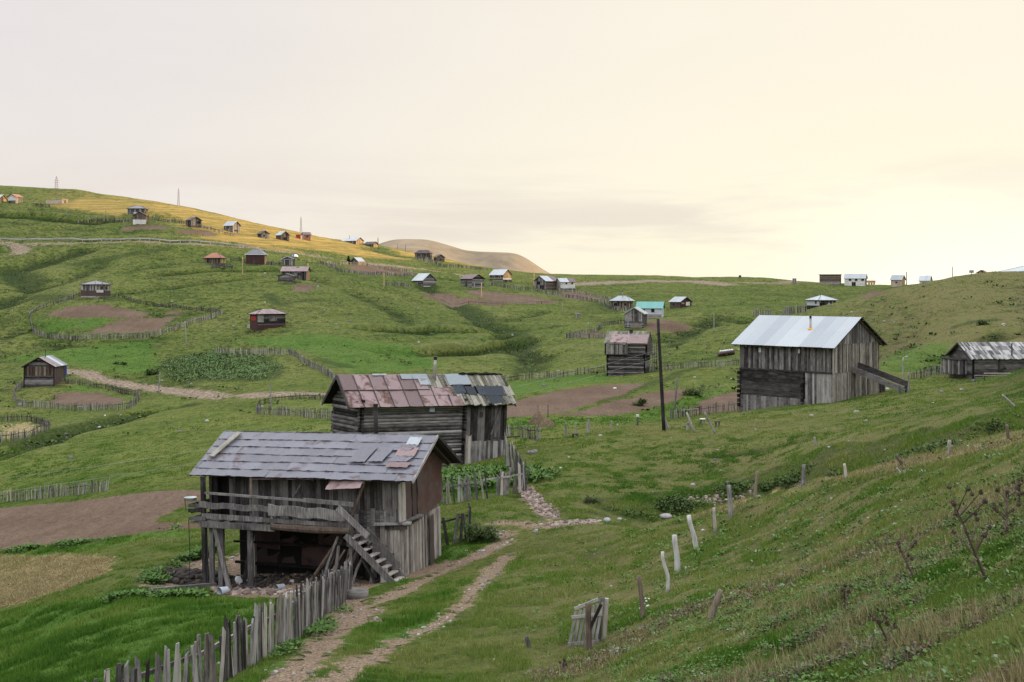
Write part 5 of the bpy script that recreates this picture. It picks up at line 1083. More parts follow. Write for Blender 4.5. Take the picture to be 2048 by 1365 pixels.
# ------------------------------------------------------------------ fences
def resample(P, step):
    P = [V(*p) for p in P]; out = []; acc = 0.
    for a, b in zip(P[:-1], P[1:]):
        L = np.linalg.norm((b - a)[:2])
        while acc < L: out.append(a + (b - a) * acc / L); acc += step
        acc -= L
    out.append(P[-1]); return out
def fence(label, pts, hgt=1.2, step=None, mat='grey', rail=1, wid=None, single=0, gaps=.06, lean=.12, world_pts=None, name='picket_fence', posts=None, cat='fence', tight=False):
    P = world_pts if world_pts is not None else hits(pts); d = float(np.mean([p[1] for p in P])); px = d / F
    step = step or max(.15, 1.7 * px); wid = wid or max(.07, .9 * px); hgt = hgt if single else hgt * .88; Q = resample(P, step)
    t_ = thing(name, label, cat, P[0]); T0 = V(*t_.location); pk = []; g = MB(); nsing = 0; dense = 1.0; ln = 0.
    for i, q in enumerate(Q):
        if i % 9 == 0: dense = random.random(); lnb = J(lean * .8)
        if random.random() < gaps + (.35 if dense < .12 and gaps > .04 else 0): continue
        z = float(zat(q[0], q[1])); j = min(i + 1, len(Q) - 1); dr = Q[j] - Q[max(j - 1, 0)]; dr = dr / (np.linalg.norm(dr) + 1e-9); hh = hgt * (random.uniform(.72, 1.15) if not tight else random.uniform(.8, 1.05)); w_ = wid * (random.uniform(.6, 1.3) if not tight else random.uniform(.75, 1.2))
        l1, l2 = lnb + J(lean), J(lean * .6); ang = math.atan2(dr[1], dr[0]) + J(.4); tn = random.random()
        b0 = V(0, 0, -.15); tp = V(dr[0] * l1 + l2 * dr[1], dr[1] * l1 - l2 * dr[0], 1) * hh
        def make(m, base, seed=i):
            r_ = random.Random(seed); cx, sx = math.cos(ang), math.sin(ang); ax = V(cx, sx, 0); ay = V(-sx, cx, 0); td = w_ * .38; cut = r_.choice([.0, .0, .08, .14, -.1]) * hh * .8; k = .85
            mid = (b0 + tp) / 2 + ax * r_.uniform(-.02, .02); rows = [(b0, 1.0), (mid, .95), (tp, k)]; vs = []
            for c0, s_ in rows: vs += [base + c0 - ax * w_ / 2 * s_ - ay * td / 2, base + c0 + ax * w_ / 2 * s_ - ay * td / 2, base + c0 + ax * w_ / 2 * s_ + ay * td / 2, base + c0 - ax * w_ / 2 * s_ + ay * td / 2]
            for k2 in (8, 11): vs[k2] = vs[k2] + V(0, 0, cut)
            fs = [(3, 2, 1, 0), (8, 9, 10, 11)]
            for a in (0, 4):
                for c2 in range(4): fs.append((a + c2, a + (c2 + 1) % 4, a + 4 + (c2 + 1) % 4, a + 4 + c2))
            m.add(vs, fs, tn)
        base = V(q[0], q[1], z)
        if nsing < single and hgt > 0:
            m = MB(); make(m, V(0, 0, 0)); o = m.build('picket', W[mat] if random.random() < .7 else W['pale' if mat == 'grey' else 'grey'], t_); o.location = tuple(base - T0); nsing += 1
        else: make(g, base - T0)
    if g.v: 
        o = g.build('pickets', W[mat], t_)
        if single: o['kind'] = 'stuff'
    if rail:
        for k in range(rail):
            zf = .68 if rail == 1 else (.35, .78)[k]; g = MB(); Q2 = resample(P, 2.4 if step < 1 else step)
            for a, b in zip(Q2[:-1], Q2[1:]):
                za, zb = float(zat(a[0], a[1])), float(zat(b[0], b[1])); nrm_ = V(-(b - a)[1], (b - a)[0], 0); nrm_ /= np.linalg.norm(nrm_) + 1e-9
                g.beam(V(a[0], a[1], za + hgt * (zf + J(.05))) - T0 + nrm_ * .06, V(b[0], b[1], zb + hgt * (zf + J(.05))) - T0 + nrm_ * .06, max(.05, .5 * px), max(.09, .7 * px))
            g.build('rail', W[mat], t_)
    return t_
# the leaning fence beside the track, seen closest
P = hits([(180, 1478), (330, 1422), (440, 1372), (520, 1325), (600, 1278), (650, 1232), (700, 1190)])
fence('weathered split picket fence climbing beside the stony track to the balcony shed', None, 1.3, .125, 'grey', 1, .105, 100, .01, .10, P, tight=True)
fence('crooked tall picket fence ahead of the log barn yard, right of the shed', [(886, 1010), (930, 1003), (975, 998), (1010, 990), (1050, 985)], 1.45, .22, 'grey', 1, .14, 40, .08, .14)
fence('short run of tall thin poles joining the log barn to the yard fence', [(1012, 930), (1020, 945), (1035, 965), (1050, 984)], 1.7, .2, 'grey', 0, .11, 30, .05, .12)
fence('dark fence remains and broken gate behind the balcony shed', [(884, 1094), (905, 1090), (932, 1086), (940, 1075)], 1.5, .28, 'dark', 1, .14, 20, .1, .2)
fl = [('oval picket fence of the hut garden, lower run', [(28, 800), (34, 812), (50, 815), (110, 819), (170, 822), (230, 821), (260, 817), (277, 805), (279, 795)], 1.25, 'grey'),
      ('oval picket fence of the hut garden, upper run beside the earth track', [(279, 793), (255, 790), (235, 785), (215, 778), (180, 775), (130, 768)], 1.0, 'dark'),
      ('short picket fence climbing to the left wall of the garden hut', [(28, 800), (30, 785), (48, 772)], 1.2, 'grey'),
      ('curved picket fence in the lower left corner below the garden hut, near side', [(-60, 893), (0, 886), (40, 880), (75, 870), (100, 858)], 1.3, 'grey'),
      ('curved picket fence below the garden hut, far side with a single rail', [(-60, 845), (0, 845), (60, 843), (85, 850), (100, 857)], 1.1, 'dark'),
      ('pale new picket fence along the left end of the big ploughed field', [(-60, 1008), (0, 1005), (35, 1003), (66, 1000)], 1.15, 'pale'),
      ('grey broken picket fence continuing from the pale new fence', [(68, 1000), (110, 995), (160, 990), (215, 982)], 1.1, 'grey'),
      ('long curved fence left of the ploughed enclosure', [(162, 592), (140, 600), (110, 610), (75, 620), (57, 632), (62, 650), (68, 668)], 1.3, 'grey'),
      ('long fence along the bottom of the ploughed enclosure', [(68, 668), (85, 675), (130, 680), (190, 681), (250, 678), (310, 673)], 1.3, 'grey'),
      ('pale leaning fence at the right end of the ploughed enclosure', [(310, 673), (340, 664), (370, 655), (400, 645), (430, 635), (446, 628)], 1.5, 'pale'),
      ('thin dark fence closing the ploughed enclosure on the uphill side', [(222, 594), (250, 598), (275, 607), (300, 610), (350, 617), (400, 622), (440, 628)], 1.1, 'dark'),
      ('yellowish picket fence above the nettle thicket', [(430, 708), (460, 710), (520, 710), (578, 710)], 1.5, 'pale'),
      ('grey picket fence running downhill from the nettle thicket to the log barn', [(578, 710), (600, 722), (630, 738), (655, 752), (668, 762)], 1.3, 'grey'),
      ('curved picket fence left of the log barn', [(512, 826), (520, 830), (560, 831), (610, 835), (664, 838)], 1.15, 'grey'),
      ('low dark fence on the uphill side of the plot left of the log barn', [(512, 826), (520, 808), (560, 802), (610, 798), (664, 800)], .8, 'dark'),
      ('weathered fence line between the log barn and the blackened log hut', [(985, 765), (1040, 760), (1100, 757), (1150, 752), (1210, 744)], 1.1, 'grey'),
      ('low picket fence beside the blackened log hut and the grassy bank', [(1300, 745), (1340, 740), (1390, 735), (1440, 735), (1478, 730)], 1.1, 'grey'),
      ('picket fence running down to the large plank barn', [(1340, 838), (1370, 833), (1410, 830), (1450, 825), (1482, 820)], 1.1, 'grey'),
      ('short dark picket fence right of the log barn towards the haystacks', [(1010, 872), (1040, 874), (1065, 880), (1080, 880)], 1.1, 'grey'),
      ('long picket fence crossing above the middle ploughed fields', [(976, 570), (1020, 578), (1080, 585), (1130, 595), (1190, 605), (1240, 608)], 1.5, 'grey'),
      ('curved pale picket fence around the hip roofed pale house', [(1206, 608), (1208, 614), (1230, 620), (1260, 623)], 1.3, 'grey'),
      ('fence with white stones below the white walled house', [(1118, 583), (1150, 586), (1190, 594), (1222, 600)], 1.1, 'pale'),
      ('picket fence left of the blackened log hut above the reddish plot', [(1132, 677), (1160, 677), (1190, 677), (1212, 677)], 1.4, 'grey'),
      ('fence going up from the reddish plot to the tall grey barn', [(1132, 677), (1160, 670), (1195, 664), (1204, 655)], 1.3, 'grey'),
      ('dark fence around the lush plot left of the tall grey barn', [(1205, 652), (1220, 650), (1249, 648)], 1.3, 'dark'),
      ('dense picket fence in front of the half sunk hipped house', [(1504, 633), (1540, 630), (1580, 629), (1612, 624)], 1.8, 'grey'),
      ('dark picket fence between the red house and the grey two storey house', [(534, 530), (550, 532), (564, 532)], 1.4, 'dark'),
      ('dark picket enclosure below the orange roofed house', [(422, 540), (437, 535), (445, 533), (466, 540), (450, 541), (424, 540)], 1.3, 'dark'),
      ('dark fence left of the dark red pyramid roofed house', [(462, 524), (475, 522), (492, 525)], 1.3, 'dark'),
      ('fence around the brown garden below the conifer', [(638, 527), (660, 533), (680, 545), (720, 550), (770, 550), (830, 552)], 1.3, 'grey'),
      ('sunlit fence above the brown garden next to the conifer', [(638, 527), (680, 531), (735, 532), (790, 540), (830, 550)], 1.2, 'pale'),
      ('fence on the rim below the hipped two storey house', [(830, 520), (860, 525), (890, 535), (960, 540), (975, 542)], 1.5, 'grey'),
      ('low fence left of the white roofed middle house', [(773, 571), (790, 573), (822, 575)], 1.6, 'grey'),
      ('fence across the upper left slope behind the white based barn', [(156, 447), (200, 445), (240, 443), (266, 444)], 1.4, 'grey'),
      ('fence right of the white based barn running down to the small garden', [(296, 442), (330, 444), (372, 450)], 1.4, 'grey'),
      ('dark short fence on the high slope below the white wall', [(62, 413), (80, 415), (100, 417)], 1.6, 'dark'),
      ('fence along the lower side of the high garden below the golden slope', [(403, 456), (430, 464), (470, 474)], 1.3, 'grey'),
      ('fence of thin stakes along the two middle ploughed fields', [(880, 603), (920, 614), (1000, 612), (1060, 610), (1130, 607)], 1.3, 'grey'),
      ('rough fence left of the shingled log hut', [(1818, 760), (1845, 757), (1870, 750), (1895, 745)], 1.2, 'grey')]
for lb, pp, hg, mt in fl:
    thin = 'thin stakes' in lb
    fence(lb, pp, hg, 3.2 if thin else None, mt, 1)
# long white wall, guard rail
P = hits([(92, 408), (124, 408)]); t_ = thing('garden_wall', 'long low sunlit white wall next to the unfinished block house', 'wall', P[0]); d_ = V(*P[1]) - V(*P[0])
g = MB(); g.beam((0, 0, .3), (d_[0], d_[1], d_[2] + .3), .25, 2.0); g.build('masonry', W['concrete'], t_); g = MB(); g.beam((0, 0, 1.34), (d_[0], d_[1], d_[2] + 1.34), .35, .1); g.build('coping', W['whitewall'], t_)
P = resample(hits([(-40, 480), (60, 484), (150, 483), (300, 483), (400, 488), (490, 495)]), 3.6); t_ = thing('guard_rail', 'long galvanised guard rail along the mountain road on the left slope', 'guard rail', P[0]); T0 = V(*P[0]); g = MB(); g2_ = MB()
for a, b in zip(P[:-1], P[1:]):
    za, zb = float(zat(a[0], a[1])), float(zat(b[0], b[1])); g.beam(V(a[0], a[1], za + .95) - T0, V(b[0], b[1], zb + .95) - T0, .08, .42); g2_.beam(V(a[0], a[1] + .1, za - .3) - T0, V(a[0], a[1] + .1, za + .85) - T0, .16)
g.build('rail', W['steel'], t_); g2_.build('posts', W['concrete'], t_)
# ------------------------------------------------------------------ posts and poles
def post(label, xb, yb, xt, yt, w, mt='grey', bend=.0, name='wooden_post', cat='post', group=None, tone=None, round_=True, d=None):
    P = hit(xb, yb) if d is None else V((xb - CX) / F * d, d, -(yb - HY) / F * d); m_ = P[1] / F; T = V((xt - xb) * m_, J(.05), (yb - yt) * m_)
    t_ = thing(name, label, cat, P, group=group); n = 6; pts = []
    for i in range(n + 1):
        f = i / n; pts.append(T * f + V(math.sin(f * 5.2) * bend, 0, 0) + V(J(.006), 0, 0) * (w * m_ * 8 > .4))
    pts[0] = pts[0] - T / np.linalg.norm(T) * .3; r_ = w * m_ / 2
    tone = random.uniform(.5, .9) if tone is None else tone
    o = MB().tube(pts, [r_ * (1.15 - .25 * i / n + J(.06)) for i in range(n + 1)], 9, tone).build('shaft', W[mt], t_, True)
    return t_, P, T
gp = 'fence posts standing along the near slope'
post('square dark fence post with a tuft of white wool at its foot', 1286, 1237, 1279, 1153, 9, 'brown', .01, group=gp)
g = MB(); P = hit(1287, 1225); t_ = None
for i in range(16): g.rock((P[0] + J(.12), P[1] - .15 + J(.05), P[2] + .25 + J(.15)), .028)
tag(g.build('wool_tuft', W['tent']), 'tuft of dirty white wool caught on the square dark fence post', 'wool')
post('slender limewashed fence post with an S bend', 1333, 1185, 1329, 1104, 7, 'lime', .07, group=gp)
post('thick limewashed fence post with black scars near its top', 1354, 1144, 1351, 1071, 11, 'lime', .03, group=gp)
post('leaning fence post with bleached top and brown foot', 1392, 1101, 1379, 1031, 9, 'lime', .03, group=gp)
post('short bleached fence post with a pale broken top', 1430, 1063, 1428, 1016, 6.5, 'pale', .01, group=gp)
post('grey fence post beside the stone rimmed gully', 1461, 1035, 1459, 971, 9, 'grey', .02, group=gp)
post('brown fence post leaning left of the mauve thistle patch', 1509, 998, 1515, 944, 6.5, 'brown', .0, group=gp)
post('fence post at the left end of the mauve thistle patch', 1606, 972, 1608, 930, 7, 'grey', 0, group=gp)
post('fence post at the right end of the mauve thistle patch', 1693, 958, 1689, 928, 6, 'pale', 0, group=gp)
post('curved brown fence post above the dark gully', 1801, 936, 1796, 909, 6.5, 'brown', .06, group=gp)
post('small broken stake lying over in front of the curved brown post', 1803, 949, 1794, 937, 3.5, 'grey', 0, name='wooden_stake', cat='stake')
post('fence post with pale splintered top above the rubble slide', 1896, 912, 1900, 881, 7, 'pale', .02, group=gp)
post('last fence post near the upper right end of the slope', 2017, 880, 2014, 850, 6, 'brown', 0, group=gp)
post('short rotten stump of a post alone on the lower grass', 1058, 1297, 1053, 1274, 9, 'dark', 0, name='post_stump', cat='stump')
post('bent thick post with bare knobbly head leaning right in the weeds', 1423, 1238, 1440, 1180, 12, 'brown', -.015, group=gp)
post('tall dark utility pole above the middle slope', 1328, 862, 1316, 638, 6.6, 'dark', 0, tone=.2, name='utility_pole', cat='pole')
post('short strut propped against the tall utility pole', 1336, 860, 1326, 828, 6, 'grey', 0, name='pole_strut', cat='strut')
post('thin dark pole standing in the ploughed plot', 1350, 818, 1354, 756, 3.6, 'dark', 0, name='thin_pole', cat='pole')
for lb, a in [('slanting post left of the white topped stool', (1389, 865, 1373, 826, 4)), ('longer slanting post right of the white topped stool', (1431, 868, 1409, 826, 4)), ('lone slanting pole high on the right meadow', (2030, 814, 2004, 790, 4)),
              ('little stick in the meadow below the plank barn', (1632, 893, 1629, 875, 3.5)), ('thick square dark post left of the utility pole', (1177, 867, 1177, 839, 6)), ('grey post at the edge of the middle slope left of the square dark post', (1133, 873, 1131, 846, 4)),
              ('thin stake between the two darker posts', (1152, 868, 1152, 845, 2.5)), ('tall grey post at the end of the dark picket fence', (1075, 883, 1074, 850, 3.6)), ('thin grey stake right of the square dark post', (1224, 861, 1223, 842, 2.8)),
              ('thin post beside the chute of the plank barn', (1806, 768, 1806, 715, 2.6)), ('split post at the foot of the chute', (1818, 786, 1817, 745, 3.6)), ('dark thin pole inside the curved fence left of the log barn', (542, 818, 540, 767, 2.6)),
              ('bare thin tree like pole below the nettle thicket', (317, 786, 320, 745, 2.4)), ('grey pole in front of the enclosure fence', (373, 691, 370, 643, 1.8)), ('post high on the upper left slope', (133, 443, 134, 425, 1.2)), ('sunlit post left of the wide hipped house', (211, 436, 212, 419, 1.5)),
              ('sunlit pole right of the long mauve roofed house', (616, 557, 616, 528, 2)), ('sunlit pole left of the grey two storey house', (485, 553, 485, 515, 1.6)), ('sunlit pole left of the white roofed middle house', (768, 575, 768, 546, 2)),
              ('sunlit pole below the brown roofed log house', (963, 598, 963, 566, 2)), ('sunlit pole beside the half white roofed house', (1068, 574, 1068, 548, 2)), ('thin pole on the skyline right of the pink walled house', (1813, 566, 1813, 538, 1.6)),
              ('thin pole on the skyline before the right hand crest', (1905, 562, 1905, 534, 1.6)), ('thin pole left of the tiny outhouse', (1125, 625, 1125, 608, 1.2)), ('grey pole in the gully meadow right of the turquoise roof', (1428, 664, 1428, 628, 1.8)), ('pole on the rim left of the distant mountain', (756, 492, 756, 476, 2)),
              ('thin pole in front of the distant mountain', (795, 500, 795, 487, 1.2)), ('second thin pole in front of the distant mountain', (811, 504, 811, 489, 1.2))]:
    lit = 'sunlit' in lb; post(lb, *a, 'gold' if lit else 'grey', 0, name='thin_pole' if a[4] < 3 else 'wooden_post', cat='pole' if a[4] < 3 else 'post')  # sunlit poles get the yellow wood, sunshine painted in
def bench(label, x0, x1, y, yb, topmat='whitewall', name='stool'):
    P = hit((x0 + x1) / 2, yb); m_ = P[1] / F; w_ = (x1 - x0) * m_; hh = (yb - y) * m_; t_ = thing(name, label, name, P)
    MB().box(-w_ / 2, w_ / 2, -.2, .2, hh - .06, hh).build('seat', W[topmat], t_)
    for s_ in (-1, 1): MB().beam((s_ * w_ * .33, 0, -.2), (s_ * w_ * .33, 0, hh - .06), .11).build('leg', W['grey'], t_)
bench('white topped stool between the two slanting posts', 1400, 1410, 838, 850); bench('low bench right of the slanting posts', 1430, 1440, 843, 854, 'pale', 'bench'); bench('tiny bench at the edge of the slope above the yard', 1144, 1156, 868, 876, 'grey', 'bench'); bench('small stool left of the white topped stool', 1373, 1378, 846, 861, 'pale')
t_, P, T = post('stake with a white box on top beside the ploughed plot', 1275, 851, 1275, 834, 4, 'dark', 0, name='marker_stake', cat='stake')
MB().box(-.12, .12, -.1, .1, T[2], T[2] + .18).build('white_box', W['whitewall'], t_)
# gate
t_, P, T = post('brown gate post in front of the slatted gate', 1178, 1304, 1176, 1206, 12, 'brown', 0); m_ = P[1] / F
g = MB(); g.beam((.0, -.05, T[2] * .45), (.28, -.05, T[2] * .98), .07); g.build('brace', W['brown'], t_)
t_, P2, T2 = post('greenish double gate post behind the slatted gate', 1196, 1284, 1204, 1197, 11, 'dark', 0); g = MB(); g.beam((.14, .05, -.2), (T2[0] + .12, .05, T2[2] * .98), .09, .1, .8); g.build('second_board', W['pale'], t_)
P = hit(1168, 1296); m_ = P[1] / F; t_ = thing('slatted_gate', 'slatted wooden gate leaning between the two gate posts', 'gate', P + V(0, .25, 0))
for i in range(7):
    xa = (-28 + i * 9) * m_; MB().beam((xa, 0, 0 + .02 * i), (xa + 13 * m_, 0, (66 + i * 3.0) * m_), 3.2 * m_ * 1.6, .03, up=(0, 1, 0), tone=.8).build('slat', W['grey'], t_)
for a, b in (((-32, 1), (32, 7)), ((-24, 55), (38, 62)), ((-18, 72), (30, 92))): MB().beam((a[0] * m_, -.04, a[1] * m_), (b[0] * m_, -.04, b[1] * m_), .04, .07).build('crossbar', W['grey'], t_)
# pylons
def pylon(label, x, yb, yt, w, red=False):
    P = hit(x, yb); m_ = P[1] / F; hh = (yb - yt) * m_; w_ = w * m_ / 2; t_ = thing('lattice_mast', label, 'mast', P); g = MB(); n = 9; c4 = [(-1, -1), (1, -1), (1, 1), (-1, 1)]
    def q(i, f): s_ = w_ * (1 - .62 * f) if f < .8 else w_ * (.5 - 2.3 * (f - .8)); return V(c4[i][0] * s_, c4[i][1] * s_, hh * f)
    th_ = .25 * m_
    for i in range(4):
        j = (i + 1) % 4
        for k in range(n): a, b = k / n, (k + 1) / n; g.beam(q(i, a), q(i, b), th_); g.beam(q(i, a), q(j, b), th_ * .6); g.beam(q(i, b), q(j, b), th_ * .6)
    g.build('lattice', W['pylon'], t_)
    if w > 5:
        for z_, l_ in ((.78, 1.9), (.66, 1.6)): MB().beam((-w_ * l_, 0, hh * z_), (w_ * l_, 0, hh * z_), th_).build('crossarm', W['pylon'], t_)
pylon('widest lattice mast on the highest part of the left ridge', 113, 391, 353, 6.5); pylon('slim red and white lattice mast above the golden ridge', 357, 412, 377, 3.6); pylon('slender lattice mast nearest to the long pale roofed house', 602, 462, 430, 3.6)
# power cables down the valley
for k, (ya, yb_) in enumerate(((700, 1000), (716, 1030))):
    a = V((1317 - CX) / F * 96, 96, -(ya - HY) / F * 96); b = V((-420 - CX) / F * 82, 82, -(yb_ - HY) / F * 82); sag = 1.6
    pts = [a + (b - a) * t1 - V(0, 0, 4 * sag * t1 * (1 - t1)) for t1 in np.linspace(0, 1, 40)]
    tag(MB().tube(pts, .010, 5, .5).build('power_cable', W['cable']), ('upper' if k == 0 else 'lower') + ' pale cable running from the utility pole across the log barn', 'cable')
P_ = V((-420 - CX) / F * 82, 82, 0); P_[2] = zat(P_[0], P_[1]); t_ = thing('utility_pole', 'utility pole carrying the far end of the pale cables', 'pole', P_); MB().tube([(0, 0, -.5), (0, 0, -(1000 - HY) / F * 82 - P_[2] + .5)], [.14, .1], 8).build('shaft', W['brown'], t_)

# ------------------------------------------------------------------ haystacks, tent, conifer, cart and the like
def haystack(label, x, yb, w, h_px, px_, pt_):
    P = hit(x, yb); m_ = P[1] / F; r_ = w * m_ / 2; hh = h_px * m_; t_ = thing('haystack', label, 'haystack', P); g = MB(); prof = [(-.25, 1.02), (.0, 1.03), (.15, .97), (.35, .82), (.55, .63), (.75, .42), (.9, .24), (1.0, .06)]; n = 26; vs = []; fs = []
    for z_, q in prof:
        for k in range(n): a = 6.283 * k / n; qq = q * (1 + J(.06)); vs.append((r_ * qq * math.cos(a), r_ * qq * math.sin(a), hh * z_ + J(.03)))
    for j in range(len(prof) - 1):
        for k in range(n): fs.append((j * n + k, j * n + (k + 1) % n, (j + 1) * n + (k + 1) % n, (j + 1) * n + k))
    fs.append(tuple(range((len(prof) - 1) * n, len(prof) * n))); g.add(vs, fs)
    for i in range(900):
        z_ = random.random() ** 1.2; q = np.interp(z_, [p_[0] for p_ in prof], [p_[1] for p_ in prof]); a = random.uniform(0, 6.283); c_ = V(r_ * q * math.cos(a), r_ * q * math.sin(a), hh * z_); d_ = V(math.cos(a) * .4 + J(.4), math.sin(a) * .4 + J(.4), -1 + J(.4)) * .2
        s_ = V(-math.sin(a), math.cos(a), 0) * .02; g.add([c_ - s_, c_ + s_, c_ + d_ + V(math.cos(a), math.sin(a), 0) * .06], [(0, 1, 2)])
    g.build('hay', W['hay'], t_); MB().beam(((px_ - x) * m_, .1, hh * .5), ((px_ - x) * m_, .1, (yb - pt_) * m_), .07).build('centre_pole', W['pale'], t_)
haystack('larger haystack with a tall pole, partly behind the smaller one', 1076, 849, 36, 25, 1076, 811); haystack('smaller haystack in front of the larger one', 1094, 854, 34, 19, 1096, 810)
P = hit(590, 515); t_ = thing('dome_tent', 'small white and blue dome tent above the grey two storey house', 'tent', P); m_ = P[1] / F; r_ = 6.5 * m_
for nm, a0, a1, mt in (('fabric', 0, 6.283, 'tent'), ('blue_panel', 3.9, 4.5, 'tentblue')):
    g = MB(); n = 14; k_ = 1.0 if nm == 'fabric' else 1.02; vs = []; fs = []
    for j in range(6):
        ph = j / 5 * math.pi / 2
        for i in range(n + 1): a = a0 + (a1 - a0) * i / n; vs.append((r_ * k_ * math.cos(ph) * math.cos(a), r_ * k_ * math.cos(ph) * math.sin(a), r_ * .85 * k_ * math.sin(ph)))
    for j in range(5):
        for i in range(n): q = j * (n + 1) + i; fs.append((q, q + 1, q + n + 2, q + n + 1))
    g.add(vs, fs); g.build(nm, W[mt], t_, True)
def leafmat(name, a, b_):
    m, t, bs = mat(name); t.l(t.mix(t.attr('tone'), a, b_), bs.inputs['Base Color']); bs.inputs['Roughness'].default_value = .85; bs.inputs['Specular IOR Level'].default_value = .15; return m
W['needle'] = leafmat('dark_needles', (.012, .022, .012), (.035, .055, .025)); W['leaf'] = leafmat('broad_leaves', (.035, .080, .016), (.13, .22, .060)); W['shrub'] = leafmat('shrub_leaves', (.03, .055, .016), (.10, .15, .045))
W['thistle'] = leafmat('dry_thistle', (.05, .036, .028), (.20, .155, .12)); W['mauveflower'] = leafmat('mauve_flowers', (.14, .08, .14), (.34, .22, .34)); W['nettle'] = leafmat('grey_green_nettles', (.085, .15, .05), (.16, .235, .095)); W['paleleaf'] = leafmat('pale_thistle_leaves', (.08, .12, .07), (.26, .32, .22))
def leaves(n, shape, size, droop=.3):
    """n leaf faces in a volume given by shape() -> point, list for MB.add"""
    g = MB()
    for i in range(n):
        c_ = V(*shape()); a, b = random.uniform(0, 6.283), random.uniform(-.5, 1.0); d_ = V(math.cos(a) * math.cos(b), math.sin(a) * math.cos(b), math.sin(b) - droop * .3); s_ = np.cross(d_, V(0, 0, 1)); s_ /= np.linalg.norm(s_) + 1e-6; L = size * random.uniform(.6, 1.3)
        g.add([c_, c_ + d_ * L * .5 + s_ * L * .26, c_ + d_ * L, c_ + d_ * L * .5 - s_ * L * .26], [(0, 1, 2, 3)])
    return g
def ball(rx, ry, rz, z0=0):
    def f():
        while True:
            p_ = [random.uniform(-1, 1) for _ in range(3)]; q = sum(c_ * c_ for c_ in p_)
            if .25 < q < 1: return (p_[0] * rx, p_[1] * ry, z0 + abs(p_[2]) * rz)
    return f
P = hit(697, 528); t_ = thing('conifer_tree', 'small dark conifer left of the gabled house with the pale blue roof', 'tree', P); m_ = P[1] / F; hh = 15 * m_; MB().tube([(0, 0, -.3), (0, 0, hh * .95)], [.14, .02], 6).build('trunk', W['dark'], t_)
def cone_():
    z_ = random.random() ** 1.4; r_ = (1 - z_) * hh * .36 * random.uniform(.4, 1.05); a = random.uniform(0, 6.283); return (r_ * math.cos(a), r_ * math.sin(a), hh * (.06 + .92 * z_))
leaves(900, cone_, .5, 1.2).build('crown', W['needle'], t_)
P = hit(1742, 568, dmin=350); m_ = P[1] / F; t_ = thing('farm_cart', 'old brown farm cart on the skyline right of the white house', 'cart', P); MB().box(-8 * m_, 8 * m_, -.8, .8, 3.5 * m_, 8 * m_).build('box', W['gold'], t_)
for x_ in (-5, 0, 5):
    g = MB(); g.tube([(x_ * m_, -1.0, 1.8 * m_), (x_ * m_, -.8, 1.8 * m_)], 1.9 * m_, 14); g.build('wheel', W['orange'], t_)
for lb, x_, yb, w_, h_px, mt in [('small square sign board alone on the skyline', 1480, 560, 5, 9, 'darkroof'), ('blue grey board beside the tiny sunlit hut', 1943, 551, 9, 10, 'zinc')]:
    P = hit(x_, yb, dmin=200); m_ = P[1] / F; t_ = thing('sign_board', lb, 'sign', P); MB().beam((0, 0, -.5), (0, 0, h_px * .6 * m_), .1).build('post', W['grey'], t_); MB().box(-w_ * m_ / 2, w_ * m_ / 2, -.05, .05, h_px * .45 * m_, h_px * m_).build('panel', W[mt], t_)
P = hit(1727, 548 + 10, dmin=350); t_ = thing('dead_bush', 'twiggy dark bush sticking up behind the white house on the skyline', 'bush', P + V(0, 12, 0)); m_ = P[1] / F; g = MB()
for i in range(14): a = J(1.2); g.beam((0, 0, -1), (math.sin(a) * 5 * m_, J(.6), 14 * m_ * math.cos(a * .5)), .3)
g.build('twigs', W['brown'], t_); leaves(160, ball(4 * m_, 1, 2 * m_, 11 * m_), .5).build('leaves', W['thistle'], t_)
P = hit(1466, 716); m_ = P[1] / F; t_ = thing('covered_woodpile', 'long pile covered with mauve sheets and pale stones beside the plank barn', 'woodpile', P + V(0, 6, 0)); g = MB(); g.tube([(-17 * m_, 0, 2 * m_), (-10 * m_, 0, 5.5 * m_), (0, 0, 7 * m_), (16 * m_, 0, 9 * m_)], [3 * m_, 4.5 * m_, 5 * m_, 5 * m_], 9); g.build('cover', W['rustroof'], t_, True)
g = MB(); g.box(-17 * m_, 17 * m_, .1, 1, -1.5, 5 * m_); g.build('logs', W['dark'], t_)
for i in range(6): MB().rock((-12 * m_ + i * 4.6 * m_, -.1, 9.2 * m_ + .5 * i * m_), .28).build('weight_stone', W['tent'], t_, True)
# around the stable
P = hit(478, 1168); t_ = tag(MB().rock((0, 0, 0), .24, .9, .55, 3).rock((.16, .05, .02), .13, .8, .6, 5).build('white_sack', W['tent']), 'crumpled white sack lying on the rubble under the shed', 'sack'); t_.location = tuple(P + V(0, 0, .12)); t_.rotation_euler = (.3, .9, .3)
def bucket(label, x_, y_, mt, r_=.17):
    P = hit(x_, y_); t_ = thing('bucket', label, 'bucket', P + V(0, 0, r_)); g = MB(); g.tube([(-.2, -.1, 0), (.16, .05, 0)], [r_, r_ * .8], 14, .5, cap=False); g.build('shell', W[mt], t_, True); g = MB(); g.tube([(.14, .045, 0), (.16, .05, 0)], [r_ * .78, r_ * .78], 14, .5); g.build('bottom', W[mt], t_); t_.rotation_euler = (0, 0, .5)
bucket('pale enamel bucket lying on its side at the lawn edge', 447, 1190, 'bluewall'); bucket('grey bucket tipped over under the balcony', 560, 1183, 'zinc', .15)
P = hit(716, 1196); t_ = tag(MB().tube([(-.4, .1, .05), (-.1, 0, .1), (.35, -.05, .12)], [.2, .24, .2], 10).build('log_section', W['log'], None, True), 'thick short log section lying where the picket fence meets the shed', 'log'); t_.location = tuple(P)
P = hit(300, 1188); a = hit(430, 1176); t_ = tag(MB().beam((0, 0, .12), tuple(a - P + V(0, 0, .1)), .18).build('timber_beam', W['grey']), 'long grey beam lying along the dung heap left of the shed', 'beam'); t_.location = tuple(P)
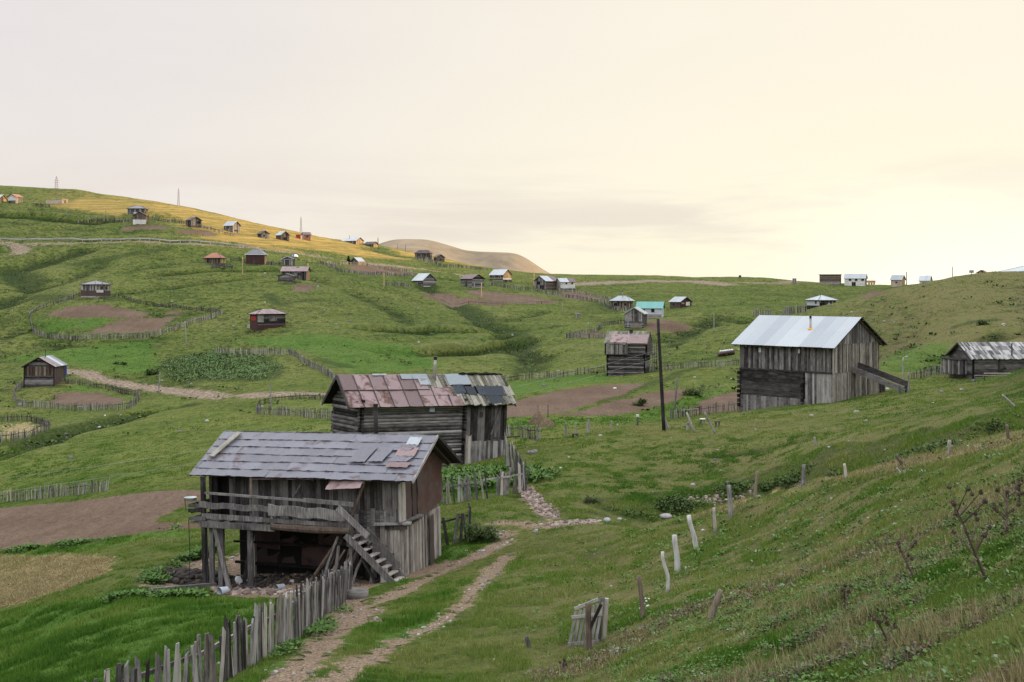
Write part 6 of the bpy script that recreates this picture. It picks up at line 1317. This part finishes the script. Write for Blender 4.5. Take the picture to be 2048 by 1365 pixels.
P = hit(1062, 908); t_ = tag(MB().rock((0, 0, .08), .42, .15, .5, 9).rock((.25, 0, .15), .26, .3, .6, 12).build('boulder', W['rock']), 'lone grey stone in the grass right of the log barn', 'stone'); t_.location = tuple(P)
# dung heap
P = hit(380, 1160); g = MB()
for i in range(240):
    a, q = random.uniform(0, 6.283), random.random() ** .6; x_, y_ = 1.9 * q * math.cos(a), 1.5 * q * math.sin(a); xw, yw = P[0] + x_, P[1] + y_; g.rock((xw, yw, float(zat(xw, yw)) + .32 * (1 - q * q)), random.uniform(.08, .22), None, .5)
W['dung'] = stone_mat('dark_dung', (.010, .008, .007), (.055, .042, .034)); tag(g.build('dung_heap', W['dung'], None, True), 'dark spread dung heap left of the balcony shed', 'dung heap')
# boulders
bl = [('rounded blue grey boulder at the end of the stone heap', 1214, 1044, 17, .8, 'bluerock'), ('smaller blue grey boulder beside the rounded one', 1239, 1041, 12, .6, 'bluerock'), ('broad mossy boulder on the gully rim, right of the blue grey pair', 1332, 1036, 26, .55, 'rock'),
      ('flat pale slab in the near meadow', 1637, 1064, 14, .3, 'rock'), ('grey stone in the weeds at the lower edge', 1560, 1246, 7, .7, 'bluerock'), ('angular stone left of the bent post weeds', 1613, 1232, 9, .6, 'rock'), ('pink stone in the lowest weeds', 1563, 1302, 9, .7, 'pinkrock'),
      ('pointed grey stone beside the tall dry thistle', 1990, 1082, 8, .9, 'bluerock'), ('grey stone at the right margin in the grass', 2038, 1303, 10, .6, 'rock'), ('large half buried stone in the lower right grass', 1912, 1338, 15, .5, 'rock'), ('largest of the clustered stones at the lower right', 1992, 1332, 15, .7, 'rock'), ('darkest of the clustered stones at the lower right', 1975, 1340, 11, .6, 'bluerock'),
      ('flat stone below the stairs of the shed', 745, 1150, 16, .25, 'rock'), ('flat stone step at the foot of the stairs', 808, 1142, 14, .3, 'pinkrock'), ('round pink stone at the foot of the picket fence', 693, 1206, 8, .8, 'pinkrock'), ('grey stone in the track beside the round pink one', 722, 1222, 8, .7, 'rock'),
      ('largest red stone under the balcony', 455, 1172, 15, .7, 'pinkrock'), ('grey boulder beside the white sack', 497, 1166, 15, .7, 'rock'), ('red stone behind the white sack', 489, 1148, 8, .8, 'pinkrock'), ('dark stone at the foot of the log post', 585, 1165, 14, .6, 'rock'), ('stone at the fence side of the stable', 600, 1176, 12, .6, 'pinkrock'),
      ('white stone at the mouth of the left ditch', 210, 833, 5, .7, 'tent'), ('two toned white boulder in the upper ploughed plot', 1230, 778, 7, .6, 'tent'), ('stone on the gully bank above the fence posts', 1464, 988, 7, .6, 'pinkrock'), ('white stone on the right hillside', 2008, 653, 3, .8, 'tent'), ('pale rock near the red house on the green slope', 530, 606, 3, .7, 'tent')]
for i, (lb, x_, y_, w_, fl_, mt) in enumerate(bl):
    P = hit(x_, y_); r_ = w_ * P[1] / F / 1.6 * .8; o = tag(MB().rock((0, 0, 0), r_, .6, fl_, i).build('boulder', W[mt], None, True), lb, 'stone'); o.location = tuple(P + V(0, 0, r_ * fl_ * .35))
    m2 = o.modifiers.new('round', 'SUBSURF'); m2.levels = m2.render_levels = 1
# ------------------------------------------------------------------ uncountable stuff
def in_view_cells(dmax, lo=-260, hi=2420):
    vis = HY - ZZ / DD * F; run = np.minimum.accumulate(vis, axis=0); prev = np.vstack([np.full((1, vis.shape[1]), 3000.), run[:-1]])
    area = np.clip(prev - vis, 0, 30); area[:, (PXS < lo) | (PXS > hi)] = 0; area[DS > dmax] = 0; area[vis > 1480] = 0
    return area
AREA = in_view_cells(150)
def sample(n, weight):
    w_ = (AREA * weight).ravel(); cdf = np.cumsum(w_); idx = np.searchsorted(cdf, rng.random(n) * cdf[-1]); i, j = np.divmod(idx, AREA.shape[1]); i = np.clip(i, 1, AREA.shape[0] - 2); j = np.clip(j, 0, AREA.shape[1] - 2)
    fi, fj = rng.random(n), rng.random(n); px = PXS[j] + (PXS[j + 1] - PXS[j]) * fj; d = DS[i - 1] + (DS[i] - DS[i - 1]) * fi * 1.0
    x = (px - CX) / F * d; return x, d, zat(x, d), i, j
def blades(name, n, weight, height, width, m, hue, lean=.5, per=3, kindlabel=None, cat='grass'):
    x, y, z, i, j = sample(n, weight); x = np.repeat(x, per); y = np.repeat(y, per); z = np.repeat(z, per); i = np.repeat(i, per); j = np.repeat(j, per); k = n * per
    hgt = height(x, y, i, j) * (.6 + .8 * tuft[i, j]) * rng.uniform(.5, 1.4, k); wd = np.maximum(width, y / 1200 * .62) * rng.uniform(.7, 1.3, k); a = rng.uniform(0, 6.283, k); r_ = hgt * lean * rng.uniform(.1, 1.5, k)
    wd = wd * rng.choice([.6, 1.0, 1.5], k); x = x + rng.normal(0, .03, k); y = y + rng.normal(0, .03, k); b = rng.uniform(0, 6.283, k)
    base = np.stack([x, y, z - .02], -1); side = np.stack([np.cos(b), np.sin(b), np.zeros(k)], -1) * wd[:, None] / 2; tip = base + np.stack([np.cos(a) * r_, np.sin(a) * r_, hgt], -1)
    vs = np.empty((k, 3, 3)); vs[:, 0] = base - side; vs[:, 1] = base + side; vs[:, 2] = tip
    o = link(name, np_mesh(name, vs.reshape(-1, 3), np.arange(k * 3).reshape(-1, 3), m, {'tone': ('FACE', np.clip(hue(x, y, i, j, k), 0, 1))}, smooth=False)); o['kind'] = 'stuff'; o['label'] = kindlabel; o['category'] = cat; return o
def grass_mat(name, stops, rough=.9):
    m, t, b = mat(name); t.l(t.ramp(t.attr('tone'), stops), b.inputs['Base Color']); b.inputs['Roughness'].default_value = rough; b.inputs['Specular IOR Level'].default_value = .1; return m
W['grass'] = grass_mat('grass_blades', [(0, (.040, .105, .012)), (.3, (.090, .190, .024)), (.55, (.165, .225, .048)), (.8, (.25, .25, .09)), (1, (.42, .38, .21))])
bare = np.clip(1 - np.maximum.reduce([M['soil'] * 3 + .5, M['path'] * 1.5 + .9, M['grit'] * 2 + .5]), 0, 1)
tuft = np.clip(.5 + fbm(XX / .8, DD / 1.0, 55, 3) * 1.9, .18, 1)
def hue(x, y, i, j, k):
    L = np.clip(M['lush'][i, j] * .5 + .5, 0, 1); S_ = np.clip(M['straw'][i, j] + .4, 0, 1); u = x / y
    dry = np.clip((u + .05) * 5, 0, 1) * np.clip((90 - y) / 40, 0, 1)
    v = .40 + .12 * dry + .42 * fbm(x / 3.5, y / 3.5, 61, 3) + .25 * fbm(x / 15, y / 15, 63, 2) - .10 * L + .6 * S_
    return v + rng.normal(0, .13, k)
def gh(x, y, i, j): return .07 + .05 * np.clip(M['lush'][i, j] * .5 + .5, 0, 1) + .03 * np.clip(M['bush'][i, j], 0, 1)
blades('grass', 600000, bare * tuft, gh, .007, W['grass'], hue, kindlabel='short pasture grass covering the near slopes and lawn')
rough_m = np.clip((27 - DD) / 10, 0, 1) * np.clip((XX / DD - .06) * 10, 0, 1) * np.clip(fbm(XX / 1.6, DD / 1.6, 81, 3) * 3 + .2, 0, 1)
crest_m = np.clip(1 - seg_dist(XX, DD, wpts([(1470, 1015), (1560, 982), (1700, 955), (1850, 922), (2048, 876)])) / 1.2, 0, 1)
strip = np.clip(1 - seg_dist(XX, DD, wpts([(1150, 1340), (1250, 1290), (1340, 1240), (1450, 1205), (1560, 1160), (1680, 1120), (1850, 1070), (2000, 1000)])) / 1.3, 0, 1)
W['drygrass'] = grass_mat('dry_stalks', [(0, (.10, .095, .035)), (.5, (.26, .21, .10)), (1, (.48, .41, .25))])
blades('dry_grass', 12000, (rough_m * .8 + crest_m * 1.1 + strip * 2.0) * bare, lambda x, y, i, j: .12 + .07 * np.clip((26 - y) / 10, 0, 1), .005, W['drygrass'], lambda x, y, i, j, k: rng.random(k), .45, 4, 'tall dry yellow grass stalks among the weeds', 'dry grass')
blades('stubble', 26000, np.clip(M['straw'] + .2, 0, 1), lambda x, y, i, j: .09 + 0 * x, .01, W['drygrass'], lambda x, y, i, j, k: .3 + .5 * rng.random(k), .9, 3, 'pale straw lying on the mown patch', 'straw')
# low broad leaved weeds
def weeds(name, n, weight, size, m, label, per=9, hump=.08, cat='weeds'):
    x, y, z, i, j = sample(n, weight); k = n * per; s_ = np.repeat(size * rng.uniform(.6, 1.5, n) * np.clip(y / 25, .8, 2.2), per); x, y, z = [np.repeat(q, per) for q in (x, y, z)]
    a = rng.uniform(0, 6.283, k); q = rng.uniform(0, 1, k) * s_ * 1.5; cx, cy, cz = x + np.cos(a) * q, y + np.sin(a) * q, z + hump * rng.random(k) + s_ * .2
    el = rng.uniform(-.2, .9, k); d_ = np.stack([np.cos(a) * np.cos(el), np.sin(a) * np.cos(el), np.sin(el)], -1) * s_[:, None]; sd2 = np.stack([-np.sin(a), np.cos(a), rng.normal(0, .3, k)], -1) * s_[:, None] * .3; c0 = np.stack([cx, cy, cz], -1)
    vs = np.stack([c0, c0 + d_ * .5 + sd2, c0 + d_, c0 + d_ * .5 - sd2], 1).reshape(-1, 3)
    o = link(name, np_mesh(name, vs, np.arange(k * 4).reshape(-1, 4), m, {'tone': ('FACE', rng.random(k))}, smooth=False)); o['kind'] = 'stuff'; o['label'] = label; o['category'] = cat
weeds('weeds', 13000, rough_m * np.clip(fbm(XX / .8, DD / .8, 83, 2) * 3 + .6, .1, 1) + .035 * np.clip((60 - DD) / 30, 0, 1) * np.clip(XX / DD * 8, 0, 1), .055, W['leaf'], 'low leafy weeds among the near grass')
weeds('withered_weeds', 4600, rough_m + strip * .6, .045, W['thistle'], 'withered brown weeds among the rough grass', 8, .10)
weeds('thistle_rosettes', 750, (rough_m * .7 + strip * .5 + .05 * np.clip((48 - DD) / 10, 0, 1) * np.clip(XX / DD * 8 - 1, 0, 1)) * bare, .06, W['paleleaf'], 'pale spiny thistle rosettes on the near slope', 9, .05)
bw = lambda pp, wd, **k: np.clip(1 - seg_dist(XX, DD, wpts(pp)) / wd, 0, 1)
weeds('dock_leaves', 1500, np.clip(fbm(XX / 1.4, DD / 1.4, 89, 2) * 3 + .4, 0, 1) * (bw([(235, 1200), (300, 1195), (380, 1195), (425, 1188)], .5) + bw([(0, 1106), (110, 1095), (200, 1083), (330, 1060)], .7) + .8 * bw([(300, 1165), (360, 1125), (425, 1100)], .4) + .12 * bw([(560, 1315), (640, 1265), (700, 1215)], .3)), .075, W['leaf'], 'dark green dock leaves and herbs at the field edge', 8, .14)
weeds('gully_weeds', 1000, np.clip(fbm(XX / 2.2, DD / 2.2, 87, 2) * 3, 0, 1) * (bw([(1250, 1020), (1330, 1012), (1400, 1005), (1460, 985)], 1.5) + .8 * bw([(1530, 985), (1650, 950), (1850, 905), (1980, 868)], 1.6)), .06, W['shrub'], 'dark weeds growing along the gully bank', 7, .1)
weeds('yard_weeds', 2600, np.clip(bw([(890, 960), (950, 965), (1000, 960)], 3.6), 0, 1), .10, W['leaf'], 'tall green weeds in the yard behind the shed', 8, .22)
weeds('nettles', 6500, 0, .30, W['nettle'], '', 1) if False else None
def field_weeds(name, poly, n, size, m, label, hump):
    P = wpts(poly); x0, x1, y0, y1 = min(p[0] for p in P), max(p[0] for p in P), min(p[1] for p in P), max(p[1] for p in P); X = rng.uniform(x0, x1, n * 3); Y = rng.uniform(y0, y1, n * 3); k_ = inside(X, Y, P); X, Y = X[k_], Y[k_]; e_ = seg_dist(X, Y, P + [P[0]]); k_ = rng.random(len(X)) < np.clip(e_ / 5 + .9 * fbm(X / 4, Y / 4, 99, 3), .03, 1); X, Y = X[k_][:n], Y[k_][:n]; k = len(X); Zz = zat(X, Y); s_ = size * rng.uniform(.6, 1.4, k)
    a = rng.uniform(0, 6.283, k); el = rng.uniform(-.1, 1.1, k); d_ = np.stack([np.cos(a) * np.cos(el), np.sin(a) * np.cos(el), np.sin(el)], -1) * s_[:, None]; sd2 = np.stack([-np.sin(a), np.cos(a), 0 * a], -1) * s_[:, None] * .35; c0 = np.stack([X, Y, Zz + hump * rng.random(k) * np.clip(.6 + fbm(X / 5, Y / 5, 97, 2), .1, 1.3)], -1)
    vs = np.stack([c0, c0 + d_ * .5 + sd2, c0 + d_, c0 + d_ * .5 - sd2], 1).reshape(-1, 3); o = link(name, np_mesh(name, vs, np.arange(k * 4).reshape(-1, 4), m, {'tone': ('FACE', rng.random(k))}, smooth=False)); o['kind'] = 'stuff'; o['label'] = label; o['category'] = 'weeds'
field_weeds('nettle_thicket', [(310, 742), (330, 722), (380, 708), (430, 702), (500, 706), (560, 722), (572, 742), (545, 760), (440, 768), (340, 760)], 15000, .30, W['nettle'], 'grey green nettle thicket on the left slope', .55)
# stones on the ground
def stones(name, n, weight, r0, r1, m, label, cat='stones'):
    x, y, z, i, j = sample(n, weight); g = MB()
    for a, b, c_ in zip(x, y, z): r_ = random.uniform(r0, r1) * random.uniform(.5, 1.2) * min(2, max(.7, b / 45)); g.rock((a, b, c_ + r_ * .15), r_, None, random.uniform(.4, .8))
    o = g.build(name, W[m]); o['kind'] = 'stuff'; o['label'] = label; o['category'] = cat
pth = np.clip(M['path'] * 1.2 + .5, 0, 1)
stones('gravel', 1500, pth, .015, .05, 'pinkrock', 'small stones strewn over the dirt track')
stones('track_stones', 200, pth * np.clip(fbm(XX / 2, DD / 2, 33, 2) * 3, 0, 1), .05, .11, 'rock', 'bigger loose stones along the ruts of the track')
stones('rubble', 520, bw([(1050, 978), (1066, 1000), (1085, 1018), (1105, 1036)], .5), .035, .10, 'pinkrock', 'pink rubble filling the washed out gully')
stones('stone_heap', 400, bw([(1112, 1049), (1150, 1045), (1190, 1043)], .4), .045, .11, 'pinkrock', 'low heap of reddish stones beside the boulders')
stones('stable_rubble', 330, bw([(430, 1178), (520, 1184), (600, 1182), (690, 1172)], .7), .05, .18, 'pinkrock', 'reddish rubble strewn in front of the stable')
stones('shade_litter', 650, bw([(470, 1165), (600, 1160), (760, 1150)], 1.5), .05, .13, 'dung', 'dark litter added to deepen the shade under the balcony shed')  # dark bits scattered to stand in for shade on the stable floor
stones('meadow_stones', 130, bare * np.clip((DD - 20) / 10, 0, 1) * np.clip(XX / DD * 6 + .7, .1, 1), .03, .10, 'rock', 'scattered stones lying in the pasture')
stones('slide_stones', 160, bw([(1850, 900), (1880, 893)], 1.3) + bw([(1400, 1000), (1470, 990)], 1.2), .04, .10, 'pinkrock', 'stones exposed on the eroded gully bank')
AREA = in_view_cells(520); fl_ = np.clip((DD - 120) / 40, 0, 1)
stones('hill_stones', 90, fl_ * bare / np.maximum(.2, DD / 250), .12, .22, 'rock', 'scattered pale stones on the far hillsides')
blades('far_grass', 75000, fl_ * bare * tuft * np.clip(-M['gold'], 0, 1) * np.clip(.5 - M['straw'], 0, 1), lambda x, y, i, j: (.05 + .0003 * y), .05, W['grass'], lambda x, y, i, j, k: hue(x, y, i, j, k) + .16, .9, 2, 'coarse pasture grass on the far slopes')
weeds('tussocks', 1100, fl_ * bare * np.clip(-CURV * 2 + .1, .02, 1) * np.clip((420 - DD) / 60, 0, 1), .22, W['shrub'], 'dark tussocks and low scrub in the hollows of the far slopes', 7, .12)
AREA = in_view_cells(150)
# bushes and thistles
def bush(label, x_, y_, w_, h_px, m, n=700, size=.16, name='bush'):
    P = hit(x_, y_); m_ = P[1] / F; t_ = thing(name, label, 'bush', P); g = MB()
    for i in range(12): a = random.uniform(0, 6.283); g.tube([(0, 0, -.1), (math.cos(a) * w_ * m_ * .2, math.sin(a) * w_ * m_ * .2, h_px * m_ * .5), (math.cos(a) * w_ * m_ * .4, math.sin(a) * w_ * m_ * .4, h_px * m_ * random.uniform(.6, .95))], [.02, .014, .008], 5)
    g.build('stems', W['brown'], t_); cl = [(J(.5) * w_ * m_, J(.3) * w_ * m_, random.uniform(.1, .7) * h_px * m_, random.uniform(.18, .36) * w_ * m_) for _ in range(9)]
    def f():
        c_ = random.choice(cl); return (c_[0] + random.gauss(0, c_[3] * .5), c_[1] + random.gauss(0, c_[3] * .5), max(0, c_[2] + random.gauss(0, c_[3] * .4)))
    leaves(n, f, size).build('leaves', W[m], t_)
bush('leafy dark green bush beside the fence remains behind the shed', 962, 1082, 52, 45, 'shrub', 2600, .11)
bush('round bush in the middle of the ploughed plot', 1280, 812, 22, 14, 'shrub', 900, .22); bush('tangled brown green bush left of the plank barn', 1385, 792, 34, 20, 'shrub', 1100, .24); bush('dark bush at the left end of the nettle thicket', 305, 750, 22, 14, 'shrub', 900, .35)
bush('small round bush left of the nettle thicket', 234, 729, 9, 6, 'shrub', 260, .3); bush('second small bush left of the nettle thicket', 248, 731, 9, 6, 'shrub', 260, .3); bush('dark bush patch behind the shingled hut', 1965, 650, 20, 8, 'shrub', 500, .3)
bush('low shrub at the lower end of the curved yard fence', 1182, 1006, 30, 12, 'shrub', 700, .1)
P = hit(1648, 966, dmin=46); t_ = thing('mauve_thistle_patch', 'patch of mauve flowering thistles between two fence posts', 'thistles', V((1648 - CX) / F * 52, 52, float(zat((1648 - CX) / F * 52, 52)))); leaves(2400, ball(1.3, .8, 1.5), .09).build('leaves', W['nettle'], t_); leaves(700, ball(1.3, .8, .35, 1.25), .07).build('flowers', W['mauveflower'], t_)
def thistle(label, x_, yb, xt, yt, heads=9, lean=0):
    P = hit(x_, yb); m_ = P[1] / F; t_ = thing('dry_thistle', label, 'thistle', P); T = V((xt - x_) * m_, J(.1), (yb - yt) * m_); H_ = np.linalg.norm(T); g = MB(); tips = []
    st_ = [T * f + V(J(.02), J(.02), 0) for f in (0, .25, .5, .75, 1)]; g.tube(st_, [.022, .018, .014, .010, .007], 6); tips.append(st_[-1])
    for i in range(heads):
        f = random.uniform(.3, .9); b = T * f; a = random.uniform(0, 6.283); L = H_ * random.uniform(.2, .42); e = b + V(math.cos(a) * L * .75, math.sin(a) * L * .5, L * .75); g.tube([b, (b + e) / 2 + V(J(.02), 0, J(.02)), e], [.009, .007, .005], 5); tips.append(e)
    g.build('stem', W['thistle'], t_)
    for c_ in tips:
        g = MB(); g.rock(c_, .032, .2, 1.0)
        for k in range(16): a, e = random.uniform(0, 6.283), random.uniform(-.6, 1.2); d_ = V(math.cos(a) * math.cos(e), math.sin(a) * math.cos(e), math.sin(e)); s_ = V(-math.sin(a), math.cos(a), 0) * .012; g.add([c_ + d_ * .02 - s_, c_ + d_ * .02 + s_, c_ + d_ * .05], [(0, 1, 2)], random.random() * .5)
        g.build('seed_head', W['thistle'], t_)
    leaves(90, lambda: tuple(T * random.random() ** 2 * .7 + V(J(.05), J(.05), 0)), .05, 2).build('withered_leaves', W['thistle'], t_)
thistle('tall branched dry thistle leaning left in the weeds', 1972, 1168, 1905, 1005, 13); thistle('dry thistle with drooping head left of the tall branched one', 1828, 1160, 1800, 1088, 5); thistle('short dry thistle stalk in the middle of the weeds', 1694, 1228, 1690, 1172, 4)
thistle('dense brown thistle at the upper right of the weeds', 2010, 1070, 2016, 985, 12); thistle('dry thistle near the right margin above the weeds', 2040, 1020, 2035, 960, 8); thistle('broken dry thistle beside the lower clumps', 1630, 1290, 1655, 1262, 5); thistle('low dark thistle clump at the bottom of the weeds', 1125, 1350, 1128, 1322, 4); thistle('fallen dry thistle below the middle stalk', 1790, 1300, 1750, 1240, 4)
